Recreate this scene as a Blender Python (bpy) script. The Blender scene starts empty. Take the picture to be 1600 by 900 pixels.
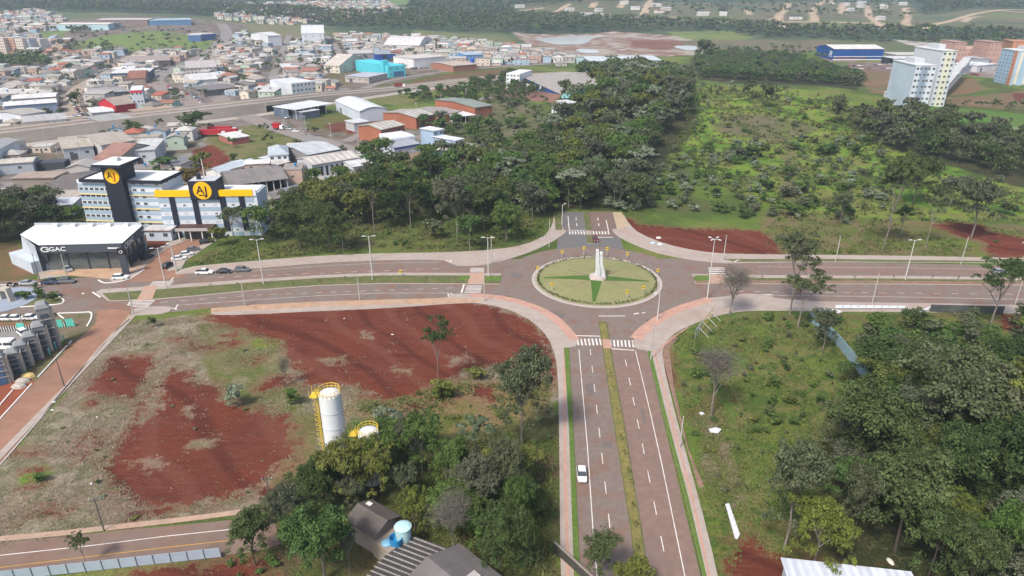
import bpy, math, random
import numpy as np
from mathutils import Vector, Matrix
R = math.radians
random.seed(7); rng = np.random.RandomState(11)
S = bpy.context.scene
COL = S.collection
# ---------------- camera, world, sun, exposure ----------------
PITCH, CAMH, FPX = 24.0, 80.0, 1066.0
cam_d = bpy.data.cameras.new('camera'); cam = bpy.data.objects.new('camera', cam_d); COL.objects.link(cam)
cam.location = (0, 0, CAMH); cam.rotation_euler = (R(90 - PITCH), 0, 0)
cam_d.sensor_width = 36; cam_d.lens = FPX / 1600 * 36; cam_d.clip_start = 1; cam_d.clip_end = 20000
S.camera = cam
HAZE = 0.00019
W = bpy.data.worlds.new('World'); S.world = W; W.use_nodes = True
wn = W.node_tree.nodes; wl = W.node_tree.links
SUN_EL, SUN_AZ = 52.0, 215.0           # compass style azimuth of the sun, from +Y clockwise
sky = wn.new('ShaderNodeTexSky'); sky.sky_type = 'NISHITA'; sky.sun_disc = False
sky.sun_elevation = R(SUN_EL); sky.sun_rotation = R(SUN_AZ); sky.air_density = 1.0; sky.dust_density = 3.0; sky.ozone_density = 1.0
wn['Background'].inputs['Strength'].default_value = 0.12
wl.new(sky.outputs[0], wn['Background'].inputs['Color'])
sl = bpy.data.lights.new('sun', 'SUN'); sun = bpy.data.objects.new('sun', sl); COL.objects.link(sun)
sl.energy = 2.6; sl.angle = R(9); sl.color = (1.0, 0.94, 0.86)
sun.rotation_euler = (R(90 - SUN_EL), 0, R(-SUN_AZ + 180) )
sun.location = (0, 0, 300)
S.view_settings.view_transform = 'Standard'; S.view_settings.look = 'None'
S.view_settings.exposure = 0.72; S.view_settings.gamma = 1.0; S.view_settings.use_curve_mapping = False
S.render.engine = 'CYCLES'
try:
    S.cycles.max_bounces = 6; S.cycles.diffuse_bounces = 2; S.cycles.glossy_bounces = 2
    S.cycles.transparent_max_bounces = 8; S.cycles.volume_bounces = 0; S.cycles.volume_step_rate = 4
except Exception: pass

# ---------------- terrain & projection ----------------
POND = None
def sstep(a, b, x):
    t = np.clip((x - a) / (b - a), 0, 1); return t * t * (3 - 2 * t)
def terr(x, y):
    x = np.asarray(x, float); y = np.asarray(y, float)
    w = y - 760
    far = 0.047 * np.where(w > 0, np.sqrt(w * w + 120.0 ** 2) - 120, 0)
    far = np.minimum(far, 90 + 0.02 * y)
    und = sstep(700, 1300, y) * (7 * np.sin(x / 210.0 + 1.3) * np.sin(y / 260.0 + .4) + 4 * np.sin(x / 97.0 + y / 140.0))
    hill = 15 * np.exp(-(((x - 205) / 120.0) ** 2 + ((y - 470) / 105.0) ** 2)) * sstep(285, 400, y)
    hill2 = 9 * np.exp(-(((x - 60) / 45.0) ** 2 + ((y - 470) / 110.0) ** 2)) * sstep(300, 420, y)
    z = far + und + hill + hill2
    if POND: 
        cx, cy, rx, ry, zc = POND; m = 1 - sstep(.85, 1.35, np.sqrt(((x-cx)/rx)**2 + ((y-cy)/ry)**2)); z = z*(1-m) + zc*m
    return z
SP, CP = math.sin(R(PITCH)), math.cos(R(PITCH))
def ray(px, py):
    u = (px - 800.0) / FPX; v = (450.0 - py) / FPX
    return u, CP + v * SP, -SP + v * CP
def at(px, py, z=0.0):
    """world point where the photo pixel (1600x900) meets the terrain"""
    dx, dy, dz = ray(px, py)
    t0, t = 20.0, 20.0
    def f(t): return CAMH + dz * t - (float(terr(dx * t, dy * t)) + z)
    if dz > -1e-4: dz = -1e-4
    step = 6.0; a = t0
    while t < 6000:
        tn = t + step
        if f(tn) <= 0:
            lo, hi = t, tn
            for _ in range(24):
                m = .5 * (lo + hi)
                if f(m) > 0: lo = m
                else: hi = m
            t = hi; break
        t = tn; step *= 1.02
    return Vector((dx * t, dy * t, CAMH + dz * t))
# the basin of the ponds is level ground: centre, radii and height
_a, _b, _c, _d = at(812, 64), at(1100, 70), at(940, 88), at(940, 49)
POND = (.5*(_a.x+_b.x), .5*(_c.y+_d.y), .5*(_b.x-_a.x), .5*(_d.y-_c.y), float(terr(_c.x, _c.y)) + 1.0)
def hz(Y, ytop):
    """height z of a point at distance Y seen at pixel row ytop"""
    dx, dy, dz = ray(800, ytop); return CAMH + dz / dy * Y
def pxm(Y, z=0):   # pixels (1600 wide) per metre at a place
    return FPX / (Y * CP + (CAMH - z) * SP)
def proj(x, y, z):
    dzc = z - CAMH
    d = y * CP - dzc * SP
    return 800 + FPX * x / d, 450 - FPX * (y * SP + dzc * CP) / d

# ---------------- noise ----------------
def vnoise(x, y, seed=0):
    xi = np.floor(x).astype(np.int64); yi = np.floor(y).astype(np.int64)
    fx = x - xi; fy = y - yi
    fx = fx * fx * (3 - 2 * fx); fy = fy * fy * (3 - 2 * fy)
    def h(a, b):
        n = (a * 374761393 + b * 668265263 + seed * 2246822519) & 0x7fffffff
        n = ((n ^ (n >> 13)) * 1274126177) & 0x7fffffff
        return ((n ^ (n >> 16)) & 0xffff) / 65535.0
    return (h(xi, yi) * (1 - fx) + h(xi + 1, yi) * fx) * (1 - fy) + (h(xi, yi + 1) * (1 - fx) + h(xi + 1, yi + 1) * fx) * fy
def fbm(x, y, s, seed=0, o=4):
    r = 0; a = .5; tot = 0
    for i in range(o):
        r = r + a * vnoise(x / s + i * 17.3, y / s - i * 9.1, seed + i); tot += a; a *= .55; s *= .47
    return r / tot
def srgb(r, g, b):
    f = lambda c: (c / 255 / 12.92) if c / 255 <= .04045 else ((c / 255 + .055) / 1.055) ** 2.4
    return (f(r), f(g), f(b))

# ---------------- tagging & mesh building ----------------
def setp(o, label=None, cat=None, group=None, kind=None):
    if label: o['label'] = label
    if cat: o['category'] = cat
    if group: o['group'] = group
    if kind: o['kind'] = kind
    return o
def empty(name, loc, rz=0, **k):
    o = bpy.data.objects.new(name, None); COL.objects.link(o); o.location = loc; o.rotation_euler = (0, 0, rz)
    o.empty_display_size = .3
    return setp(o, **k)
class MB:
    """collects faces with material slots"""
    def __init__(s): s.v = []; s.f = []; s.m = []; s.mats = []; s.M = Matrix.Identity(4); s.smooth = False
    def mi(s, m):
        if m not in s.mats: s.mats.append(m)
        return s.mats.index(m)
    def add(s, vs, fs, m):
        b = len(s.v); i = s.mi(m); M = s.M
        for v in vs:
            w = M @ Vector(v); s.v.append((w.x, w.y, w.z))
        for f in fs: s.f.append(tuple(b + k for k in f)); s.m.append(i)
        return s
    def box(s, x0, x1, y0, y1, z0, z1, m):
        return s.add([(x0,y0,z0),(x1,y0,z0),(x1,y1,z0),(x0,y1,z0),(x0,y0,z1),(x1,y0,z1),(x1,y1,z1),(x0,y1,z1)],
              [(0,3,2,1),(4,5,6,7),(0,1,5,4),(1,2,6,5),(2,3,7,6),(3,0,4,7)], m)
    def tube(s, p, q, r0, r1, m, n=8, cap=True):
        p = Vector(p); q = Vector(q); d = (q - p)
        if d.length < 1e-6: return s
        d.normalize(); a = d.orthogonal().normalized(); b = d.cross(a)
        vs = []
        for c, r in ((p, r0), (q, r1)):
            for k in range(n):
                t = 2 * math.pi * k / n; w = c + a * (r * math.cos(t)) + b * (r * math.sin(t)); vs.append(tuple(w))
        fs = [(k, (k + 1) % n, n + (k + 1) % n, n + k) for k in range(n)]
        if cap: fs += [tuple(range(n - 1, -1, -1)), tuple(range(n, 2 * n))]
        return s.add(vs, fs, m)
    def prism(s, pts, z0, z1, m, mside=None):
        n = len(pts)
        if sum(pts[i][0]*pts[(i+1)%n][1]-pts[(i+1)%n][0]*pts[i][1] for i in range(n)) < 0: pts = pts[::-1]
        vs = [(p[0], p[1], z0) for p in pts] + [(p[0], p[1], z1) for p in pts]
        s.add(vs, [tuple(range(n, 2 * n))], m)
        s.add(vs, [(i, (i+1)%n, n+(i+1)%n, n+i) for i in range(n)], mside or m)
        return s
    def lathe(s, prof, m, n=24, c=(0, 0)):
        vs = []
        for r, z in prof:
            for k in range(n):
                t = 2*math.pi*k/n; vs.append((c[0]+r*math.cos(t), c[1]+r*math.sin(t), z))
        fs = []
        for j in range(len(prof)-1):
            for k in range(n): fs.append((j*n+k, j*n+(k+1)%n, (j+1)*n+(k+1)%n, (j+1)*n+k))
        return s.add(vs, fs, m)
    def mesh(s, name):
        me = bpy.data.meshes.new(name); me.from_pydata(s.v, [], s.f)
        for m in s.mats: me.materials.append(m)
        me.polygons.foreach_set('material_index', s.m)
        if s.smooth: me.polygons.foreach_set('use_smooth', [True]*len(s.f))
        me.update(); return me
    def build(s, name, parent=None, loc=None, **k):
        o = bpy.data.objects.new(name, s.mesh(name)); COL.objects.link(o)
        if parent: o.parent = parent
        if loc is not None: o.location = loc
        return setp(o, **k)
def npmesh(name, V, F, mats, nper, smooth=False):
    """fast mesh from numpy arrays: V (n,3), F (m,nper)"""
    me = bpy.data.meshes.new(name); m = len(F)
    me.vertices.add(len(V)); me.vertices.foreach_set('co', np.asarray(V, np.float32).ravel())
    me.loops.add(m * nper); me.loops.foreach_set('vertex_index', np.asarray(F, np.int32).ravel())
    me.polygons.add(m); me.polygons.foreach_set('loop_start', np.arange(0, m * nper, nper, dtype=np.int32))
    me.polygons.foreach_set('loop_total', np.full(m, nper, np.int32))
    for a in mats: me.materials.append(a)
    if smooth: me.polygons.foreach_set('use_smooth', np.ones(m, bool))
    me.update(calc_edges=True); return me
def copy_tree(o, parent=None):
    c = o.copy(); COL.objects.link(c)
    if parent: c.parent = parent
    for ch in KIDS.get(o.name, ()): copy_tree(ch, c)
    return c
KIDS = {}
def reg(o):      # remember the children of a prototype
    KIDS[o.name] = list(o.children)
    for c in o.children: reg(c)
    return o

# ---------------- materials ----------------
_mc = {}
def mat(name, col, rough=.8, var=.12, scale=3.0, metal=0.0, spec=.3, bump=0.0, bscale=20.0, coord='Object', stain=0.0, stcol=(.12,.07,.045), rand=0.0, mapscale=None):
    if name in _mc: return _mc[name]
    m = bpy.data.materials.new(name); m.use_nodes = True; nt = m.node_tree; N = nt.nodes; L = nt.links
    b = N['Principled BSDF']; b.inputs['Roughness'].default_value = rough; b.inputs['Metallic'].default_value = metal
    b.inputs['Specular IOR Level'].default_value = spec
    tc = N.new('ShaderNodeTexCoord'); src = tc.outputs[coord]
    if mapscale:
        mp = N.new('ShaderNodeMapping'); mp.inputs['Scale'].default_value = mapscale; L.new(src, mp.inputs[0]); src = mp.outputs[0]
    n1 = N.new('ShaderNodeTexNoise'); n1.inputs['Scale'].default_value = scale; n1.inputs['Detail'].default_value = 6; n1.inputs['Roughness'].default_value = .65
    L.new(src, n1.inputs['Vector'])
    rp = N.new('ShaderNodeMapRange'); rp.inputs[1].default_value = .28; rp.inputs[2].default_value = .72
    rp.inputs[3].default_value = 1 - var; rp.inputs[4].default_value = 1 + var
    L.new(n1.outputs['Fac'], rp.inputs[0])
    mx = N.new('ShaderNodeVectorMath'); mx.operation = 'SCALE'; mx.inputs[0].default_value = col[:3]; L.new(rp.outputs[0], mx.inputs['Scale'])
    out = mx.outputs[0]
    if rand:
        oi = N.new('ShaderNodeObjectInfo'); hs = N.new('ShaderNodeHueSaturation')
        r1 = N.new('ShaderNodeMapRange'); r1.inputs[3].default_value = 1 - rand; r1.inputs[4].default_value = 1 + rand
        L.new(oi.outputs['Random'], r1.inputs[0]); L.new(r1.outputs[0], hs.inputs['Value']); L.new(out, hs.inputs['Color']); out = hs.outputs[0]
    if stain:
        n2 = N.new('ShaderNodeTexNoise'); n2.inputs['Scale'].default_value = scale * .23; n2.inputs['Detail'].default_value = 5; L.new(src, n2.inputs['Vector'])
        r2 = N.new('ShaderNodeMapRange'); r2.inputs[1].default_value = .48; r2.inputs[2].default_value = .72; r2.inputs[3].default_value = 0; r2.inputs[4].default_value = stain
        L.new(n2.outputs['Fac'], r2.inputs[0]); mm = N.new('ShaderNodeMix'); mm.data_type = 'RGBA'
        L.new(r2.outputs[0], mm.inputs['Factor']); L.new(out, mm.inputs['A']); mm.inputs['B'].default_value = (*stcol, 1); out = mm.outputs['Result']
    L.new(out, b.inputs['Base Color'])
    if bump:
        n3 = N.new('ShaderNodeTexNoise'); n3.inputs['Scale'].default_value = bscale; n3.inputs['Detail'].default_value = 4; L.new(src, n3.inputs['Vector'])
        bp = N.new('ShaderNodeBump'); bp.inputs['Strength'].default_value = bump; bp.inputs['Distance'].default_value = .2
        L.new(n3.outputs['Fac'], bp.inputs['Height']); L.new(bp.outputs[0], b.inputs['Normal'])
    _mc[name] = m; return m
def matc(rgb, rough=.75, var=.1, scale=.6, metal=0.0, **k):
    key = 'paint_%02x%02x%02x_%d%s' % (*[int(c) for c in rgb], int(rough * 10), ''.join(sorted(k)))
    return mat(key, srgb(*rgb), rough, var, scale, metal, **k)

# ---------------- polygons ----------------
def P(*pts): return [tuple(at(x, y)[:2]) for x, y in pts]
def smooth(pts, it=2, closed=True):
    for _ in range(it):
        out = []; n = len(pts)
        if not closed: out.append(pts[0])
        for i in range(n if closed else n - 1):
            a, b = pts[i], pts[(i + 1) % n]
            out += [(.75*a[0]+.25*b[0], .75*a[1]+.25*b[1]), (.25*a[0]+.75*b[0], .25*a[1]+.75*b[1])]
        if not closed: out.append(pts[-1])
        pts = out
    return pts
def strip(pl, w0, w1=None, ext=0):
    """band around a centre line; pl list of (x,y), widths left/right"""
    w1 = w0 if w1 is None else w1; L_, R_ = [], []
    for i, p in enumerate(pl):
        a = pl[max(i-1, 0)]; b = pl[min(i+1, len(pl)-1)]
        d = Vector((b[0]-a[0], b[1]-a[1])).normalized(); n = Vector((-d.y, d.x))
        L_.append((p[0]+n.x*w0, p[1]+n.y*w0)); R_.append((p[0]-n.x*w1, p[1]-n.y*w1))
    return L_, R_
def sdist(X, Y, poly):
    """signed distance, >0 inside"""
    d2 = np.full(X.shape, 1e18); ins = np.zeros(X.shape, bool); n = len(poly)
    for i in range(n):
        x0, y0 = poly[i]; x1, y1 = poly[(i+1) % n]; ex, ey = x1-x0, y1-y0; l = ex*ex+ey*ey+1e-12
        t = np.clip(((X-x0)*ex+(Y-y0)*ey)/l, 0, 1)
        d2 = np.minimum(d2, (X-x0-t*ex)**2+(Y-y0-t*ey)**2)
        c = ((y0 > Y) != (y1 > Y)) & (X < (x1-x0)*(Y-y0)/((y1-y0) if abs(y1-y0) > 1e-12 else 1e-12)+x0)
        ins ^= c
    return np.where(ins, 1, -1)*np.sqrt(d2)
def inside(x, y, poly):
    c = False; n = len(poly); j = n-1
    for i in range(n):
        xi, yi = poly[i]; xj, yj = poly[j]
        if (yi > y) != (yj > y) and x < (xj-xi)*(y-yi)/(yj-yi)+xi: c = not c
        j = i
    return c
# ---------------- ground sheet ----------------
def A(r, g, b, k=1.5): return tuple(c / k for c in srgb(r, g, b))
NX, = (760,)
uu = np.linspace(-1, 1, NX); uu = 1.35 * (0.62 * uu + 0.38 * uu ** 3)
ys = [12.0]
while ys[-1] < 6800: ys.append(ys[-1] + .0046 * (ys[-1] + 25))
ys = np.array(ys); NY = len(ys)
GX = (ys[:, None] + 60) * uu[None, :]; GY = np.repeat(ys[:, None], NX, 1); GZ = terr(GX, GY)
X_, Y_ = GX.ravel(), GY.ravel()
gc = np.zeros((X_.size, 3)); veg = np.ones(X_.size); dirt = np.full(X_.size, -1.0)
nA = fbm(X_, Y_, 26, 1, 5); nB = fbm(X_, Y_, 6, 5, 3); nC = fbm(X_, Y_, 90, 9, 4)
def ramp(t, cols):
    t = np.clip((t - .28) / .44, 0, .9999) * (len(cols) - 1); i = t.astype(int); f = (t - i)[:, None]; c = np.array(cols)
    f = f * f * (3 - 2 * f)
    return c[i] * (1 - f) + c[np.minimum(i + 1, len(cols) - 1)] * f
GREEN = [A(98,106,62), A(88,112,52), A(110,132,58), A(130,136,74)]
FIELD = [A(78,104,46), A(104,142,50), A(128,156,60), A(136,138,76), A(102,124,56)]
SCRUB = [A(84,88,66), A(100,104,74), A(124,118,88), A(92,106,62)]
DRY = [A(158,138,120), A(146,132,110), A(168,156,134), A(126,122,92), A(152,142,116)]
WOOD = [A(52,60,38), A(66,72,44), A(78,78,52)]
URB = [A(128,118,112), A(150,142,136), A(134,112,98), A(112,112,92), A(160,154,148)]
REDD = [A(116,58,46), A(132,70,54), A(106,54,44)]
FORF = [A(60,82,66), A(72,94,72), A(86,104,78)]
gc[:] = ramp(nA, GREEN)
far = Y_ > 900
gc[far] = ramp(nC[far], [A(84,100,72), A(104,118,82), A(122,124,96)])
def paint(px, cols, scale=0, amp=3.0, v=1.0, soft=1.2, poly=None, op=1.0):
    pl = poly or P(*px); a = np.array(pl); m = 12 + amp
    idx = np.where((X_ > a[:,0].min()-m) & (X_ < a[:,0].max()+m) & (Y_ > a[:,1].min()-m) & (Y_ < a[:,1].max()+m))[0]
    if not len(idx): return
    x, y = X_[idx], Y_[idx]; d = sdist(x, y, pl) + (fbm(x, y, max(amp*2.2, 1.5), 31, 4) - .5) * amp * 2.4
    w = sstep(-soft, soft, d)[:, None] * op
    n = nA[idx] if scale == 0 else fbm(x, y, scale, 43, 4)
    c = ramp(n, cols); gc[idx] = gc[idx] * (1 - w) + c * w
    veg[idx] = veg[idx] * (1 - w[:, 0]) + v * w[:, 0]
DIRTP = []
def pdirt(*px, poly=None, neg=False):
    pl = poly or P(*px); a = np.array(pl); m = 8
    if not neg: DIRTP.append(pl)
    idx = np.where((X_ > a[:,0].min()-m) & (X_ < a[:,0].max()+m) & (Y_ > a[:,1].min()-m) & (Y_ < a[:,1].max()+m))[0]
    d = np.clip(sdist(X_[idx], Y_[idx], pl) / 4.0, -1, 1)
    dirt[idx] = np.minimum(dirt[idx], -d) if neg else np.maximum(dirt[idx], d)
def path_px(pts): return [tuple(at(x, y)[:2]) for x, y in pts]
def lane(pts, w, cols, amp=.5, v=0, soft=.8, sm=2):
    pl = smooth(path_px(pts), sm, False); l, r = strip(pl, w / 2); paint(None, cols, 8, amp, v, soft, poly=l + r[::-1])

# --- far country
paint([(-300,-5),(2000,-5),(2000,20),(-300,20)], FORF, 60, 20, 1, 10)
paint([(-300,14),(0,16),(120,20),(300,24),(420,30),(560,48),(800,55),(800,12),(640,4),(560,2),(300,0),(-300,0)], FORF, 60, 20, 1, 10)
paint([(0,-2),(590,-2),(590,8),(655,8),(665,-2)], [A(120,150,92), A(132,158,96)], 90, 5, .6, 6) if 0 else None
paint([(588,-1),(655,-1),(655,6),(590,9)], [A(120,150,92), A(132,158,96)], 90, 5, .4, 6)
paint([(455,3),(600,3),(620,14),(560,22),(470,20)], [A(150,140,124), A(128,128,104)], 40, 12, .5, 8)
paint([(560,12),(640,10),(620,22),(560,24)], [A(150,140,110), A(128,128,90)], 40, 12, .5, 8)
paint([(640,0),(1000,-2),(1000,48),(800,52),(640,55)], FORF, 60, 20, 1, 8)
paint([(790,8),(1000,2),(1000,28),(850,30)], [A(122,120,96), A(104,116,84), A(140,118,104)], 60, 18, .7, 8)
paint([(1000,0),(1600,0),(1700,42),(1250,42),(1000,32)], [A(104,118,92), A(120,126,92), A(132,124,104), A(96,112,84)], 90, 18, .8, 8)
paint([(1420,-2),(1700,-2),(1700,8),(1520,14),(1440,26),(1425,10)], FORF, 60, 12, 1, 8)
paint([(1455,44),(1560,44),(1575,50),(1470,52)], [A(140,150,106)], 60, 6, .5, 5)
paint([(1270,36),(1400,36),(1400,46),(1270,46)], [A(120,132,84), A(134,128,98)], 60, 6, .6, 5)
paint([(800,28),(1000,30),(1250,42),(1600,48),(1700,60),(1420,66),(1250,60),(1100,46),(900,52),(800,52)], FORF, 50, 10, 1, 5)
for p in ([(1300,-1),(1268,14),(1272,33)], [(1320,4),(1312,16),(1320,22)], [(1232,5),(1212,30),(1222,44)], [(1355,8),(1362,30),(1378,45)],
          [(1415,12),(1420,28),(1412,38),(1428,41)], [(1018,0),(1005,26)], [(980,0),(968,12)], [(890,6),(850,28),(842,32)], [(800,18),(850,12)], [(930,3),(925,12)],
          [(1165,15),(1172,23)], [(1060,27),(1005,28),(930,22)], [(1200,31),(1212,29)], [(1440,45),(1455,40),(1500,26),(1560,16),(1640,10)], [(1505,34),(1520,24),(1640,31)],
          [(1560,16),(1620,22)], [(1220,34),(1360,36),(1400,38)]):
    lane(p, 15 if p[0][1] < 6 else 12, [A(214,194,166), A(204,176,146)], .8)
paint([(1545,20),(1640,24),(1640,30),(1530,26)], [A(128,134,92)], 60, 6, .6, 5)
# --- pond surrounds, quarry
paint([(800,50),(960,48),(1075,56),(1110,74),(1100,86),(1040,88),(900,88),(845,76)], [A(190,180,166), A(168,150,134), A(150,112,96), A(196,188,176)], 24, 6, .1, 3)
paint([(800,70),(850,72),(900,88),(870,92),(800,90)], [A(120,130,86), A(132,130,96)], 30, 5, .8, 3)
paint([(985,62),(1060,64),(1085,70),(1040,78),(990,74)], [A(136,92,80), A(150,112,96)], 24, 5, .2, 2)
paint([(1042,50),(1140,48),(1182,60),(1120,66),(1068,60)], [A(118,138,82), A(134,148,86), A(112,126,84)], 40, 4, .6, 3)
paint([(1060,64),(1190,62),(1300,62),(1290,78),(1180,84),(1090,80)], [A(122,120,92), A(136,124,100), A(106,112,84)], 50, 8, .8, 4)
# --- urban
paint([(-500,20),(60,18),(100,32),(290,27),(420,42),(480,54),(800,66),(905,92),(860,100),(720,108),(560,140),(420,158),(200,192),(-500,262)], URB, 16, 6, .15, 2)
paint([(-500,262),(200,200),(430,172),(480,190),(600,200),(700,160),(792,165),(792,235),(640,262),(560,300),(430,310),(130,330),(-500,420)], URB, 18, 5, .2, 2)
for q in ([(95,72),(160,56),(240,48),(300,55),(336,64),(322,80),(210,84),(112,76)], [(65,50),(105,46),(100,60),(60,62)]):
    paint(q, [A(118,142,78), A(130,150,82), A(120,130,84)], 40, 5, .5, 3)
paint([(380,36),(470,40),(520,52),(440,60),(390,55)], [A(128,134,92), A(140,134,104)], 40, 6, .7, 3)
paint([(-60,175),(22,173),(26,185),(-60,188)], [A(110,130,60)], 20, 2, .8, 1)
paint([(640,46),(800,60),(800,76),(700,70)], [A(112,126,86), A(128,134,92)], 30, 6, .8, 3)
paint([(500,112),(560,100),(600,104),(660,118),(612,126),(560,132),(520,128)], [A(116,112,80), A(134,120,98), A(104,108,70)], 14, 4, .8, 1)
paint([(640,128),(700,116),(800,106),(845,110),(790,120),(700,124),(560,150),(560,142)], [A(136,102,78), A(122,98,72), A(120,112,78)], 12, 2, .5, 1)
paint([(580,150),(620,148),(660,158),(620,164),(580,160)], [A(120,128,72), A(132,130,84)], 12, 3, .8, 1)
paint([(325,205),(400,195),(470,205),(460,230),(420,255),(360,262),(320,235)], [A(120,126,74), A(134,128,88), A(96,112,56)], 12, 3, 1, 1)
paint([(300,235),(330,225),(365,250),(340,272),(310,265)], REDD, 14, 3, .2, 1)
paint([(500,182),(640,172),(612,188),(545,208),(470,198)], [A(120,112,72), A(104,112,58)], 12, 2, .6, .8)
paint([(505,196),(600,176),(640,178),(608,192),(560,200),(520,208)], [A(112,66,56), A(122,76,64)], 12, 1, .2, .8)
paint([(630,118),(720,108),(745,130),(680,146),(640,140)], [A(160,110,92), A(176,140,124)], 10, 4, .1, 1) if 0 else None
paint([(640,136),(700,126),(725,130),(700,140),(650,144)], [A(168,116,98), A(176,140,124)], 8, 2, .1, 1)
paint([(640,262),(590,235),(560,225),(600,215),(680,240),(700,262)], [A(168,140,118), A(150,126,108)], 10, 2, .1, 1)
paint([(790,136),(880,142),(872,160),(830,158),(780,150)], [A(150,112,98), A(164,126,110)], 10, 2, .1, 1)
# --- brush between the depots and the wood
paint([(700,170),(760,150),(800,150),(880,200),(870,230),(800,290),(740,290),(700,250)], [A(112,108,82), A(92,104,60), A(128,122,94), A(84,96,56)], 14, 5, 1, 2)
# --- the green slope at right
paint([(1080,130),(1180,135),(1350,165),(1360,230),(1600,250),(1700,345),(1480,345),(1230,345),(1160,300),(1040,240),(1060,180)], FIELD, 15, 5, 1, 3)
paint([(1120,180),(1200,178),(1280,205),(1220,225),(1130,205)], [A(124,116,92), A(108,112,76)], 12, 5, .9, 2)
paint([(1110,132),(1200,135),(1190,152),(1110,150)], [A(136,140,66), A(112,128,56)], 12, 3, .9, 2)
paint([(1230,180),(1250,250),(1240,340),(1225,330),(1225,240)], [A(132,118,92), A(108,124,60)], 12, 3, .9, 2)
paint([(1395,160),(1640,182),(1640,232),(1560,218),(1480,200),(1400,185)], [A(84,124,56), A(96,136,60), A(104,132,66)], 30, 2, .3, 2)
paint([(1545,196),(1640,202),(1640,206),(1545,200)], [A(150,148,112)], 30, 1, .4, 1.5)
paint([(1340,110),(1440,108),(1420,150),(1600,140),(1700,150),(1700,172),(1500,165),(1360,145)], [A(122,124,80), A(134,120,90), A(140,108,84), A(150,128,100)], 16, 4, .6, 2)
paint([(1440,128),(1520,122),(1540,140),(1480,150)], [A(150,112,84), A(134,120,88)], 10, 3, .3, 1.5)
paint([(1578,145),(1660,150),(1660,160),(1590,160)], [A(120,70,58)], 10, 2, .2, 1)
paint([(1330,98),(1400,100),(1400,112),(1310,110)], [A(150,134,126), A(140,110,100)], 10, 2, .1, 1.5)
paint([(1280,84),(1420,86),(1500,90),(1600,84),(1700,100),(1600,128),(1530,120),(1400,100),(1290,96)], [A(160,150,142), A(142,122,108), A(178,172,166)], 12, 3, .1, 1.5)
paint([(1395,62),(1450,66),(1470,76),(1420,70)], [A(214,206,196)], 12, 2, .1, 1.5)
paint([(1360,86),(1400,80),(1400,96),(1330,98)], [A(128,136,72), A(120,124,80)], 12, 2, .6, 1.5)
# --- wood floors
paint([(900,110),(1080,110),(1090,190),(1000,300),(960,330),(880,330),(700,330),(440,372),(430,320),(620,285),(760,250),(860,190)], WOOD, 12, 4, 1, 2)
paint([(1080,90),(1220,88),(1350,120),(1340,142),(1200,132),(1090,125)], WOOD, 12, 4, 1, 2)
paint([(1330,175),(1480,190),(1600,210),(1700,250),(1700,320),(1560,285),(1440,245),(1330,215)], WOOD, 12, 4, 1, 2)
paint([(-200,310),(130,315),(130,360),(30,375),(-200,430)], WOOD, 12, 3, 1, 2)
paint([(280,410),(430,350),(560,352),(700,350),(860,335),(862,350),(800,388),(700,392),(560,392),(400,405)], [A(96,112,54), A(84,104,50), A(118,126,66), A(104,100,64)], 9, 3, 1, 1)
# east verge
paint([(1190,330),(1300,335),(1450,345),(1700,360),(1700,404),(1200,400),(1180,370)], [A(122,120,76), A(104,120,54), A(134,118,88), A(116,128,60)], 9, 3, 1, 1)
# south-east grass and wood
paint([(1040,520),(1180,480),(1700,490),(1700,1000),(1140,1000),(1080,700)], [A(94,120,50), A(116,130,60), A(84,110,48), A(130,128,76), A(100,126,54), A(118,112,68)], 9, 3, 1, 1)
paint([(1330,560),(1700,560),(1700,1000),(1300,1000),(1290,700)], WOOD, 9, 4, 1, 2)
paint([(1080,650),(1120,640),(1160,760),(1140,800),(1100,760)], [A(134,126,96), A(104,116,60), A(146,130,106)], 5, 3, 1, 1)
# dry lot
paint([(185,505),(330,490),(850,470),(868,560),(872,700),(700,690),(560,640),(500,700),(430,760),(420,800),(200,822),(0,860),(-150,880),(-150,850),(0,735),(60,660)], DRY, 5, 2, .9, .8)
paint([(300,500),(430,500),(440,560),(470,640),(420,660),(340,600)], [A(134,128,90), A(112,120,64), A(148,140,108)], 5, 3, 1, 1)
paint([(560,620),(700,590),(850,600),(872,700),(700,720),(600,660),(540,640)], [A(130,122,72), A(150,128,92), A(104,116,52)], 5, 3, 1, 1)
paint([(430,660),(500,650),(510,720),(430,780),(420,760)], [A(140,128,84), A(120,116,72)], 5, 3, 1, 1)
paint([(400,770),(560,700),(880,650),(880,860),(900,1000),(200,1000),(230,885),(400,860)], [A(84,86,52), A(92,100,52), A(104,92,66)], 7, 3, 1, 1)
paint([(590,830),(650,850),(600,900),(560,920),(540,880)], [A(118,108,72), A(104,108,62)], 7, 2, 1, 1)
paint([(40,740),(70,722),(92,738),(60,752),(36,756)], [A(110,148,52), A(120,150,60)], 3, 2, 1, .6)
paint([(395,525),(440,530),(435,546),(400,545)], [A(124,140,56)], 3, 2, 1, .6)
# condominium yard at left
paint([(-200,490),(150,490),(200,470),(190,490),(-60,740),(-200,760)], [A(140,124,104), A(120,118,84), A(156,112,88)], 6, 1, .5, .6)
paint([(-200,640),(40,590),(60,600),(-30,680),(-200,740)], [A(176,104,78), A(160,92,70)], 6, 1, .1, .6)
paint([(-200,520),(60,515),(70,540),(30,585),(-200,590)], [A(126,120,116), A(134,128,124)], 6, .3, 0, .3)
# dealership ground
paint([(-200,375),(30,380),(60,430),(0,445),(-200,450)], [A(128,98,74), A(116,106,70), A(140,104,80)], 6, 1.5, .5, .6)
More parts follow.
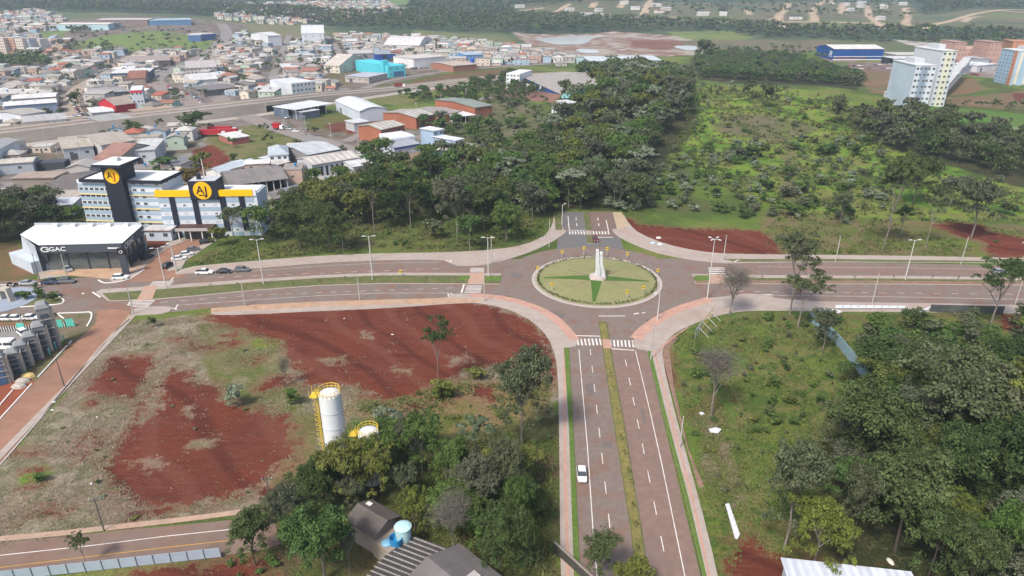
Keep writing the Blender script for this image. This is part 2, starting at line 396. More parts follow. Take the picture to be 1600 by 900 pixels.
# --- red bare earth
pdirt((322,494),(400,489),(450,486),(560,481),(640,474),(712,470),(770,480),(835,506),(868,566),(866,590),(842,560),(800,566),(775,572),(748,572),(700,592),(662,607),(640,622),(612,624),(566,616),(562,602),(505,604),(474,604),(470,580),(452,562),(442,536),(410,526),(370,514),(340,508))
pdirt((268,574),(292,582),(300,600),(340,601),(348,626),(400,640),(448,652),(456,690),(462,716),(430,728),(424,742),(398,760),(352,780),(310,784),(250,790),(214,788),(196,768),(166,742),(176,706),(196,680),(228,622),(258,592))
pdirt((182,556),(212,560),(238,554),(240,568),(224,598),(206,624),(150,616),(140,600))
pdirt((430,588),(452,584),(448,602),(412,612),(404,606)); pdirt((770,602),(770,625),(742,620),(740,604))
pdirt((660,628),(705,620),(640,640)); pdirt((298,538),(330,540),(332,546),(300,543)); pdirt((200,800),(270,790),(262,800),(204,808)); pdirt((60,802),(105,795),(100,800),(62,806))
pdirt((1000,352),(1090,358),(1140,358),(1190,362),(1215,382),(1222,398),(1180,398),(1060,394),(1020,386),(985,364),(966,350),(962,340),(985,342))
pdirt((1455,352),(1500,348),(1535,352),(1545,362),(1600,372),(1640,380),(1640,400),(1556,402),(1540,392),(1546,380),(1488,366))
pdirt((1140,900),(1152,856),(1178,838),(1200,868),(1236,872),(1300,884),(1320,940),(1120,940))
pdirt((1568,494),(1640,490),(1640,515),(1560,512)); pdirt((1030,545),(1042,550),(1052,600),(1040,590)); pdirt((240,888),(330,884),(400,878),(420,920),(150,930))
pdirt((540,200),(560,205),(545,210)); pdirt((225,366),(262,362),(262,384),(232,392)); pdirt((846,515),(860,530),(862,600),(850,560))
for _ in range(46):
    px, py = random.uniform(30, 520), random.uniform(520, 800)
    if py < 500 + (300 - px) * .75: continue
    s = random.uniform(3, 11); pdirt((px-s*1.6,py),(px,py-s*.4),(px+s*1.5,py),(px,py+s*.4))
for q in ([(285,640),(300,636),(310,648),(292,652)], [(292,690),(318,682),(345,690),(322,700),(296,702)], [(205,722),(240,714),(260,728),(232,735)], [(560,520),(585,518),(580,528),(562,528)],
          [(240,600),(256,596),(250,640),(220,670),(212,664)], [(700,560),(730,552),(735,566),(705,570)], [(500,560),(540,556),(545,566),(505,570)], [(610,575),(640,573),(640,582),(612,582)]):
    pdirt(*q, neg=True)

V = np.stack([X_, Y_, GZ.ravel()], 1)
ii = (np.arange(NY - 1)[:, None] * NX + np.arange(NX - 1)[None, :]).ravel()
Fc = np.stack([ii, ii + 1, ii + NX + 1, ii + NX], 1)
gm = bpy.data.materials.new('ground_cover'); gm.use_nodes = True
nt = gm.node_tree; N, L = nt.nodes, nt.links; bs = N['Principled BSDF']; bs.inputs['Roughness'].default_value = .95; bs.inputs['Specular IOR Level'].default_value = .1
def nd(t, **k):
    n = N.new(t)
    for a, b in k.items(): setattr(n, a, b)
    return n
tc = nd('ShaderNodeTexCoord')
def noise(sc, det=4, rough=.6, vec=None, dist=0):
    n = nd('ShaderNodeTexNoise'); n.inputs['Scale'].default_value = sc; n.inputs['Detail'].default_value = det; n.inputs['Roughness'].default_value = rough
    n.inputs['Distortion'].default_value = dist
    L.new(vec or tc.outputs['Object'], n.inputs['Vector']); return n.outputs['Fac']
def mr(src, a, b, c, d, sm=False):
    n = nd('ShaderNodeMapRange'); n.inputs[1].default_value = a; n.inputs[2].default_value = b; n.inputs[3].default_value = c; n.inputs[4].default_value = d
    if sm: n.interpolation_type = 'SMOOTHSTEP'
    L.new(src, n.inputs[0]); return n.outputs[0]
def ma(op, a, b=None):
    n = nd('ShaderNodeMath', operation=op)
    for i, q in enumerate((a, b)):
        if q is None: continue
        if isinstance(q, (int, float)): n.inputs[i].default_value = q
        else: L.new(q, n.inputs[i])
    return n.outputs[0]
def mixc(f, a, b, bt='MIX'):
    n = nd('ShaderNodeMix', data_type='RGBA', blend_type=bt)
    for k, q in (('Factor', f), ('A', a), ('B', b)):
        if isinstance(q, (int, float)): n.inputs[k].default_value = q
        elif isinstance(q, tuple): n.inputs[k].default_value = (*q, 1)
        else: L.new(q, n.inputs[k])
    return n.outputs['Result']
ac = nd('ShaderNodeAttribute', attribute_name='gcol'); av = nd('ShaderNodeAttribute', attribute_name='veg'); ad = nd('ShaderNodeAttribute', attribute_name='dirt')
fine = noise(1.6, 6, .75); mid = noise(.35, 5, .65); grit = noise(6.0, 3, .6)
vmul = ma('ADD', 1.0, ma('MULTIPLY', mr(fine, .3, .7, -.55, .6), ma('ADD', ma('MULTIPLY', av.outputs['Fac'], .75), .18)))
vm = nd('ShaderNodeVectorMath', operation='SCALE'); L.new(ac.outputs['Color'], vm.inputs[0]); L.new(vmul, vm.inputs['Scale'])
patch = ma('MULTIPLY', mr(noise(.75, 6, .7), .5, .68, 0, .75, True), av.outputs['Fac'])
c1 = mixc(patch, vm.outputs[0], mixc(mr(mid, .35, .65, 0, 1), A(70, 88, 42), A(150, 138, 100)))
c1 = mixc(ma('MULTIPLY', mr(grit, .62, .72, 0, .5), av.outputs['Fac']), c1, A(168, 156, 124))
dn = ma('ADD', ma('MULTIPLY', ad.outputs['Fac'], 4.0), ma('ADD', mr(noise(.38, 8, .74), 0, 1, -7.5, 7.5), mr(noise(2.2, 4, .7), 0, 1, -2.4, 2.4)))
df = mr(dn, -.5, .6, 0, 1, True)
mp = nd('ShaderNodeMapping'); mp.inputs['Scale'].default_value = (.07, .30, 1); mp.inputs['Rotation'].default_value = (0, 0, R(12)); L.new(tc.outputs['Object'], mp.inputs[0])
rut = noise(1.0, 8, .68, mp.outputs[0], 2.2)
dc = mixc(mr(rut, .3, .7, 0, 1), A(100, 52, 42), A(134, 80, 64))
dc = mixc(mr(noise(.09, 6, .6), .35, .65, 0, .85), dc, A(130, 68, 50))
dc = mixc(mr(grit, .68, .76, 0, .5), dc, A(176, 146, 126))
# sparse straw tufts on the bare earth
dc = mixc(mr(noise(.5, 8, .8), .585, .66, 0, .8), dc, A(150, 132, 104))
wvn = nd('ShaderNodeTexWave'); wvn.inputs['Scale'].default_value = .028; wvn.inputs['Distortion'].default_value = 22; wvn.inputs['Detail'].default_value = 3; wvn.inputs['Detail Scale'].default_value = .22; wvn.bands_direction = 'DIAGONAL'
L.new(tc.outputs['Object'], wvn.inputs['Vector'])
dc = mixc(mr(wvn.outputs['Fac'], .0, .10, .45, 0, True), dc, A(80, 43, 37))
dc = mixc(mr(wvn.outputs['Fac'], .84, 1, 0, .38, True), dc, A(142, 92, 76))
c1 = mixc(mr(dn, -3.4, -.4, 0, .55, True), c1, A(146, 104, 86))
col = mixc(df, c1, dc)
L.new(col, bs.inputs['Base Color'])
bp = nd('ShaderNodeBump'); bp.inputs['Strength'].default_value = .9; bp.inputs['Distance'].default_value = .35
hgt = ma('ADD', ma('MULTIPLY', fine, ma('ADD', ma('MULTIPLY', av.outputs['Fac'], .9), .1)), ma('ADD', ma('MULTIPLY', rut, 1.0), ma('MULTIPLY', wvn.outputs['Fac'], .45))); L.new(hgt, bp.inputs['Height']); L.new(bp.outputs[0], bs.inputs['Normal'])
me = npmesh('ground', V, Fc, [gm], 4, True)
a = me.attributes.new('gcol', 'FLOAT_COLOR', 'POINT'); a.data.foreach_set('color', np.concatenate([gc, np.ones((len(gc), 1))], 1).astype(np.float32).ravel())
a = me.attributes.new('veg', 'FLOAT', 'POINT'); a.data.foreach_set('value', veg.astype(np.float32))
a = me.attributes.new('dirt', 'FLOAT', 'POINT'); a.data.foreach_set('value', dirt.astype(np.float32))
ground = bpy.data.objects.new('ground', me); COL.objects.link(ground); setp(ground, kind='structure')
# ---------------- roads, pavements, medians ----------------
ASPH = mat('asphalt', (.19,.15,.128), .9, .16, .9, spec=.15, bump=.15, bscale=3, stain=.75, stcol=(.20,.105,.07))
ASPHN = mat('asphalt_north', (.14,.135,.132), .9, .12, .5, spec=.15, stain=.35, stcol=(.2,.13,.1))
ASPHR = mat('asphalt_red_dust', (.19,.135,.108), .95, .16, .25, spec=.1, stain=.7, stcol=(.24,.12,.075))
DUST = mat('asphalt_thick_dust', (.285,.155,.105), .95, .22, .22, spec=.1, stain=.8, stcol=(.20,.13,.10))
PAVE = mat('paving_concrete', (.36,.305,.265), .9, .12, .5, spec=.1, stain=.45, stcol=(.3,.19,.14), bump=.1, bscale=4)
PAVEP = mat('paving_pink_tactile', (.44,.26,.20), .9, .18, .6, spec=.1, stain=.6, stcol=(.36,.25,.2))
KERB = mat('kerb_concrete', (.42,.38,.34), .9, .1, 1.0, spec=.1)
KERBW = mat('kerb_white', (.72,.7,.66), .8, .08, 1.0, spec=.2)
GRASS = mat('verge_grass', (.115,.125,.05), .95, .35, 1.2, spec=.1, bump=.6, bscale=6, stain=.7, stcol=(.2,.17,.09))
GRASSB = mat('verge_grass_bright', (.10,.165,.035), .95, .3, 1.2, spec=.1, bump=.6, bscale=6, stain=.35, stcol=(.2,.18,.08))
EARTH = mat('verge_bare_earth', (.24,.15,.11), .95, .25, .8, spec=.1, bump=.4, bscale=6, stain=.5, stcol=(.14,.13,.06))
WHITE = mat('road_paint_white', (.66,.62,.58), .8, .14, 2.5, spec=.2, stain=.5, stcol=(.3,.22,.19))
YEL = mat('road_paint_yellow', (.5,.28,.06), .8, .14, 2.5, spec=.2, stain=.5, stcol=(.25,.15,.1))
zA, zM = .03, .045
def flat(name, poly, z, m, kind='structure', parent=None, zb=None, ms=None):
    b = MB(); b.prism(poly, zb if zb is not None else -.3, z, m, ms)
    return b.build(name, parent, kind=None if parent else kind)
# asphalt: one road mesh per carriageway system
road = MB()
CX, CY = at(932, 438)[:2]; RI = (at(1033, 438)[0] - at(831, 438)[0]) / 2
RO = RI * 1.47
def circ(r, n=96, a0=0, a1=2*math.pi, c=None):
    cx, cy = c or (CX, CY); return [(cx + r*math.cos(a0+(a1-a0)*k/n), cy + r*math.sin(a0+(a1-a0)*k/n)) for k in range(n if a1-a0 > 6.28 else n+1)]
road.prism(circ(RO), -.3, zA + .008, ASPH)
ew = P((-260,446),(0,440),(60,437),(150,433),(230,432),(280,428),(330,424),(400,418.5),(500,410),(600,405),(700,403),(790,405),(1070,404),(1160,409),(1300,409.5),(1450,412),(1600,416),(1900,421),
       (1900,480),(1600,476),(1450,474),(1300,472),(1150,470),(1070,472),(800,462),(700,464.5),(600,468),(500,471.5),(400,476.5),(320,482),(280,487),(200,490),(150,490),(0,491),(-260,498))
road.prism(ew, -.3, zA, ASPH)
ro = road.build('road', kind='structure'); EWR = ro
flat('north_road', P((877,331),(955,331),(963,350),(975,392),(870,392),(872,360)), zA+.004, ASPHN)
flat('north_road_right_carriageway', P((920,331.5),(957,331.5),(966,371),(923,371)), zA+.010, mat('asphalt_brownish', (.17,.125,.105), .9, .14, .35, spec=.15, stain=.5, stcol=(.2,.12,.09)))
sr = flat('south_road', P((868,480),(1010,480),(1010,545),(1040,672),(1097,910),(1190,1290),(922,1290),(907,910),(896,672),(889,545)), zA+.004, ASPH)
flat('side_street', P((232,440),(292,432),(262,414),(330,374),(395,356),(440,352),(430,344),(380,350),(310,366),(262,384),(238,398),(226,414),(200,430),(195,440)), zA+.012, DUST)
flat('dirt_street', P((152,484),(204,484),(202,500),(170,528),(130,575),(60,660),(0,728),(-90,830),(-240,760),(-100,690),(0,652),(60,592),(108,545),(150,505)), zA+.012, DUST)
swr = flat('southwest_road', P((-300,858),(0,849),(200,828),(380,811),(425,806),(440,850),(400,862),(345,868),(180,880),(0,898),(-300,930)), zA+.004, ASPHR)
# west junction dust sweep
flat('junction_dust', P((95,452),(140,448),(165,468),(210,480),(300,482),(205,486),(170,482),(140,470),(100,460)), zA+.016, ASPHR)

flat('south_road_right_carriageway', P((950,548),(1009,548),(1039,672),(1096,910),(1188,1290),(1062,1290),(1016,910),(1005,830),(976,660),(956,560)), zA+.008, mat('asphalt_reddish', (.21,.142,.115), .92, .16, .7, spec=.12, stain=.7, stcol=(.17,.13,.115)))
flat('west_road_north_carriageway', P((240,445),(300,437),(400,429),(500,421),(600,417),(720,418),(780,419),(780,426),(700,426),(600,425.5),(500,429.5),(400,435),(300,442),(240,447)), zA+.008, bpy.data.materials['asphalt_reddish'])
flat('east_road_north_carriageway', P((1160,413),(1300,414),(1600,420),(1900,425),(1900,434),(1600,430),(1300,426),(1160,425)), zA+.008, bpy.data.materials['asphalt_reddish'])
PATCH = mat('asphalt_repair', (.155,.13,.118), .92, .15, 1.2, spec=.12)
for q in ([(915,600),(928,600),(930,618),(917,618)], [(940,690),(955,690),(958,700),(943,700)], [(1000,640),(1006,640),(1011,662),(1005,662)], [(460,463),(490,461.5),(489,465),(458,466.5)], [(620,447),(640,446.5),(640,450),(620,450.5)], [(860,484),(885,492),(878,498),(852,489)], [(1250,451),(1290,451.5),(1290,455),(1250,454.5)], [(800,425),(818,428),(815,436),(798,433)]):
    flat('road_repair', P(*q), zA+.011, PATCH)
# pavements (raised, kerb as the side face)
def pav(pts, z=.16, m=PAVE, name='pavement', sm=1, ks=KERB):
    pl = P(*pts)
    if sm: pl = smooth(pl, sm)
    return flat(name, pl, z, m, ms=ks)
H1 = .17
pav([(268,430),(300,427),(340,423),(400,419.5),(500,411),(600,406.5),(690,405.5),(704,411),(716,416),(750,415.5),(790,407),(830,394),(862,379),(882,366),(886,360),(879,360),(879,332),(865,332),(864,352),(850,370),(820,383),(780,390),(700,395),(600,396),(500,400),(400,408),(340,413),(290,418)], sm=1)
pav([(1186,411),(1160,411),(1140,412),(1100,409),(1060,403),(1020,394),(985,380),(962,368),(955,358),(966,358),(958,333),(972,332),(984,352),(1000,366),(1040,382),(1090,393),(1140,397.5),(1250,398.5),(1400,400),(1600,404),(1900,410),(1900,416),(1600,411.5),(1400,410),(1250,409.5)], sm=1)
pav([(206,481),(250,479),(272,480),(262,490),(230,492),(205,494)], .15)
pav([(330,484),(400,477.5),(500,472.5),(600,469.5),(700,466.5),(702,461),(722,459),(760,460),(790,464),(830,475),(862,488),(885,508),(900,525),(903,541),(889,543),(887,548),(891,700),(900,930),(922,1290),(895,1290),(876,930),(874,700),(872,580),(864,542),(848,516),(820,494),(785,480),(740,472),(700,475),(600,482),(500,486),(400,491),(330,493)], sm=1)
pav([(990,542),(988,534),(998,520),(1020,500),(1060,480),(1100,468),(1110,466),(1150,462),(1162,459),(1200,461),(1215,468),(1300,472.5),(1450,474.5),(1600,477),(1900,481),(1900,496),(1600,490),(1450,488),(1300,487),(1180,485),(1140,489),(1100,500),(1060,517),(1038,536),(1034,560),(1058,660),(1092,780),(1122,900),(1200,1290),(1175,1290),(1102,900),(1072,780),(1040,660),(1020,580),(1012,547),(1000,547)], sm=1)
flat('pavement', P((60,436),(110,430),(165,430),(178,442),(205,436),(222,421),(240,403),(262,388),(300,372),(316,366),(316,362),(262,380),(232,398),(215,402),(150,408),(80,416),(60,425)), .14, PAVE, ms=KERBW)
flat('pavement', P((262,424),(262,412),(336,372),(340,375),(290,408),(284,420)), .14, PAVE, ms=KERB)
flat('pavement', P((203,492),(212,494),(0,712+8),(0,706),(150,553)), .14, PAVE, ms=KERB)
# pink tactile bands
def band(pts, w, z, m, name='tactile_paving'):
    pl = smooth(path_px(pts), 2, False); l, r = strip(pl, w/2); return flat(name, l + r[::-1], z, m, zb=z-.02)
band([(735,461.5),(790,466),(830,478),(862,493),(884,514),(898,532)], 2.6, .166, PAVEP)
band([(993,530),(1004,517),(1030,498),(1062,482),(1110,468)], 3.0, .166, PAVEP)
band([(1022,548),(1050,660),(1082,780),(1108,900),(1185,1290)], .4, .166, PAVEP)
band([(882,548),(882,700),(888,930),(905,1290)], .5, .166, PAVEP)
band([(1075,512),(1040,536),(1028,552)], .4, .166, PAVEP)
band([(965,345),(975,362),(1000,372)], .4, .166, PAVEP)
band([(-120,852),(60,838),(200,822),(300,811),(400,797)], 1.2, .12, mat('dusty_walk', (.40,.27,.20), .95, .2, .6, spec=.1, stain=.6, stcol=(.3,.25,.19)), 'footpath')
# verge strips along the south road
def verge(pts, z, m, name='grass_verge', sm=0, ms=None): return flat(name, P(*pts), z, m, zb=-.2, ms=ms or KERB)
verge([(881,544),(889,544),(896,672),(907,910),(922,1290),(913,1290),(897,910),(889,672)], .175, GRASSB)
verge([(1011,549),(1017,549),(1044,660),(1076,780),(1105,905),(1180,1290),(1172,1290),(1099,905),(1071,780),(1040,662)], .175, GRASSB)
verge([(866,332),(879,332),(879,350),(878,360),(868,360)], .175, GRASS)
verge([(957,332),(971,332),(983,353),(971,357),(964,357)], .175, mat('verge_sand', (.40,.31,.21), .95, .2, 1, spec=.1))
verge([(1130,405.5),(1300,405.5),(1600,409),(1600,411.3),(1300,409.3),(1150,410)], .18, GRASS)
verge([(1036,536),(1050,523),(1060,528),(1046,545),(1052,600),(1075,700),(1100,760),(1092,762),(1062,662),(1036,560)], .12, EARTH)
verge([(330,482.5),(400,476.8),(500,471.8),(600,468.8),(700,466),(760,470),(740,473),(700,475),(600,477),(500,480),(400,485),(330,489)], .178, mat('pavement_spill', (.40,.26,.17), .95, .22, .5, spec=.1, stain=.5, stcol=(.36,.3,.24)))
# medians: beige path on the north half, grass to the south
def median(pts, path, grass, earth=None):
    o = flat('median', P(*pts), .15, PAVE, ms=KERB)
    flat('median_grass', P(*grass), .175, GRASS, zb=.05)
    if earth: flat('median_earth', P(*earth), .165, EARTH, zb=.05)
wp = [(150,457.5),(158,452.5),(230,448.5),(300,443.5),(400,436.5),(500,430.5),(600,426.5),(700,427),(783,427.5),(781,444.5),(700,444),(600,443.5),(500,446.5),(400,454),(300,463.5),(240,468.5),(170,471)]
median(wp, None, [(160,459),(230,454),(300,449),(400,441.5),(500,435),(600,431),(700,431),(782,431.5),(781,443.8),(700,443.2),(600,442.8),(500,446),(400,453.2),(300,462.6),(240,467.6),(172,470)],
       [(560,439),(700,438.5),(740,439),(781,439),(780,444),(700,443.4),(600,443),(540,444.6)])
median([(1081,428.5),(1200,430.5),(1400,431.5),(1600,434.5),(1900,438),(1900,450),(1600,446),(1400,444.5),(1200,444),(1087,444)], None,
       [(1083,433.5),(1200,435),(1400,436),(1600,438.5),(1900,442),(1900,445.5),(1600,441.5),(1400,439.6),(1200,439),(1085,439)],
       [(1086,439),(1200,439),(1400,439.6),(1600,441.5),(1900,445.5),(1900,449.5),(1600,445.6),(1400,444),(1200,443.6),(1088,443.6)])
for q in ([(1085,431),(1108,431),(1108,439),(1088,440)],): flat('median_grass', P(*q), .18, GRASSB, zb=.05)
for q in ([(720,431.5),(735,431.5),(733,437.5),(716,437.5)], [(758,431.5),(783,431.5),(782,439),(757,439)]): flat('median_grass', P(*q), .18, GRASSB, zb=.05)
for q in ([(735,427),(757,427),(756,444),(731,444)], [(226,447.5),(246,446.5),(238,468.5),(214,470)], [(1108,430),(1130,430),(1134,444),(1110,444)]):
    flat('median_crossing', P(*q), .178, mat('crossing_pavers', (.42,.27,.2), .9, .15, 1, spec=.1, stain=.6, stcol=(.34,.28,.23)), zb=.04)
flat('south_median', P((935,503),(948,503),(953,530),(957,560),(975,660),(1003,830),(1014,910),(1060,1290),(1040,1290),(994,910),(985,830),(958,660),(943,560)), .17, GRASS, ms=KERB)
flat('south_median_grass', P((937,506),(946,506),(951,530),(955,560),(973,660),(1001,830),(1012,910),(996,910),(987,830),(960,660),(945,560)), .19, mat('median_yellow_grass', (.20,.17,.06), .95, .35, 1.4, spec=.1, bump=.6, bscale=6, stain=.8, stcol=(.12,.14,.04)), zb=.05)
flat('median_crossing', P((941,531),(952,531),(956,545),(943,545)), .195, PAVEP, zb=.04)
flat('north_median', P((911,331),(920,331),(924,357),(927,381),(917,381),(915,357)), .17, GRASS, ms=KERB)
flat('median_crossing', P((914.5,361),(924,361),(925,367),(915.5,367)), .195, PAVE, zb=.04)
# roundabout island
isl = MB(); isl.prism(circ(RI), -.3, .2, KERB); isl.build('roundabout_kerb', kind='structure')
isl = MB(); isl.prism(circ(RI*.965), .1, .215, PAVE); isl.build('roundabout_paving', kind='structure')
LAWN = mat('roundabout_lawn', (.24,.23,.11), .95, .12, .5, spec=.1, bump=.4, bscale=6, stain=.5, stcol=(.17,.2,.07))
isl = MB()
for k in range(28):
    r0, r1 = RI*.93*(1-k/28), RI*.93*(1-(k+1)/28)
z0 = .23
def zl(r): return z0 + .55*(1-(r/(RI*.93))**2)
prof = [(RI*.93*k/16+.001, zl(RI*.93*k/16)) for k in range(16, -1, -1)]
isl.smooth = True; isl.lathe(prof, LAWN, 96, (CX, CY)); isl.lathe([(RI*.93,.1),(RI*.93,z0)], LAWN, 96, (CX, CY)); isl.build('roundabout_lawn', kind='structure')
STAR = mat('lawn_dark_beds', (.07,.14,.03), .95, .3, 2, spec=.1, bump=.6, bscale=8)
for k, a in enumerate((R(2), R(-6+0), R(182), R(-96))):
    pass
for a, r1, w in ((R(-6), .80, 1.5), (R(176), .82, 1.5), (R(-99), .83, 1.3), (R(81), .5, 1.1)):
    b = MB(); n = 14; vs = []; fs = []
    for i in range(n + 1):
        r = RI*(.1 + (r1-.1)*i/n); ww = w*(1-i/n)*1.0 + .35
        for s in (-1, 1):
            vs.append((CX + r*math.cos(a) - s*ww*math.sin(a), CY + r*math.sin(a) + s*ww*math.cos(a), zl(r)+.03))
    for i in range(n): fs.append((2*i, 2*i+2, 2*i+3, 2*i+1))
    b.add(vs, fs, STAR); b.build('lawn_bed', kind='structure')
for a in (R(38), R(140), R(-38), R(-142)):
    b = MB(); n = 14; vs = []; fs = []
    for i in range(n + 1):
        r = RI*(.12 + .42*i/n)
        for s in (-1, 1): vs.append((CX + r*math.cos(a) - s*.22*math.sin(a), CY + r*math.sin(a) + s*.22*math.cos(a), zl(r)+.02))
    for i in range(n): fs.append((2*i, 2*i+2, 2*i+3, 2*i+1))
    b.add(vs, fs, EARTH); b.build('lawn_path', kind='structure')

# ---------------- painted markings (children of their road) ----------------
def marks(parent, segs, name='road_marking', z=zM, m=WHITE):
    b = MB()
    for seg in segs:
        pts, w = seg[0], seg[1]; pl = [tuple(at(*p)[:2]) for p in pts]; l, r = strip(pl, w/2); q = l + r[::-1]
        for i in range(len(l)-1): b.add([(l[i][0],l[i][1],z),(l[i+1][0],l[i+1][1],z),(r[i+1][0],r[i+1][1],z),(r[i][0],r[i][1],z)], [(0,3,2,1)], m)
    return b.build(name, parent)
def dashes(p, q, n, fill=.4):
    out = []
    a, c = at(*p), at(*q)
    for k in range(n):
        t0 = k/n; t1 = (k+fill)/n; out.append((a.lerp(c, t0), a.lerp(c, t1)))
    return out
def marksw(parent, segs, w, name='road_marking', z=zM, m=WHITE):
    b = MB()
    for p, q in segs:
        d = Vector((q[0]-p[0], q[1]-p[1])).normalized(); nx, ny = -d.y*w/2, d.x*w/2
        b.add([(p[0]-nx,p[1]-ny,z),(q[0]-nx,q[1]-ny,z),(q[0]+nx,q[1]+ny,z),(p[0]+nx,p[1]+ny,z)], [(0,1,2,3)], m)
    return b.build(name, parent)
# south road
marks(sr, [([(904.5,546),(911,620),(918,700),(927,835),(938,960)], .16), ([(993,549),(1015,640),(1035,730),(1070,900),(1090,1000)], .16)])
marksw(sr, dashes((922,545),(957,860),8), .15); marksw(sr, dashes((977,562),(1045,900),8), .15)
def zebra(parent, a, b, n, ln, fill=.45, z=zM, w=None, m=WHITE):
    """stripes from a to b (px), each running in world direction ln (dx,dy) metres"""
    A_, B_ = at(*a), at(*b); step = (B_ - A_) / n; ww = step.length*fill
    segs = [((A_+step*(k+.5))-Vector((*ln,0))/2, (A_+step*(k+.5))+Vector((*ln,0))/2) for k in range(n)]
    return marksw(parent, segs, ww, 'zebra_crossing', z, m)
zebra(sr, (900,534.5),(941,534.5),7,(0,3.4)); zebra(sr, (951,536.5),(992,537.5),7,(.3,3.4))
marks(sr, [([(892,524.5),(938,525.5)], .4), ([(955,545),(991,547.5)], .4)])
nr = bpy.data.objects['north_road']; nr2 = bpy.data.objects['north_road_right_carriageway']
zebra(nr, (888,364),(915,364),6,(0,3.2), z=zM+.004); zebra(nr2, (925,364),(953,364),6,(0,3.2), z=zM+.008)
marks(nr, [([(889,360),(914,360)], .5), ([(887.5,338),(889.5,360)], .3)], z=zM+.004); marksw(nr, dashes((900,340),(902,358),2,.5), .3, z=zM+.004)
marks(nr2, [([(934,371),(958,371)], .5), ([(947,344),(951,362)], .3)], z=zM+.008); marksw(nr2, dashes((934,340),(936.5,358),2,.5), .3, z=zM+.008)
# west crossings
zebra(ro, (746,418.5),(745,426),4,(4.2,0), z=zM+.02); zebra(ro, (741,446),(738,458),6,(4.6,.0), z=zM+.02)
marks(ro, [([(725,444.5),(721,457.5)], .5)], z=zM)
zebra(ro, (1119,417.5),(1121,429),4,(5,0), .42, z=zM)
zebra(ro, (256,439),(246,449),5,(6,.6), z=zM); zebra(ro, (228,467),(214,480),6,(6,.3), z=zM)
marks(ro, [([(271,434),(260,447)], .4), ([(176,469.5),(211,468)], .4), ([(206,468),(196,482)], .35)], z=zM)
ll = []
for a, b, n in (((400,461),(720,449.5),14), ((250,473),(400,461),5), ((1150,455.5),(1600,460),16), ((340,433.5),(700,419),14)):
    ll += dashes(a, b, n)
marksw(ro, ll, .15)
marks(ro, [([(280,477),(400,468.5),(500,462),(600,458),(700,458)], .14), ([(1140,461),(1240,462),(1400,464),(1600,468),(1800,472)], .14),
           ([(330,427.5),(400,423.5),(500,415.5),(600,411),(690,409.5)], .12), ([(1185,417),(1400,418.5),(1600,422),(1800,426)], .12)])
for q in (([(700,459),(702,466)]), ([(703,458.5),(722,465)]), ([(706,460),(704,463)]), ([(1184,460.5),(1208,460.5)]), ([(1198,460.5),(1204,470)]), ([(1193,461),(1187,464.5)]), ([(1199,462),(1193,467.5)]),
          ([(696,407.5),(706,411)]), ([(700,410.5),(706,407)]), ([(1147,410.5),(1154,406.5)]), ([(278,476),(274,483)]), ([(262,480),(277,484)])):
    marks(ro, [(q, .4)], z=.19 if q[0][1] < 412 and q[0][0] > 690 else zM+.03)
marks(ro, [([(935,494.2),(977,494)], .35), ([(990,491),(998,489.5)], .5), ([(1003,489.5),(1008,488.5)], .4), ([(978,475),(1012,466)], .3)], z=zM+.02)
# yellow and white lines, southwest road
marks(swr, [([(-100,880),(0,868),(140,853),(260,838),(360,827.5)], .16)]); marks(swr, [([(-100,900),(0,887),(140,870),(260,855.5),(365,844)], .16)], m=YEL)
ds = bpy.data.objects['dirt_street']
KB = MB()
def kerbline(pts, w=.25, h=.18, m=KERBW, name='kerb'):
    pl = smooth(path_px(pts), 1, False); l, r = strip(pl, w/2); b = MB()
    for i in range(len(l)-1):
        b.add([(l[i][0],l[i][1],0),(l[i+1][0],l[i+1][1],0),(r[i+1][0],r[i+1][1],0),(r[i][0],r[i][1],0),(l[i][0],l[i][1],h),(l[i+1][0],l[i+1][1],h),(r[i+1][0],r[i+1][1],h),(r[i][0],r[i][1],h)],
              [(4,7,6,5),(0,1,5,4),(2,3,7,6),(1,2,6,5),(3,0,4,7)], m)
    return b.build(name, kind='structure')
kerbline([(-200,448),(0,446),(40,444),(70,443)]); kerbline([(154,438),(162,443),(176,442),(196,439),(212,431),(226,421)], .35)
kerbline([(-200,486),(0,482),(50,479),(95,476),(101,471),(97,467)], .35); kerbline([(88,459),(94,465)], .35)
kerbline([(90,490),(130,488.5),(141,487.5),(144,492),(142,500),(136,510)], .35); kerbline([(90,491),(100,498)], .3)
kerbline([(112,533),(95,551),(60,589)], .25); kerbline([(50,600),(20,633),(0,655)], .25); kerbline([(0,633),(20,610)], .25)
kerbline([(145,457),(157,465)], .35)
kerbline([(0,727),(60,658),(130,574),(170,527),(203,499)], .3, .14, KERB)
# plaza island (left): garden around a round pad
flat('plaza_garden', P((-200,458),(0,458),(50,460),(88,459),(95,466),(100,470),(94,475),(50,478),(0,481),(-200,485)), .12, GRASS, ms=KERBW)
pc = at(2, 470); fl = MB(); fl.prism(circ(9.0, 40, c=(pc.x, pc.y)), .05, .22, mat('plaza_blue_grey', (.27,.31,.37), .7, .12, .6, spec=.3)); fl.build('plaza_pad', kind='structure')
# drive and yard inside the condominium
flat('yard_paving', P((-200,516),(60,512),(78,520),(60,545),(30,585),(-200,600)), .02, mat('yard_blocks', (.23,.215,.205), .9, .15, 1.0, spec=.1))
flat('forecourt', P((66,428),(120,420),(215,402),(236,400),(215,424),(170,436),(110,431)), .158, mat('forecourt_sand', (.42,.28,.18), .95, .25, .25, spec=.1, stain=.6, stcol=(.3,.25,.22)), zb=.02)

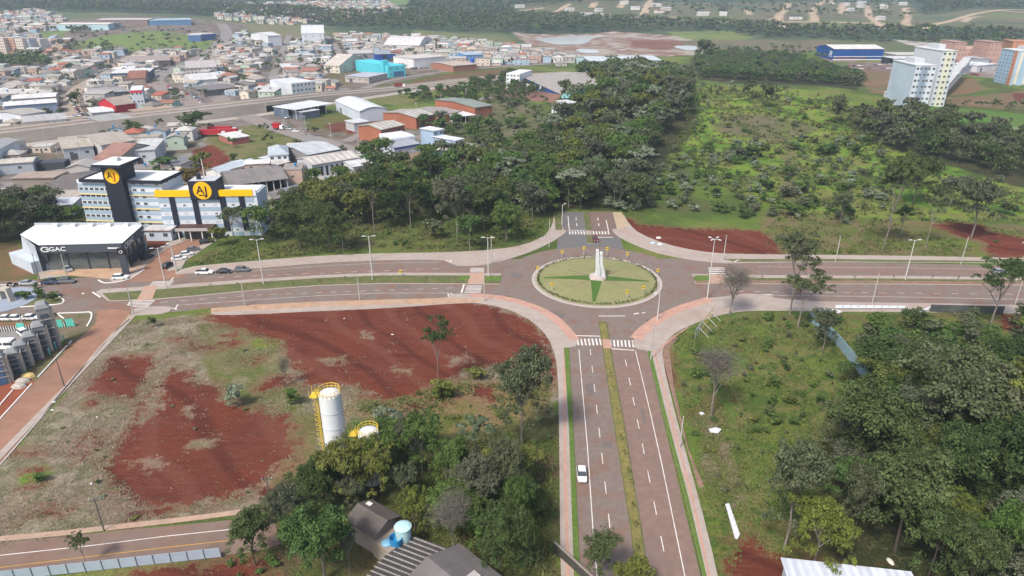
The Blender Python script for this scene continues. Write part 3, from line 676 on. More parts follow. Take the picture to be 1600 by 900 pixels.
# ---------------- town avenues, lanes and the elevated highway ----------------
AVE = mat('town_asphalt', (.235,.215,.2), .9, .12, .12, spec=.1, stain=.5, stcol=(.3,.2,.16))
def tstrip(pts, w, m, name, dz=.15, kind='structure', sm=2, parent=None, world=None, zf=None):
    pl = world or smooth(path_px(pts), sm, False)
    out = [pl[0]]
    for a_, b_ in zip(pl, pl[1:]):
        d = math.dist(a_, b_); k = max(1, int(d / 8))
        for i in range(1, k + 1): out.append((a_[0]+(b_[0]-a_[0])*i/k, a_[1]+(b_[1]-a_[1])*i/k))
    l, r = strip(out, w/2); b = MB()
    for i in range(len(l)-1):
        q = [l[i], l[i+1], r[i+1], r[i]]; b.add([(x, y, (zf(x, y) if zf else float(terr(x, y))) + dz) for x, y in q], [(0,3,2,1)], m)
    return b.build(name, parent, kind=kind if not parent else None)
tstrip([(338,150),(372,178),(440,203),(500,221),(560,240),(620,262),(660,285)], 13, AVE, 'avenue', .2)
tstrip([(372,176),(440,198),(500,216),(560,234)], 2.5, PAVEP, 'pavement', .3) if 0 else None
tstrip([(540,222),(575,205),(610,193),(700,166),(790,146),(860,132)], 7, AVE, 'lane', .22)
tstrip([(660,285),(690,300)], 9, AVE, 'lane', .18)
tstrip([(318,172),(285,152),(250,136),(238,126),(250,117),(287,102),(325,84),(348,66),(357,52),(345,37)], 16, AVE, 'winding_avenue', .25)
tstrip([(125,190),(108,165),(118,138),(160,118),(190,96),(215,82)], 11, mat('town_dusty_street', (.34,.27,.21), .95, .15, .12, spec=.1), 'town_street', .22)
tstrip([(560,142),(600,127),(680,113),(760,106),(860,100)], 8, AVE, 'lane', .2); tstrip([(424,125),(436,96),(445,70),(452,55)], 8, AVE, 'lane', .2)
tstrip([(520,110),(535,90),(520,66),(510,56)], 8, AVE, 'lane', .2); tstrip([(500,118),(540,106),(640,95)], 7, AVE, 'lane', .2)
tstrip([(0,125),(60,118),(130,112)], 7, AVE, 'lane', .2); tstrip([(0,290),(60,285),(110,262),(150,238),(170,225)], 8, AVE, 'lane', .2)
# highway deck
hw = smooth(path_px([(-260,262),(-60,236),(40,224),(200,203),(330,187),(430,174),(500,162),(580,150),(660,138),(760,126),(880,119)]), 2, False)
HWX0, HWX1 = at(470,170)[0], at(640,142)[0]
def hwz(x, y): return float(terr(x, y)) + 5.6*(1 - float(sstep(HWX0-30, HWX1+20, x))) + .25
CONC = mat('highway_concrete', (.50,.44,.37), .9, .12, .08, spec=.1, stain=.5, stcol=(.3,.24,.2)); HASPH = mat('highway_asphalt', (.31,.275,.245), .9, .1, .1, spec=.1, stain=.5, stcol=(.3,.22,.17))
out = [hw[0]]
for a_, b_ in zip(hw, hw[1:]):
    d = math.dist(a_, b_); k = max(1, int(d/10)); out += [(a_[0]+(b_[0]-a_[0])*i/k, a_[1]+(b_[1]-a_[1])*i/k) for i in range(1, k+1)]
hw = out
HL, HR = strip(hw, 24, 0)
hb = MB(); G0, G1 = at(395,180)[0], at(455,172)[0]
for i in range(len(hw)-1):
    (l0, l1), (r0, r1) = (HL[i], HL[i+1]), (HR[i], HR[i+1])
    zl0, zl1 = hwz(*r0), hwz(*r1)
    hb.add([(*r0,zl0),(*r1,zl1),(*l1,zl1),(*l0,zl0)], [(0,1,2,3)], HASPH)
    under = G0 < r0[0] < G1
    for (a0, a1), flip in (((r0, r1), False), ((l0, l1), True)):
        bz0 = zl0-1.4 if under else float(terr(*a0))-1.5; bz1 = zl1-1.4 if under else float(terr(*a1))-1.5
        f = [(0,1,2,3)] if not flip else [(0,3,2,1)]
        hb.add([(*a0,bz0),(*a1,bz1),(*a1,zl1),(*a0,zl0)], f, CONC)
    if under: hb.add([(*r0,zl0-1.4),(*r1,zl1-1.4),(*l1,zl1-1.4),(*l0,zl0-1.4)], [(0,3,2,1)], CONC)
ho = hb.build('highway', kind='structure')
SRV = mat('service_asphalt', (.37,.33,.29), .9, .12, .15, spec=.1, stain=.5, stcol=(.32,.24,.18)); svl, svr = strip(hw, -1.0, 11.5); svb = MB()
for i in range(len(hw)-1):
    if hw[i][0] < HWX1+40: svb.add([(x, y, float(terr(x, y))+.16) for x, y in (svl[i], svl[i+1], svr[i+1], svr[i])], [(0,3,2,1)], SRV)
svb.build('service_road', kind='structure')
CREAM = mat('parapet', (.50,.42,.34), .9, .1, .2, spec=.1)
for off0, off1, h, nm, mm in ((.1,.5,.9,'parapet',CREAM),(11.6,12.4,.9,'parapet',CREAM),(23.4,23.9,.9,'parapet',CREAM)):
    a1, _ = strip(hw, off0, 0); a2, _ = strip(hw, off1, 0); b = MB()
    for i in range(len(hw)-1):
        z0_, z1_ = hwz(*hw[i]), hwz(*hw[i+1]); p0, p1, q0, q1 = a1[i], a1[i+1], a2[i], a2[i+1]
        b.add([(*p0,z0_),(*p1,z1_),(*q1,z1_),(*q0,z0_),(*p0,z0_+h),(*p1,z1_+h),(*q1,z1_+h),(*q0,z0_+h)], [(4,5,6,7),(0,1,5,4),(2,3,7,6)], mm)
    b.build(nm, ho)
a1, a2 = strip(hw, 6, -5.6)[0], strip(hw, 18, -17.6)[0]
b = MB()
for k in range(6):
    t = (k + .5)/6; x = G0 + (G1-G0)*t; i = min(range(len(hw)), key=lambda j: abs(hw[j][0]-x))
    for s in (4, 20):
        c = strip(hw, s, 0)[0][i]; b.tube((*c, float(terr(*c))-.5), (*c, hwz(*hw[i])-1.3), .8, .8, CONC, 10)
b.build('bridge_pier', ho)

# ---------------- water ----------------
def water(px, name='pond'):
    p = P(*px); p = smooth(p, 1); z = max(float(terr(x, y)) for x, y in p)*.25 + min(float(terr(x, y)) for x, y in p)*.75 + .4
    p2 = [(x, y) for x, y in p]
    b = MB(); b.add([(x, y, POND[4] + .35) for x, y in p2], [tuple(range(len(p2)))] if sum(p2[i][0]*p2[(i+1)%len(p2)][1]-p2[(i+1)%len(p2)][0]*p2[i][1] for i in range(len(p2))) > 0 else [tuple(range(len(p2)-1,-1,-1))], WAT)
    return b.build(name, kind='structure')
WAT = mat('pond_water', (.66,.68,.66), .15, .05, .02, spec=.5)  # bright sky reflection is painted in as a pale base colour
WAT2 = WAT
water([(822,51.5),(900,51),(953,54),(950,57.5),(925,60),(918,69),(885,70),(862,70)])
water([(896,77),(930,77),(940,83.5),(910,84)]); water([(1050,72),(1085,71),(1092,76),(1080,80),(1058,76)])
ORD2 = ['first','second','third','fourth','fifth','sixth','seventh','eighth','ninth','tenth','eleventh','twelfth','thirteenth','fourteenth','fifteenth','sixteenth','seventeenth','eighteenth','nineteenth','twentieth'] + ['twenty-' + q for q in ('first','second','third','fourth','fifth','sixth','seventh','eighth','ninth')]
ORDW = ['leftmost','second','third','fourth','fifth','sixth','seventh','eighth','ninth']
# ---------------- vegetation ----------------
def leafmat(name, cols, trans=.25):
    m = bpy.data.materials.new(name); m.use_nodes = True; nt = m.node_tree; N, L = nt.nodes, nt.links
    N.remove(N['Principled BSDF']); out = N['Material Output']
    oi = N.new('ShaderNodeObjectInfo'); cr = N.new('ShaderNodeValToRGB'); cr.color_ramp.interpolation = 'LINEAR'
    e = cr.color_ramp.elements; e[0].color = (*cols[0], 1); e[1].color = (*cols[-1], 1); e[0].position = 0; e[1].position = 1
    for i, c in enumerate(cols[1:-1]): q = e.new((i+1)/(len(cols)-1)); q.color = (*c, 1)
    at_ = N.new('ShaderNodeAttribute'); at_.attribute_name = 'tone'; ah = N.new('ShaderNodeAttribute'); ah.attribute_name = 'hue'
    add = N.new('ShaderNodeMath'); add.operation = 'ADD'; L.new(oi.outputs['Random'], add.inputs[0]); L.new(ah.outputs['Fac'], add.inputs[1])
    pp = N.new('ShaderNodeMath'); pp.operation = 'PINGPONG'; pp.inputs[1].default_value = 1.0; L.new(add.outputs[0], pp.inputs[0]); L.new(pp.outputs[0], cr.inputs[0])
    sc = N.new('ShaderNodeVectorMath'); sc.operation = 'SCALE'; L.new(cr.outputs[0], sc.inputs[0]); L.new(at_.outputs['Fac'], sc.inputs['Scale'])
    d = N.new('ShaderNodeBsdfDiffuse'); t = N.new('ShaderNodeBsdfTranslucent'); mx = N.new('ShaderNodeMixShader'); mx.inputs[0].default_value = trans
    L.new(sc.outputs[0], d.inputs['Color']); L.new(sc.outputs[0], t.inputs['Color']); L.new(d.outputs[0], mx.inputs[1]); L.new(t.outputs[0], mx.inputs[2]); L.new(mx.outputs[0], out.inputs['Surface'])
    return m
LM = {
 'dark': leafmat('leaves_dark', [(.048,.080,.030), (.070,.108,.038), (.096,.124,.050), (.124,.134,.080)]),
 'green': leafmat('leaves_green', [(.085,.155,.04), (.11,.165,.046), (.075,.13,.044)]),
 'olive': leafmat('leaves_olive', [(.14,.175,.04), (.17,.18,.05), (.11,.14,.045)]),
 'grey': leafmat('leaves_silver', [(.15,.20,.12), (.25,.285,.20), (.11,.15,.08)]),
 'brown': leafmat('leaves_brown', [(.14,.145,.09), (.12,.13,.085), (.11,.13,.07)]),
 'autumn': leafmat('leaves_autumn', [(.20,.11,.035), (.16,.13,.045), (.13,.11,.05)]),
 'twig': leafmat('twigs_grey', [(.17,.155,.13), (.13,.12,.10), (.12,.125,.09)], .1),
 'grass': leafmat('weed_leaves', [(.09,.14,.035), (.13,.16,.05), (.17,.17,.075), (.10,.13,.045)], .2),
 'dry': leafmat('straw', [(.30,.27,.18), (.24,.21,.14), (.2,.19,.09), (.34,.3,.22)], .2),
}
BARK = mat('bark_grey', (.22,.19,.165), .95, .3, 3, spec=.1, rand=.25)
BARKD = mat('bark_dark', (.085,.07,.058), .95, .3, 3, spec=.1, rand=.2)
BARKW = mat('bark_pale', (.36,.33,.29), .95, .25, 3, spec=.1, rand=.15)
def skeleton(seed, H=10, base=.32, spread=.55, levels=3, nb=(4, 3, 3), up=.5, lean=0.05, trunk_r=.17, wob=.2):
    """limb segments and tip points of a tree of height about H"""
    r = random.Random(seed); segs = []; tips = []
    def grow(p, d, ln, rad, lv):
        q = p + d * ln * .5 + Vector((r.uniform(-wob, wob), r.uniform(-wob, wob), 0)) * ln * .3; e = p + d * ln
        segs.append((p, q, rad, rad*.85)); segs.append((q, e, rad*.85, rad*.66))
        if lv >= levels: tips.append(e); return
        k = nb[min(lv, len(nb)-1)]; a0 = r.uniform(0, 6.28)
        for i in range(k):
            a = a0 + 6.28*i/k + r.uniform(-.5, .5); s = spread * r.uniform(.7, 1.4) * (1 + .35*lv)
            nd_ = (d*(.6 if lv else .8) + Vector((math.cos(a)*s, math.sin(a)*s, up * r.uniform(.4, 1)))).normalized()
            grow(e - d*ln*r.uniform(0, .28), nd_, ln * r.uniform(.55, .85) * (.95 if lv else .8), rad*.55, lv+1)
    grow(Vector((0, 0, -.3)), Vector((r.uniform(-lean, lean), r.uniform(-lean, lean), 1)).normalized(), H*base, trunk_r, 0)
    zt = max(t.z for t in tips) ; k = (H*.9) / zt
    f = lambda v: Vector((v.x*k, v.y*k, v.z*k if v.z > 0 else v.z))
    return [(f(a), f(b), x, y) for a, b, x, y in segs], [f(t) for t in tips]
def limbs(segs, name, m, rmin=.012, n=5):
    b = MB()
    for a_, c_, r0, r1 in segs: b.tube(a_, c_, max(r0, rmin), max(r1, rmin), m, n if r0 > .04 else 3, False)
    return b.mesh(name)
def leafcloud(lobes, n, size, seed, puffs=12, flat_=0.0, lowcut=-.45, aspect=1.0, droop=0):
    """lobes: array (k,6) cx,cy,cz,rx,ry,rz -> quads"""
    g = np.random.RandomState(seed); lb = np.array(lobes, float); k = len(lb)
    # puffs on each lobe
    d = g.normal(size=(k*puffs, 3)); d /= np.linalg.norm(d, axis=1)[:, None]
    d[:, 2] = np.where(d[:, 2] < lowcut, -d[:, 2]*.6, d[:, 2])
    li = np.repeat(np.arange(k), puffs)
    pc = lb[li, :3] + d*lb[li, 3:]*g.uniform(.55, .95, (k*puffs, 1)); pr = lb[li, 3:]*g.uniform(.28, .5, (k*puffs, 1))
    wgt = (pr[:, 0]*pr[:, 2])**1.0; wgt /= wgt.sum()
    pi = g.choice(k*puffs, n, p=wgt)
    e = g.normal(size=(n, 3)); e /= np.linalg.norm(e, axis=1)[:, None]; e[:, 2] = np.where(e[:, 2] < -.35, -e[:, 2], e[:, 2])
    pos = pc[pi] + e*pr[pi]*g.uniform(.55, 1.15, (n, 1))
    nrm = e*.75 + d[pi]*.35 + g.normal(size=(n, 3))*.45; nrm[:, 2] += .25 + flat_; nrm /= np.linalg.norm(nrm, axis=1)[:, None]
    t = np.cross(nrm, g.normal(size=(n, 3))); t /= np.linalg.norm(t, axis=1)[:, None]; bt = np.cross(nrm, t)
    s = size*g.uniform(.6, 1.35, (n, 1)); a = t*s*.5; b = bt*s*.5*aspect
    V = np.stack([pos-a-b*.3, pos-b*.75+a*.2, pos+a+b*.3, pos+b*.8-a*.2], 1).reshape(-1, 3)
    ptone = g.uniform(.72, 1.32, k*puffs); phue = g.uniform(-.12, .12, k*puffs)
    tone = np.repeat(ptone[pi]*g.uniform(.8, 1.2, n), 4); hue = np.repeat(phue[pi] + .12*g.rand(n), 4)
    return V, tone, hue
def cloudmesh(name, V, tone, hue, m):
    F = np.arange(len(V)).reshape(-1, 4); me = npmesh(name, V, F, [m], 4)
    for nm, dat in (('tone', tone), ('hue', hue)):
        a = me.attributes.new(nm, 'FLOAT', 'POINT'); a.data.foreach_set('value', dat.astype(np.float32))
    return me
# kind: (leaf key, bark, skeleton kw, lobe radius range, lobe z squash, extra)
KIND = {
 'dark':   ('dark', BARKD, dict(base=.28, spread=.7, nb=(5,3,2), levels=3, up=.5), (1.25, 1.9), .72, .30, 'dense dark green crown'),
 'green':  ('green', BARK, dict(base=.30, spread=.75, nb=(4,3,2), levels=3, up=.5), (1.1, 1.7), .75, .30, 'fresh green crown'),
 'olive':  ('olive', BARK, dict(base=.28, spread=.75, nb=(4,3,2), levels=3, up=.5), (1.1, 1.7), .75, .30, 'yellow-green crown'),
 'brown':  ('brown', BARK, dict(base=.28, spread=.7, nb=(4,3,3), levels=3, up=.6), (.9, 1.4), .8, .28, 'brownish thinning crown'),
 'autumn': ('autumn', BARK, dict(base=.28, spread=.7, nb=(4,3,3), levels=3, up=.6), (.9, 1.4), .8, .28, 'orange-brown crown'),
 'grey':   ('grey', BARK, dict(base=.36, spread=.9, nb=(5,3,3), levels=2, up=.35), (1.0, 1.5), .34, .28, 'silvery umbrella crown'),
 'tall':   ('dark', BARK, dict(base=.5, spread=.6, nb=(4,3,3), levels=3, up=.6, trunk_r=.13), (.75, 1.2), .6, .26, 'high crown on a long pale trunk'),
 'sparse': ('dark', BARK, dict(base=.38, spread=.8, nb=(4,3,3), levels=3, up=.55, trunk_r=.16), (.7, 1.15), .6, .24, 'open see-through crown on bare limbs'),
 'bare':   ('twig', BARK, dict(base=.2, spread=.6, nb=(6,4,4,3), levels=4, up=.6, trunk_r=.15), (.7, 1.1), .8, .13, 'leafless grey branches'),
}
NL = {0: 14000, 1: 3000, 2: 600}
PROTO = {}
def proto(kind, lod, var):
    key = (kind, lod, var)
    if key in PROTO: return PROTO[key]
    lk, bark, kw, (r0, r1), sq, ls, _ = KIND[kind]; seed = hash((kind, var)) % 1 + sum(map(ord, kind))*13 + var*101
    segs, tips = skeleton(seed, **kw); r = random.Random(seed)
    lobes = []
    for t in tips:
        rr = r.uniform(r0, r1); lobes.append((t.x, t.y, t.z, rr, rr*r.uniform(.85, 1.15), rr*sq))
    if kind in ('dark', 'green', 'olive', 'brown', 'autumn'):
        for (p_, q_, ra, rb) in segs:
            if q_.z > 3.6 and ra < .13 and r.random() < .5:
                rr = r.uniform(r0, r1)*.85; lobes.append((q_.x*1.12, q_.y*1.12, q_.z - rr*.2, rr, rr, rr*.85))
        mr_ = max(math.hypot(l[0], l[1]) for l in lobes)
        for i_ in range(9):
            a_ = 6.283*i_/9 + r.uniform(-.3, .3); d_ = mr_*r.uniform(.55, .9); rr = r.uniform(r0, r1)*.9; lobes.append((d_*math.cos(a_), d_*math.sin(a_), r.uniform(3.0, 5.0), rr, rr, rr*.85))
    top = max(l[2]+l[5] for l in lobes); k = 10.0/top
    lobes = [(x*k, y*k, z*k, a*k, b*k, c*k) for x, y, z, a, b, c in lobes]; segs = [(p*k, q*k, a, b) for p, q, a, b in segs]
    wid = max(max(abs(l[0])+l[3] for l in lobes), max(abs(l[1])+l[4] for l in lobes))*2*.92
    n = NL[lod]; n0 = {'bare': .8, 'sparse': .55, 'tall': .7, 'brown': .8}.get(kind, 1.0)
    size = ls * .80 * math.sqrt(NL[0]/n) * (1.0 if lod == 0 else .92) * (1 if kind == 'bare' else 1.15)
    V, tn, hu = leafcloud(lobes, int(n*n0), size, seed, 7 if lod < 2 else 4)
    me = cloudmesh('crown_'+kind, V, tn, hu, LM[lk])
    keep = segs if lod == 0 else [s for s in segs if s[2] > (.02 if kind in ('bare', 'sparse', 'tall') else .07)]
    tm = limbs(keep, 'trunk_'+kind, bark, .018 if lod == 0 else .03, 6 if lod == 0 else 4)
    PROTO[key] = (me, tm, wid, (V, tn, hu)); return PROTO[key]
TREES = []      # (x, y, h, w, kind, where)
def ptree(px, ytop, ybase, wpx, kind, where='', label=None):
    b = at(px, ybase); h = max(2.0, hz(b.y, ytop) - b.z); w = wpx / pxm(b.y, b.z + h*.6)
    TREES.append([b.x, b.y, b.z, h, w, kind, where, label])
def wood(px, spacing, kinds, hr, wr=(.75, 1.05), where='', poly=None, seed=1, avoid=()):
    pl = poly or P(*px); a = np.array(pl); r = random.Random(seed*77+5)
    x = a[:, 0].min()
    ys_ = a[:, 1].min(); cells = []
    while ys_ < a[:, 1].max():
        x = a[:, 0].min()
        while x < a[:, 0].max():
            X, Y = x + r.uniform(-.42, .42)*spacing, ys_ + r.uniform(-.42, .42)*spacing
            if inside(X, Y, pl) and all(math.hypot(X-q[0], Y-q[1]) > q[2] for q in avoid):
                h = r.uniform(*hr); TREES.append([X, Y, float(terr(X, Y)), h, h*r.uniform(*wr), r.choice(kinds), where, None])
            x += spacing
        ys_ += spacing
# named trees seen in the photo -------------------------------------------------
for t in [
 (-25,300,385,80,'dark','wood left of the hotel'),(14,308,374,62,'dark','wood left of the hotel'),(52,314,368,58,'brown','wood left of the hotel'),(84,318,362,52,'dark','wood left of the hotel'),(116,318,356,46,'green','wood left of the hotel'),
 (366,320,375,58,'sparse','in front of the hotel'),(410,322,376,60,'green','in front of the hotel'),(446,320,376,52,'dark','in front of the hotel'),(346,354,384,34,'olive','in front of the hotel'),
 (470,305,388,84,'dark','verge of the west avenue'),(517,312,395,74,'dark','verge of the west avenue'),(537,326,394,42,'sparse','verge of the west avenue'),(560,296,352,56,'olive','wood behind the west avenue'),
 (585,262,362,64,'tall','wood behind the west avenue'),(607,318,358,44,'dark','wood behind the west avenue'),(642,270,356,52,'tall','wood behind the west avenue'),(672,236,312,58,'tall','wood behind the west avenue'),
 (714,268,374,84,'brown','wood behind the west avenue'),(735,337,391,50,'green','verge of the west avenue'),(758,284,366,62,'dark','wood behind the west avenue'),(790,316,376,62,'green','verge of the west avenue'),
 (505,288,348,70,'olive','wood behind the west avenue'),(628,300,350,46,'green','wood behind the west avenue'),(680,340,372,40,'dark','verge of the west avenue'),
 (1140,414,492,78,'bare','by the east junction pavement'),(1234,366,492,96,'sparse','by the east junction pavement'),(1246,420,512,72,'sparse','by the east junction pavement'),(1284,478,552,58,'brown','beside the green net fence'),
 (1546,404,513,100,'sparse','in front of the dark fence'),(1112,540,650,100,'bare','in the south-east field'),(1378,246,392,66,'tall','slope above the east avenue'),(1404,318,372,34,'sparse','slope above the east avenue'),
 (1446,288,386,46,'sparse','slope above the east avenue'),(1517,268,372,90,'brown','slope above the east avenue'),(1425,236,322,76,'dark','slope above the east avenue'),(1482,272,326,56,'brown','slope above the east avenue'),
 (1312,296,350,40,'sparse','slope above the east avenue'),(1305,146,192,36,'dark','on the green slope'),(1198,128,170,34,'dark','on the green slope'),(1168,124,158,24,'dark','on the green slope'),(1098,60,96,30,'dark','edge of the quarry'),
 (685,494,606,46,'sparse','edge of the large bare red lot'),(448,556,604,34,'bare','edge of the large bare red lot'),(815,545,696,98,'brown','beside the south road pavement'),(134,838,884,34,'sparse','beside the silver guard fence'),
 (936,834,908,64,'dark','on the south road at the bottom edge'),(985,874,935,66,'olive','on the south median at the bottom edge'),
 (400,796,884,72,'dark','garden of the old farmhouse'),(452,762,836,64,'brown','garden of the old farmhouse'),(490,728,806,70,'dark','garden of the old farmhouse'),(508,790,906,118,'green','garden of the old farmhouse'),
 (545,690,790,84,'olive','beside the white silo'),(585,690,785,84,'olive','beside the white silo'),(510,715,800,60,'dark','beside the white silo'),(600,672,770,60,'green','beside the white silo'),(632,726,790,60,'brown','garden of the old farmhouse'),(650,766,838,64,'olive','garden of the old farmhouse'),
 (660,652,738,82,'green','wood behind the old farmhouse'),(706,688,770,80,'green','wood behind the old farmhouse'),(745,655,735,60,'grey','wood behind the old farmhouse'),(708,770,862,96,'bare','garden of the old farmhouse'),
 (752,720,815,78,'brown','wood behind the old farmhouse'),(792,690,790,72,'dark','wood behind the old farmhouse'),(783,790,900,96,'dark','wood beside the south road'),(814,746,850,56,'green','wood beside the south road'),(818,806,905,50,'dark','wood beside the south road'),
 (548,826,900,44,'bare','garden of the old farmhouse'),(642,650,716,60,'brown','wood behind the old farmhouse'),(612,640,690,50,'grey','wood behind the old farmhouse'),(700,820,880,56,'brown','wood beside the south road'),(560,745,800,56,'brown','garden of the old farmhouse'),
 (740,850,930,80,'dark','wood beside the south road'),
 (1360,608,764,150,'dark','big wood at the lower right'),(1398,702,862,136,'dark','big wood at the lower right'),(1224,686,858,112,'brown','edge of the lower right wood'),(1268,776,892,128,'olive','edge of the lower right wood'),
 (1490,556,714,190,'dark','big wood at the lower right'),(1590,566,720,150,'olive','big wood at the lower right'),(1480,668,812,150,'dark','big wood at the lower right'),(1572,660,820,150,'dark','big wood at the lower right'),
 (1552,790,930,110,'green','big wood at the lower right'),(1640,740,880,140,'dark','big wood at the lower right'),(1448,780,905,110,'dark','big wood at the lower right'),(1404,538,628,76,'sparse','big wood at the lower right'),
 (1330,720,850,70,'dark','big wood at the lower right'),(1660,640,790,150,'dark','big wood at the lower right'),(1420,600,700,90,'brown','big wood at the lower right'),(1500,820,950,90,'dark','big wood at the lower right'),
 (306,174,210,56,'dark','beside the red lorries'),(212,192,218,32,'dark','beside the elevated highway'),(233,204,216,18,'green','beside the elevated highway'),(297,262,300,40,'autumn','behind the hotel'),(318,236,275,34,'olive','behind the hotel'),(256,246,272,44,'green','behind the hotel'),
 (367,238,260,14,'dark','empty lot behind the hotel'),(119,142,168,22,'dark','in the town'),(492,262,300,30,'green','behind the west avenue wood'),(535,258,300,36,'green','behind the west avenue wood')]:
    ptree(*t)
av = [(t[0], t[1], 4.0) for t in TREES]
# hatch: buildings keep their ground free (filled later by the building lists through KEEP)
wood([(452,330),(620,290),(760,250),(850,240),(862,330),(800,366),(700,352),(560,345),(470,352)], 8.2, ['dark','dark','green','brown','green','olive'], (8, 15), where='wood behind the west avenue', avoid=av, seed=2)
wood([(700,300),(820,262),(870,200),(905,120),(980,112),(1075,122),(1082,175),(1010,255),(1010,330),(980,338),(955,330),(880,330),(850,333),(760,312)], 9.5, ['dark','green','brown','green','dark','grey','olive'], (9, 17), where='hill wood behind the roundabout', avoid=av, seed=3)
wood([(1085,95),(1130,88),(1225,90),(1345,122),(1345,136),(1200,128),(1090,122)], 8.5, ['green','green','dark'], (8, 11), where='plantation on the ridge', avoid=av, seed=4)
wood([(1335,180),(1430,188),(1500,205),(1600,225),(1680,245),(1680,300),(1590,285),(1500,262),(1430,250),(1340,218)], 9.5, ['dark','dark','brown'], (10, 15), where='wood beyond the green slope', avoid=av, seed=5)
wood([(-140,318),(130,318),(134,344),(40,362),(-30,385),(-140,410)], 8, ['dark','dark','green','brown'], (9, 14), where='wood left of the hotel', avoid=av, seed=6)
wood([(1300,640),(1370,600),(1500,580),(1720,560),(1720,980),(1420,960),(1330,860),(1310,760)], 7.5, ['dark','dark','olive','brown','green'], (8, 14), (1.0, 1.3), where='big wood at the lower right', avoid=av, seed=7)
wood([(1340,520),(1480,500),(1700,505),(1700,585),(1500,590),(1350,585)], 6.5, ['dark','green','brown'], (3.5, 6.5), (1.0, 1.5), where='thicket below the dark fence', avoid=av, seed=8)
wood([(600,700),(690,705),(770,725),(808,770),(822,860),(780,930),(710,880),(690,820),(680,790),(640,740),(590,730)], 4.8, ['dark','green','brown','dark','olive'], (5, 9), (1.1, 1.5), where='wood behind the old farmhouse', avoid=av, seed=9)
wood([(430,800),(470,760),(560,770),(555,800),(480,830),(440,850)], 4.2, ['dark','brown','green'], (3, 6), (1.1, 1.5), where='garden of the old farmhouse', avoid=av, seed=10)
wood([(560,235),(640,262),(700,232),(790,228),(800,262),(700,290),(600,300),(560,290)], 11, ['dark','green','brown'], (8, 14), where='behind the west avenue wood', avoid=av, seed=11)
wood([(650,170),(690,185),(780,205),(790,235),(740,228),(640,200)], 11, ['dark','green'], (6, 11), where='among the brick workshops', avoid=av, seed=12)
wood([(620,150),(680,146),(800,118),(870,140),(850,150),(740,165),(640,160)], 9, ['dark','dark','green'], (5, 9), where='hedge below the highway cutting', avoid=av, seed=13)
# shrubs ------------------------------------------------------------------------
SHRUBS = []
def shrub_area(px, spacing, cols, hr, where, seed=1, wr=(1.1, 1.9)):
    pl = P(*px); a = np.array(pl); r = random.Random(seed*31+3); y = a[:, 1].min()
    while y < a[:, 1].max():
        x = a[:, 0].min()
        while x < a[:, 0].max():
            X, Y = x + r.uniform(-.5, .5)*spacing, y + r.uniform(-.5, .5)*spacing
            if inside(X, Y, pl) and r.random() < .85:
                h = hr[0] + (hr[1]*1.15-hr[0])*r.random()**2.0; pm = .5+.5*math.sin(X*.11+seed)*math.sin(Y*.085+seed*2)+.25*math.sin(X*.31+Y*.23); SHRUBS.append([X, Y, float(terr(X, Y)), h*(.5+pm*.8), h*(.5+pm*.8)*r.uniform(*wr), r.choice(cols), where])
            x += spacing
        y += spacing
def pshrub(px, ytop, ybase, wpx, k, where):
    b = at(px, ybase); h = max(.5, hz(b.y, ytop) - b.z); SHRUBS.append([b.x, b.y, b.z, h, wpx/pxm(b.y), k, where])
shrub_area([(1040,235),(1180,225),(1350,215),(1420,260),(1400,300),(1290,345),(1180,345),(1060,330),(1010,290)], 6.6, ['grey','green','grey','brown','green','dark'], (2, 5.5), 'on the scrubby green slope', 2)
shrub_area([(880,250),(1050,240),(1080,330),(960,334),(890,330),(800,345)], 9, ['grey','grey','green'], (3, 6), 'at the foot of the hill wood', 3)
shrub_area([(700,168),(800,150),(880,190),(860,240),(790,230),(740,210)], 11, ['brown','green','grey','dark'], (2, 5), 'in the brushland by the workshops', 4)
shrub_area([(1080,135),(1340,165),(1400,220),(1250,220),(1080,210)], 9, ['green','grey','olive','brown'], (1.5, 3.5), 'on the upper green slope', 5)
shrub_area([(1200,300),(1600,330),(1600,350),(1340,352),(1210,345)], 10, ['grey','green','dark'], (1.5, 4), 'along the top of the east verge', 6)
shrub_area([(440,352),(560,345),(840,345),(850,360),(780,385),(560,388),(440,392)], 7, ['green','dark','green'], (.8, 2.4), 'on the green verge of the west avenue', 7)
shrub_area([(1060,520),(1180,492),(1330,500),(1330,560),(1290,690),(1290,770),(1160,800),(1110,760),(1070,640)], 4.0, ['green','olive','dark','green','brown'], (.5, 1.9), 'in the south-east field', 8)
shrub_area([(760,700),(868,640),(870,860),(800,930)], 4.5, ['green','olive'], (.8, 2), 'beside the south road pavement', 9)
shrub_area([(560,640),(700,600),(850,610),(860,690),(700,650)], 5.5, ['olive','green','brown'], (.6, 1.8), 'on the grassy edge of the red lot', 10)
shrub_area([(350,868),(430,850),(450,900),(400,930),(330,900)], 2.4, ['green','green'], (1, 1.8), 'bank at the end of the guard fence', 11)
shrub_area([(1230,335),(1600,352),(1600,398),(1230,396)], 11, ['olive','green'], (.5, 1.4), 'on the east verge', 12)
for t in [(242,494,512,18,'dark','dry lot by the dirt street'),(367,602,636,44,'grey','dry lot beside the red soil'),(455,604,632,34,'green','dry lot beside the red soil'),(686,590,622,52,'olive','grassy edge of the red lot'),(745,572,592,40,'olive','grassy edge of the red lot'),
          (60,738,752,30,'green','dry lot near the left edge'),(620,645,690,60,'grey','beside the second silo'),(1090,575,590,26,'green','in the south-east field'),(1200,488,500,22,'green','by the east junction pavement'),(1470,505,525,50,'green','thicket below the dark fence')]:
    pshrub(*t)
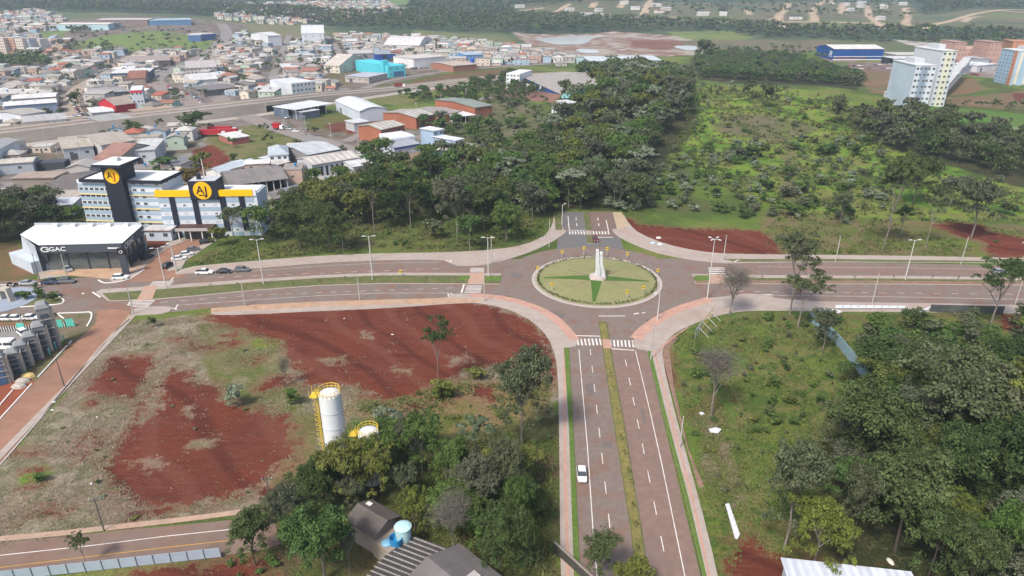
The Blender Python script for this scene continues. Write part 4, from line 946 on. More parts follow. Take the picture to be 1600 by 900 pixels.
# weeds on the dry lot
shrub_area([(210,505),(440,540),(480,640),(420,800),(200,820),(20,850),(-60,790),(60,670)], 8.5, ['brown','grey','olive'], (.25, .8), 'on the dry grass lot', 14, (1.6, 3.2))
SHP = {}
def shrub_proto(kind, lod, var):
    key = (kind, lod, var)
    if key in SHP: return SHP[key]
    r = random.Random(var*7+len(kind)); lobes = []
    for i in range(9):
        a = r.uniform(0, 6.28); d = r.uniform(0, .32); rr = r.uniform(.16, .3); lobes.append((d*math.cos(a), d*math.sin(a), r.uniform(.3, .75) if i else .7, rr, rr, rr*.95))
    n = (900, 260)[lod]; V, tn, hu = leafcloud(lobes, n, .085 if lod == 0 else .15, var*3+1, 5, lowcut=-.9)
    V[:, 2] = np.clip(V[:, 2], -.02, None)
    SHP[key] = (cloudmesh('shrub_'+kind, V, tn, hu, LM[kind]), (V, tn, hu)); return SHP[key]
# ---------------- buildings ----------------
FOOT = []
_rm = {}
def roofmat(rgb, rib=1.1, dirt_=.35, tile=False):
    key = 'roof_%02x%02x%02x_%d' % (*rgb, int(rib*10))
    if key in _rm: return _rm[key]
    m = bpy.data.materials.new(key); m.use_nodes = True; nt = m.node_tree; N, L = nt.nodes, nt.links; b = N['Principled BSDF']
    b.inputs['Roughness'].default_value = .6; b.inputs['Specular IOR Level'].default_value = .3
    tc = N.new('ShaderNodeTexCoord'); wv = N.new('ShaderNodeTexWave'); wv.wave_type = 'BANDS'; wv.bands_direction = 'X'; wv.inputs['Scale'].default_value = rib*.5; wv.inputs['Distortion'].default_value = .3
    L.new(tc.outputs['Object'], wv.inputs['Vector'])
    n1 = N.new('ShaderNodeTexNoise'); n1.inputs['Scale'].default_value = .25; n1.inputs['Detail'].default_value = 6; L.new(tc.outputs['Object'], n1.inputs['Vector'])
    mpp = N.new('ShaderNodeMapping'); mpp.inputs['Scale'].default_value = (.9, .06, .3); L.new(tc.outputs['Object'], mpp.inputs[0]); n2 = N.new('ShaderNodeTexNoise'); n2.inputs['Scale'].default_value = 1.0; n2.inputs['Detail'].default_value = 4; L.new(mpp.outputs[0], n2.inputs['Vector'])
    r1 = N.new('ShaderNodeMapRange'); r1.inputs[3].default_value = .88; r1.inputs[4].default_value = 1.08; L.new(wv.outputs['Fac'], r1.inputs[0])
    r2 = N.new('ShaderNodeMapRange'); r2.inputs[1].default_value = .3; r2.inputs[2].default_value = .7; r2.inputs[3].default_value = 1-dirt_*.6; r2.inputs[4].default_value = 1.08; L.new(n1.outputs['Fac'], r2.inputs[0])
    r3 = N.new('ShaderNodeMapRange'); r3.inputs[1].default_value = .35; r3.inputs[2].default_value = .65; r3.inputs[3].default_value = 1-dirt_*.45; r3.inputs[4].default_value = 1.04; L.new(n2.outputs['Fac'], r3.inputs[0])
    m1 = N.new('ShaderNodeMath'); m1.operation = 'MULTIPLY'; L.new(r1.outputs[0], m1.inputs[0]); L.new(r2.outputs[0], m1.inputs[1])
    m2 = N.new('ShaderNodeMath'); m2.operation = 'MULTIPLY'; L.new(m1.outputs[0], m2.inputs[0]); L.new(r3.outputs[0], m2.inputs[1])
    sc = N.new('ShaderNodeVectorMath'); sc.operation = 'SCALE'; sc.inputs[0].default_value = A(*rgb, 1.18); L.new(m2.outputs[0], sc.inputs['Scale']); L.new(sc.outputs[0], b.inputs['Base Color'])
    bp = N.new('ShaderNodeBump'); bp.inputs['Strength'].default_value = .5; bp.inputs['Distance'].default_value = .12; L.new(wv.outputs['Fac'], bp.inputs['Height']); L.new(bp.outputs[0], b.inputs['Normal'])
    _rm[key] = m; return m
def wallmat(rgb): return mat('wall_%02x%02x%02x' % tuple(rgb), A(*rgb, 1.18), .85, .07, .3, spec=.15, stain=.28, stcol=tuple(c*.5 for c in A(*rgb, 1.18)))
GLASS = mat('window_glass', (.045,.055,.065), .12, .2, .8, spec=.6)
GLASSB = mat('blue_glass', (.06,.14,.26), .12, .2, .8, spec=.6)
FRAMEW = mat('white_frame', (.62,.62,.6), .5, .05, 1)
DARKM = mat('dark_opening', (.03,.03,.03), .9, .2, .5, spec=.1)
STEEL = mat('galvanised_steel', (.45,.46,.47), .45, .1, 1.0, metal=.4)
def frame(FL, FR, BR, h, dmax=None):
    """local frame of a building from three eave corners in the photo; h metres above the ground"""
    a, b = at(*FL, z=h), at(*FR, z=h); c = at(*BR, z=h)
    u = Vector((b.x-a.x, b.y-a.y)); Lx = u.length; u.normalize(); v = Vector((-u.y, u.x)); d = (c.x-b.x)*v.x + (c.y-b.y)*v.y
    if d < 0: a, b = b, a; u = -u; v = Vector((-u.y, u.x)); d = -d
    d = max(d, 4.0); d = min(d, dmax or max(70, Lx*1.0)); pts = [(a.x, a.y), (b.x, b.y), (b.x+v.x*d, b.y+v.y*d), (a.x+v.x*d, a.y+v.y*d)]
    z = min(float(terr(*p)) for p in pts)
    return Vector((a.x, a.y, z)), math.atan2(u.y, u.x), Lx, d, pts
def grow(pts, g):
    cx = sum(p[0] for p in pts)/len(pts); cy = sum(p[1] for p in pts)/len(pts)
    out = []
    for x, y in pts:
        l = math.hypot(x-cx, y-cy); out.append((cx+(x-cx)*(l+g)/l, cy+(y-cy)*(l+g)/l))
    return out
def ebox(name, parent, x0, x1, y0, y1, z0, z1, m, **k): return MB().box(x0, x1, y0, y1, z0, z1, m).build(name, parent, **k)
def roof_part(e, L_, D, h, kind, m, over=.5, rise=None, wm=None, ridge='x'):
    b = MB(); o = over
    if kind == 'flat':
        b.box(-o, L_+o, -o, D+o, h, h+.35, m)
    elif kind == 'parapet':
        b.box(0.3, L_-.3, .3, D-.3, h-.6, h-.3, m)
    elif kind == 'shed':
        r = rise or D*.12; b.add([(-o,-o,h),(L_+o,-o,h),(L_+o,D+o,h+r),(-o,D+o,h+r),(-o,-o,h+.2),(L_+o,-o,h+.2),(L_+o,D+o,h+r+.2),(-o,D+o,h+r+.2)], [(0,3,2,1),(4,5,6,7),(0,1,5,4),(1,2,6,5),(2,3,7,6),(3,0,4,7)], m)
        if wm:
            b.add([(0,D,h-.1),(L_,D,h-.1),(L_,D,h+r),(0,D,h+r)], [(0,3,2,1)], wm); b.add([(0,0,h-.1),(0,D,h-.1),(0,D,h+r)], [(0,2,1)], wm); b.add([(L_,0,h-.1),(L_,D,h-.1),(L_,D,h+r)], [(0,1,2)], wm)
    else:
        if ridge == 'y':    # ridge runs along depth
            r = rise or L_*.16; t = .18; x = L_/2
            prof = [(-o, h-.12*o), (x, h+r), (L_+o, h-.12*o)]
            for (x0, z0), (x1, z1) in zip(prof, prof[1:]):
                b.add([(x0,-o,z0),(x1,-o,z1),(x1,D+o,z1),(x0,D+o,z0),(x0,-o,z0+t),(x1,-o,z1+t),(x1,D+o,z1+t),(x0,D+o,z0+t)], [(0,3,2,1),(4,5,6,7),(0,1,5,4),(1,2,6,5),(2,3,7,6),(3,0,4,7)], m)
            if wm:
                for y in (0.02, D-.02): b.add([(0,y,h-.2),(L_,y,h-.2),(L_,y,h),(x,y,h+r-.02),(0,y,h)], [(0,1,2,3,4)], wm)
        elif kind == 'arch':
            r = rise or D*.13; n = 8; 
            for i in range(n):
                t0, t1 = i/n, (i+1)/n; f = lambda t: h + r*math.sin(math.pi*t)
                y0, y1 = -o+(D+2*o)*t0, -o+(D+2*o)*t1
                b.add([(-o,y0,f(t0)),(L_+o,y0,f(t0)),(L_+o,y1,f(t1)),(-o,y1,f(t1))], [(0,1,2,3)], m)
                if wm:
                    for x in (0, L_): b.add([(x,y0,h-.2),(x,y1,h-.2),(x,y1,f(t1)-.05),(x,y0,f(t0)-.05)], [(0,1,2,3)], wm)
        else:
            r = rise or D*.16; t = .18; y = D/2
            if kind == 'hip':
                k = min(D/2, L_/2); v = [(-o,-o,h),(L_+o,-o,h),(L_+o,D+o,h),(-o,D+o,h),(k,y,h+r),(L_-k+.01,y,h+r)]
                b.add(v, [(0,1,5,4),(1,2,5),(2,3,4,5),(3,0,4),(0,3,2,1)], m)
            else:
                prof = [(-o, h-.12*o), (y, h+r), (D+o, h-.12*o)]
                for (y0, z0), (y1, z1) in zip(prof, prof[1:]):
                    b.add([(-o,y0,z0),(L_+o,y0,z0),(L_+o,y1,z1),(-o,y1,z1),(-o,y0,z0+t),(L_+o,y0,z0+t),(L_+o,y1,z1+t),(-o,y1,z1+t)], [(0,3,2,1),(4,5,6,7),(0,1,5,4),(1,2,6,5),(2,3,7,6),(3,0,4,7)], m)
                if wm:
                    for x in (0.02, L_-.02): b.add([(x,0,h-.2),(x,D,h-.2),(x,D,h),(x,y,h+r-.02),(x,0,h)], [(0,1,2,3,4)], wm)
    return b.build('roof', e)
_wc = {}
def window(e, x, y, z, w, h, face='f', glass=None, name='window'):
    """a window: frame with a pane set into it; shared mesh per size"""
    g = glass or GLASS; key = (round(w,2), round(h,2), g.name)
    if key not in _wc:
        b = MB(); b.box(-w/2-.08, w/2+.08, -.06, .02, -h/2-.08, h/2+.08, FRAMEW); b.box(-w/2, -.03, -.075, -.05, -h/2, h/2, g); b.box(.03, w/2, -.075, -.05, -h/2, h/2, g); _wc[key] = b.mesh(name)
    o = bpy.data.objects.new(name, _wc[key]); COL.objects.link(o); o.parent = e; o.location = (x, y, z)
    o.rotation_euler = (0, 0, {'f': 0, 'r': R(90), 'l': R(-90), 'b': R(180)}[face]); return o
BR = random.Random(3)
def bld(name, label, cat, FL, FR, BRc, h, roof='gable', rc=(180,175,168), wc=(200,200,200), win=2, rows=1, door=True, group=None, ridge='x', rise=None, rib=1.1, stripe=None, skylights=0, openfront=0, over=.5, base=1.5, dmax=None):
    loc, rz, L_, D, pts = frame(FL, FR, BRc, h, dmax); FOOT.append(grow(pts, 1.5))
    e = empty(name, loc, rz, label=label, cat=cat, group=group); wm = wallmat(wc); rm = roofmat(rc, rib)
    b = MB()
    if openfront:
        b.box(0, L_, D*.35, D, -base, h, wm); 
        for i in range(openfront+1): x = .2 + (L_-.4)*i/openfront; b.box(x-.18, x+.18, .05, .4, -base, h, FRAMEW)
        b.box(.3, L_-.3, D*.34, D*.35-.01, 0, h*.85, DARKM)
    else: b.box(0, L_, 0, D, -base, h + (.0 if roof != 'parapet' else .3), wm)
    b.build('wall', e)
    roof_part(e, L_, D, h, roof, rm, over if roof != 'parapet' else 0, rise, wm, ridge)
    if stripe: ebox('fascia', e, -.12, L_+.12, -.14, -.02, h-stripe[3] if len(stripe) > 3 else h-1.2, h+.1, matc(stripe[:3]))
    if skylights:
        sb = roofmat((222,222,216), .6)
        for i in range(skylights):
            x = L_*(i+.5)/skylights
            b = MB(); y0, y1 = (0.4, D*.46); r = (rise or D*.16)
            if roof == 'gable' and ridge == 'x': b.add([(x-.6,y0,h+.24+r*y0/(D/2)),(x+.6,y0,h+.24+r*y0/(D/2)),(x+.6,y1,h+.24+r*y1/(D/2)),(x-.6,y1,h+.24+r*y1/(D/2))], [(0,1,2,3)], sb)
            else: b.add([(x-.6,.8,h+.37),(x+.6,.8,h+.37),(x+.6,D-.8,h+.37),(x-.6,D-.8,h+.37)], [(0,1,2,3)], sb)
            b.build('skylight', e)
    if win and not openfront:
        for r_ in range(rows):
            z = (h/rows)*(r_+.58)
            for i in range(win):
                x = L_*(i+.5)/win + (.2 if i % 2 else -.1)
                window(e, x, 0, z, min(1.5, L_/win*.45), min(1.2, h/rows*.38))
            k = max(1, min(win, int(D/6)))
            side = 'r' if pts[1][0] < 0 else 'l'
            for i in range(k):
                y = D*(i+.5)/k; window(e, L_ if side == 'r' else 0, y, z, 1.2, min(1.1, h/rows*.38), side)
    if door and not openfront:
        w = min(3.2 if h > 4.5 else 1.0, L_*.25); ebox('door', e, L_*.18, L_*.18+w, -.05, .02, 0, min(3.4 if h > 4.5 else 2.1, h*.7), mat('door_dark', (.09,.09,.1), .6, .1, 1))
    return e, L_, D
CHK = 'warehouse'
# --- block behind and left of the hotel
bld('warehouse','large white-walled warehouse cut by the left edge, below the elevated highway','warehouse',(-60,262),(27,219),(10,205),9,'shed',(170,172,172),(236,236,236),0,1,False)
bld('warehouse','low flat-roofed warehouse with beige roof and small blue door, left of the hotel tower','warehouse',(98,233),(145,228),(133,211),6,'gable',(196,184,168),(190,196,202),2,1,rise=1.2)
bld('warehouse','grey-beige roofed shed just below the highway wall, next to the leafy tree','warehouse',(158,227),(211,219),(193,203),7,'gable',(190,178,164),(196,194,190),2,1,rise=2)
bld('warehouse','pale boxy warehouse with white panelled walls right behind the hotel tower','warehouse',(205,236),(241,234),(262,217),7,'flat',(216,216,214),(204,206,212),1,1)
bld('shed','long brown-tiled roof left of the hotel tower top','shed',(141,253),(176,255),(212,228),4.5,'gable',(168,128,114),(180,170,160),0,1,False)
bld('shed','low grey-walled shed with beige roof at the left edge beside the black lorry trailer','shed',(-40,259),(50,253),(60,245),5,'gable',(206,198,186),(186,192,200),2,1,rise=.8)
bld('shed','low shed with light brown roof among scrap at the left, above the grey patched roof','shed',(18,279),(84,278),(92,269),4,'flat',(182,162,146),(150,140,130),0,1,False)
bld('shed','long dark grey patched roof running down towards the hotel','shed',(65,296),(122,297),(135,268),5,'gable',(124,116,110),(140,132,126),0,1,False,rise=2,rib=2)
bld('warehouse','light roofed warehouse with white side wall at the far left above the trees','warehouse',(-60,318),(30,307),(46,290),6,'gable',(196,192,188),(216,216,218),0,1,False,rise=2)
bld('shed','wide pale beige roof directly left of the hotel windows','shed',(48,310),(120,309),(122,297),4.5,'gable',(180,170,160),(176,170,166),0,1,False,rise=1.5)
bld('shed','small white roof between the trees and the hotel','shed',(80,321),(112,320),(122,312),4,'shed',(226,228,232),(200,200,204),0,1,False)
bld('house','small white house with flat grey roof behind the hotel','house',(258,257),(282,258),(293,246),4.5,'flat',(138,138,140),(226,218,208),1,1)
for k, (fl, fr, br, nm) in enumerate((((344,270),(358,266),(352,258),'lowest'),((358,265),(372,261),(366,253),'second'),((372,261),(387,258),(381,250),'third'),((387,258),(402,254),(396,247),'topmost'))):
    bld('row_house', nm + ' pale blue roofed unit of the stepped row behind the right hotel wing','house',fl,fr,br,3.6,'gable',(206,216,224),(226,222,218),1,1,group='stepped row of pale roofed units')
bld('open_shed','big grey asbestos-roofed open shed on posts right behind the AJ box','shed',(359,290),(449,279),(438,258),5.5,'gable',(146,139,134),(120,116,110),0,1,False,rise=2.2,openfront=8,rib=2,skylights=0)
bld('shed','small grey roof with pale end by the right hotel wall','shed',(430,311),(452,305),(450,293),4,'gable',(142,136,132),(190,182,174),0,1,False)
bld('shed','bluish grey hipped roof between the hotel and the wood','shed',(468,306),(500,297),(492,281),4.5,'hip',(134,136,144),(170,168,166),0,1,False,rise=2)
bld('villa','white two-storey house with pale grey hipped roof by the palm','house',(420,243),(450,241),(452,228),6.5,'hip',(196,206,212),(232,234,236),3,2)
bld('house','low pale-roofed wing in front of the white villa','house',(405,246),(424,251),(432,240),3.5,'hip',(196,204,214),(226,230,234),2,1)
bld('house','small white roof with orange brick wall below the villa','house',(430,259),(452,253),(444,246),3.2,'shed',(212,208,200),(196,104,74),1,1)
bld('warehouse','grey-white low-gabled warehouse on the avenue bend, right of the villa','warehouse',(481,242),(531,233),(499,219),5,'gable',(206,211,213),(152,150,148),1,1,rise=1.5)
e_, L_, D_ = bld('factory_shed','long ribbed factory shed with tall narrow dark openings beside the avenue','warehouse',(487,258),(561,246),(546,235),6.5,'gable',(204,194,184),(204,208,214),0,1,False,rise=1.6,skylights=8)
for i in range(9):
    ebox('opening', e_, L_*(i+.6)/9.3, L_*(i+.6)/9.3+1.0, -.05, .02, .8, 5.2, DARKM)
bld('warehouse','bright white roofed depot near the end of the avenue, in front of the factory shed','warehouse',(552,261),(592,254),(572,245),5,'gable',(228,226,224),(214,216,220),1,1,rise=1)
# --- by the highway
e_, L_, D_ = bld('depot','steel-grey depot with white flat roof and paved yard by the underpass','warehouse',(462,172),(520,162),(500,155),6,'flat',(232,234,234),(98,112,128),0,1,False,openfront=5)
bld('canopy','small white canopy in front of the steel-grey depot','canopy',(472,176),(498,172),(488,168),4.5,'flat',(224,226,226),(110,120,132),0,1,False)
bld('arched_hall','white arched hall with panelled side, right of the grey depot','warehouse',(524,157),(562,174),(597,167),7,'arch',(232,236,238),(208,216,226),0,1,rise=2.2)
bld('brick_warehouse','nearest orange brick warehouse, left of the three, with striped grey roof','warehouse',(595,203),(632,195),(614,186),7.5,'gable',(190,182,166),(172,112,86),2,2,True,'orange brick warehouses',rise=1.6,skylights=5)
bld('brick_warehouse','middle orange brick warehouse with pale grey striped roof','warehouse',(650,184),(680,178),(648,167),7,'gable',(184,178,166),(170,108,84),2,2,True,'orange brick warehouses',rise=1.6,skylights=5)
bld('brick_warehouse','farthest orange brick warehouse, long and narrow with greenish grey roof','warehouse',(742,167),(769,162),(722,150),7.5,'gable',(150,158,146),(174,112,86),2,2,True,'orange brick warehouses',rise=1.2)
bld('shed','grey-roofed brick shed between the middle and farthest orange warehouses','shed',(694,179),(720,173),(690,162),5,'gable',(172,164,154),(180,110,80),0,1,False,rise=1)
bld('canopy','small white canopy below the farthest orange warehouse','canopy',(713,183),(742,179),(730,173),4,'flat',(236,236,236),(200,200,200),0,1,False,openfront=4)
bld('shed','small white roof attached at the left of the nearest brick warehouse','shed',(553,193),(576,190),(570,185),5,'flat',(226,226,226),(190,190,190),0,1,False)
bld('office','white and blue office block with brownish roof in front of the brick warehouse','office',(612,217),(648,212),(636,204),6,'parapet',(178,162,150),(228,232,240),4,1,stripe=(230,234,240,.8))
bld('warehouse','low grey-walled hall with blue entrance beside the car park','warehouse',(616,231),(656,224),(650,213),4.2,'gable',(176,180,186),(196,202,212),0,1,rise=.8,stripe=(60,100,180,1.0))
bld('office','tall pale blue block with white roof at the edge of the wood','office',(677,205),(692,202),(683,196),9.5,'flat',(236,238,240),(168,192,214),2,3)
bld('office','long pale blue two-storey wing with white roof behind the wood','office',(712,220),(724,217),(700,208),6.5,'flat',(232,234,236),(166,190,212),2,2)
bld('shed','low beige-roofed hall below the pale blue block, with dark green front','shed',(668,232),(700,236),(692,219),4.2,'gable',(196,190,174),(60,92,96),0,1,False,rise=.8)
bld('shed','grey low roof at the tip of the pale blue complex','shed',(716,238),(768,236),(752,224),4,'gable',(190,186,178),(180,180,178),0,1,False,rise=.8)
# --- across the highway
bld('warehouse','shed with a red front wall beside the highway','warehouse',(180,165),(211,161),(200,154),7,'gable',(176,160,146),(188,52,60),0,1,False)
bld('block','six-storey white block with red top band in the town','building',(203,142),(222,141),(220,134),15,'parapet',(222,224,226),(216,220,226),3,3,stripe=(200,60,76,1.4))
bld('hall','long two-storey dark grey hall left of the white block with the red band','building',(140,147),(199,143),(196,135),6,'flat',(168,164,160),(110,114,118),6,2)
bld('shed','bright white roof below the long grey hall','shed',(143,177),(178,174),(172,166),4.5,'flat',(240,240,240),(190,190,190),0,1,False)
bld('warehouse','big white double-roofed warehouse at the far left, upper roof','warehouse',(18,155),(86,151),(80,145),7,'gable',(238,234,228),(206,196,188),0,1,False,rise=1)
bld('warehouse','big white warehouse roof at the far left with blue corner, lower roof','warehouse',(6,166),(88,160),(86,154),7,'gable',(240,238,236),(150,166,190),0,1,False,rise=1)
bld('warehouse','pale grey roofed hall with white front behind the highway at left','warehouse',(34,180),(72,174),(78,162),6,'gable',(190,182,172),(220,224,230),2,1,rise=1)
bld('block','white-banded two-storey block beside the highway at left','building',(36,192),(104,186),(98,177),7,'flat',(196,192,188),(222,226,230),5,2)
bld('warehouse','blue-grey walled workshop beside the highway, right of the dusty street','warehouse',(158,191),(208,184),(192,175),6,'gable',(178,178,172),(148,176,196),2,1,rise=1)
bld('shed','low brown-roofed shed with dark awning close to the highway','shed',(232,179),(290,171),(264,164),5,'flat',(190,162,140),(70,82,96),0,1,False,openfront=7)
bld('hall','white-roofed hall with blue-grey front in the town centre','warehouse',(174,115),(232,113),(228,107),7,'flat',(238,236,232),(96,112,132),0,1,False)
bld('hall','brown barrel-roofed hall just in front of the white-roofed hall','warehouse',(200,123),(226,122),(224,115),5,'arch',(160,110,92),(170,150,140),0,1,False)
bld('hall','very wide brown-grey hall by the winding avenue','warehouse',(198,97),(266,94),(262,83),6,'gable',(178,162,150),(120,112,108),0,1,False,rise=1.5)
bld('block','cream three-storey block with rows of windows right of the winding avenue','building',(290,107),(338,105),(336,93),9,'flat',(206,196,190),(214,204,198),8,3)
bld('hall','white ribbed hall below the cream block','warehouse',(297,126),(340,123),(337,117),6,'arch',(224,222,218),(214,212,208),0,1,False)
bld('shed','dark grey flat sheds right of the winding avenue','shed',(318,142),(372,136),(358,129),4.5,'gable',(138,132,130),(130,124,120),0,1,False,rise=1)
bld('warehouse','long white and pale blue warehouse beside the green field, far left','warehouse',(88,38),(168,37),(166,32),9,'gable',(240,230,220),(190,220,226),0,1,False,rise=1.5)
bld('warehouse','pinkish long warehouse behind the white one beside the green field','warehouse',(150,31),(230,31),(226,26),8,'gable',(214,204,196),(150,130,124),0,1,False,rise=1.5)
bld('warehouse','pale teal long warehouse with a blue wall at the far end of the row','warehouse',(232,31),(298,31),(284,26),8,'gable',(176,204,210),(110,150,190),0,1,False,rise=1.5)
bld('shed','low white building left of the green field','shed',(66,62),(108,60),(106,57),5,'gable',(240,236,230),(190,150,140),0,1,False,rise=1)
bld('store','blue-walled shop with white roof at the top of the winding avenue','store',(293,55),(313,55),(310,52),8,'flat',(230,232,236),(92,122,172),0,1,False)
bld('store','white shop with blue fascia next to the blue-walled shop','store',(313,54),(337,52),(335,48),8,'flat',(226,214,214),(70,110,180),0,1,False)
bld('silo_block','tall white mill with a red box on top left of the far warehouses','building',(418,56),(439,55),(437,48),13,'gable',(232,230,230),(226,228,230),0,1,False,rise=3)
bld('silo_block','larger white mill building with curved roof and red box','building',(471,52),(506,52),(504,44),15,'arch',(228,228,232),(224,228,234),3,2,False)
e_, L_, D_ = bld('cyan_hall','bright cyan hall standing above the highway cutting','building',(606,104),(633,102),(598,90),10,'parapet',(176,188,184),(92,208,224),3,2,False)
ebox('tower', e_, -1.5, 4, 6, 11, -1, 15, wallmat((92,208,224))); ebox('entrance', e_, L_*.3, L_*.9, -.12, .01, .5, 5, GLASSB)
bld('warehouse','wide white-fronted warehouse right of the cyan hall','warehouse',(646,92),(697,88),(692,82),10,'flat',(220,212,204),(236,236,234),0,1,False)
bld('hall','long pale roofed hall with blue corner left above the cyan hall','warehouse',(546,84),(585,83),(582,76),7,'gable',(212,206,200),(160,160,166),0,1,False,rise=1)
bld('hall','hall with grey roof and deep blue gable behind the cyan hall','warehouse',(587,85),(617,84),(613,77),7,'gable',(170,176,184),(44,86,168),0,1,False,rise=1)
bld('arched_hall','white barrel-vaulted hall in the middle of the far town','warehouse',(600,70),(655,71),(646,62),7,'arch',(228,224,222),(222,220,220),0,1,False)
bld('hall','blue-walled two-storey hall in the far right part of the town','warehouse',(727,86),(755,85),(752,80),8,'flat',(186,206,224),(112,156,204),5,2)
bld('warehouse','beige-roofed brick shed with a blue tank beside the highway cutting','warehouse',(708,103),(745,100),(738,93),6,'gable',(204,186,170),(170,120,100),0,1,False,rise=1)
bld('office','white and glass three-storey office beside the highway, right of the winding avenue','office',(455,131),(492,127),(482,119),11,'parapet',(206,206,204),(216,220,226),6,3)
bld('building','low grey house with brick part on the bare lot above the highway','house',(539,119),(576,121),(570,113),5,'flat',(196,200,208),(196,186,180),4,1)
bld('building','cream gabled two-storey house on the hill street','house',(506,102),(530,103),(526,93),7,'gable',(214,204,190),(228,220,200),3,2)
bld('building','white-roofed shop with dark wall in the middle of the town','store',(441,106),(468,105),(464,99),5,'flat',(230,230,226),(96,90,86),0,1,False)
bld('building','white four-storey stair block at the left end of the bus depot','building',(791,115),(812,115),(816,109),12,'parapet',(228,228,228),(232,234,236),4,4)
e_, L_, D_ = bld('bus_depot','very large grey-roofed depot with a long blue front facing the parked trucks','warehouse',(814,119),(878,131),(930,110),7.5,'gable',(178,170,162),(52,92,160),0,1,False,rise=2.5)
bld('house','teal-walled small house at the right end of the depot yard','house',(878,143),(897,142),(894,135),4.5,'gable',(90,84,80),(150,214,214),1,1)
e_, L_, D_ = bld('factory','long pale factory with a bright roof behind the hill wood','warehouse',(923,96),(1034,94),(1028,86),11,'gable',(214,222,226),(196,218,226),0,1,False,rise=2)
bld('white_house','white modern house of stacked boxes on the grassy hill','house',(862,167),(880,170),(889,160),4,'flat',(224,226,228),(232,232,232),2,1)
bld('white_house','taller white box at the back of the modern house on the hill','house',(870,158),(889,161),(893,154),8,'flat',(226,228,228),(232,232,232),2,2)
# --- east
e_, L_, D_ = bld('blue_warehouse','big bright blue warehouse with white roof in the east','warehouse',(1304,76.5),(1382,76.5),(1376,70),12,'gable',(238,232,224),(30,82,150),0,1,False,rise=3)
ebox('plinth', e_, -.2, L_+.2, -.3, -.02, -1.5, .9, matc((226,224,220)))
for i in range(8): ebox('loading_door', e_, 1+L_*i/12, 1+L_*i/12+3.2, -.1, -.01, .9, 3.6, matc((110,76,70)))
ebox('trim', e_, -.1, L_+.1, -.2, -.02, 3.6, 4.1, matc((230,230,232)))
LB = MB()      # white vertical lettering on the gable end
for k, (y0, y1, z0, z1) in enumerate([(4,5,2.6,9.4),(4,7,8.6,9.4),(6,7,5.8,9.4),(4,7,5.4,6.1),(8,9,3,9.6),(8,11,9,9.6),(8,11,6,6.6),(8,11,3,3.6),(10.2,11,3,6)]): LB.box(-.12,-.02,y0,y1,z0,z1,matc((236,236,240)))
LB.build('lettering', e_)
bld('store','low store with white roof and dark front beside the eastern car park','store',(1398,92),(1434,92),(1430,88),7,'flat',(230,230,228),(60,62,68),0,1,False,openfront=6)
bld('hall','long flat pale hall behind the eastern store','warehouse',(1400,86),(1452,86),(1450,81),6,'flat',(220,216,206),(190,186,180),0,1,False)
bld('warehouse','white hall with dark corner right of the apartment slab','warehouse',(1502,106),(1528,100),(1530,94),6,'flat',(206,208,210),(196,198,204),0,1,True)
bld('warehouse','bright white flat warehouse in front of the orange complex','warehouse',(1528,103),(1558,100),(1556,93),6,'flat',(242,242,242),(214,214,216),0,1,True)
bld('hall','pale blue long hall behind the bright white warehouse','warehouse',(1532,92),(1562,91),(1560,86),5,'flat',(192,200,208),(180,186,192),0,1,False)
bld('house','small white house at the foot of the apartment slab','house',(1398,147),(1412,148),(1410,143),4,'hip',(236,236,234),(228,228,226),2,1)
bld('orange_block','long salmon mid-rise with rows of windows in the far east','apartment building',(1494,76),(1571,77),(1568,71),12,'parapet',(226,220,214),(204,166,150),12,3)
bld('orange_block','square salmon tower at the left end of the mid-rise','apartment building',(1495,66),(1512,66),(1511,62),22,'flat',(196,160,146),(196,158,142),3,4)
bld('orange_block','square salmon tower at the right end of the mid-rise','apartment building',(1549,66),(1567,66),(1566,62),22,'flat',(196,160,146),(196,158,142),3,4)
bld('orange_block','orange topped tower behind the blue and white tower at the right edge','apartment building',(1584,65),(1625,66),(1620,60),14,'flat',(206,146,110),(206,142,104),3,6)
def tower(label, FL, FR, BRc, h, wc, bands, floors, nx, ny, dm=30):
    loc, rz, L_, D, pts = frame(FL, FR, BRc, h, dm); FOOT.append(grow(pts, 3)); e = empty('apartment_tower', loc, rz, label=label, cat='apartment building', group='apartment towers in the east')
    ebox('wall', e, 0, L_, 0, D, -2, h, wallmat(wc)); b = MB(); b.box(-.3, L_+.3, -.3, D+.3, h, h+.5, wallmat((214,216,214))); b.box(L_*.25, L_*.75, D*.3, D*.7, h+.5, h+3.2, wallmat((206,210,212))); b.build('roof', e)
    for x0, x1, c in bands: ebox('facade_band', e, L_*x0, L_*x1, -.35, -.01, 0, h-.2, wallmat(c))
    for f in range(floors):
        z = h*(f+.55)/floors
        for i in range(nx): window(e, L_*(i+.5)/nx, -.36 if any(x0 < (i+.5)/nx < x1 for x0, x1, _ in bands) else 0, z, 1.3, 1.2)
        for i in range(ny): window(e, 0, D*(i+.5)/ny, z, 1.2, 1.1, 'l')
    for i in range(4): ebox('balcony_strip', e, L_, L_+.8, D*(i+.3)/4, D*(i+.6)/4, 1, h-1, wallmat((232,226,206)))
    return e, L_, D
tower('front slab of the tall pale blue and white apartment building in the east',(1432,101),(1463,103),(1478,84),27,(198,212,224),((.0,.22,(214,222,230)),(.32,.62,(150,166,184)),(.74,1,(220,228,234))),8,5,0)
tower('taller rear slab of the pale apartment building in the east',(1474,78),(1496,80),(1503,70),33,(214,220,224),((.3,.7,(232,230,206)),),10,3,0)
tower('blue-white apartment tower with an orange stripe at the right edge',(1566,76),(1592,80),(1606,73),28,(172,200,222),((.8,1,(222,150,110)),),9,5,0)
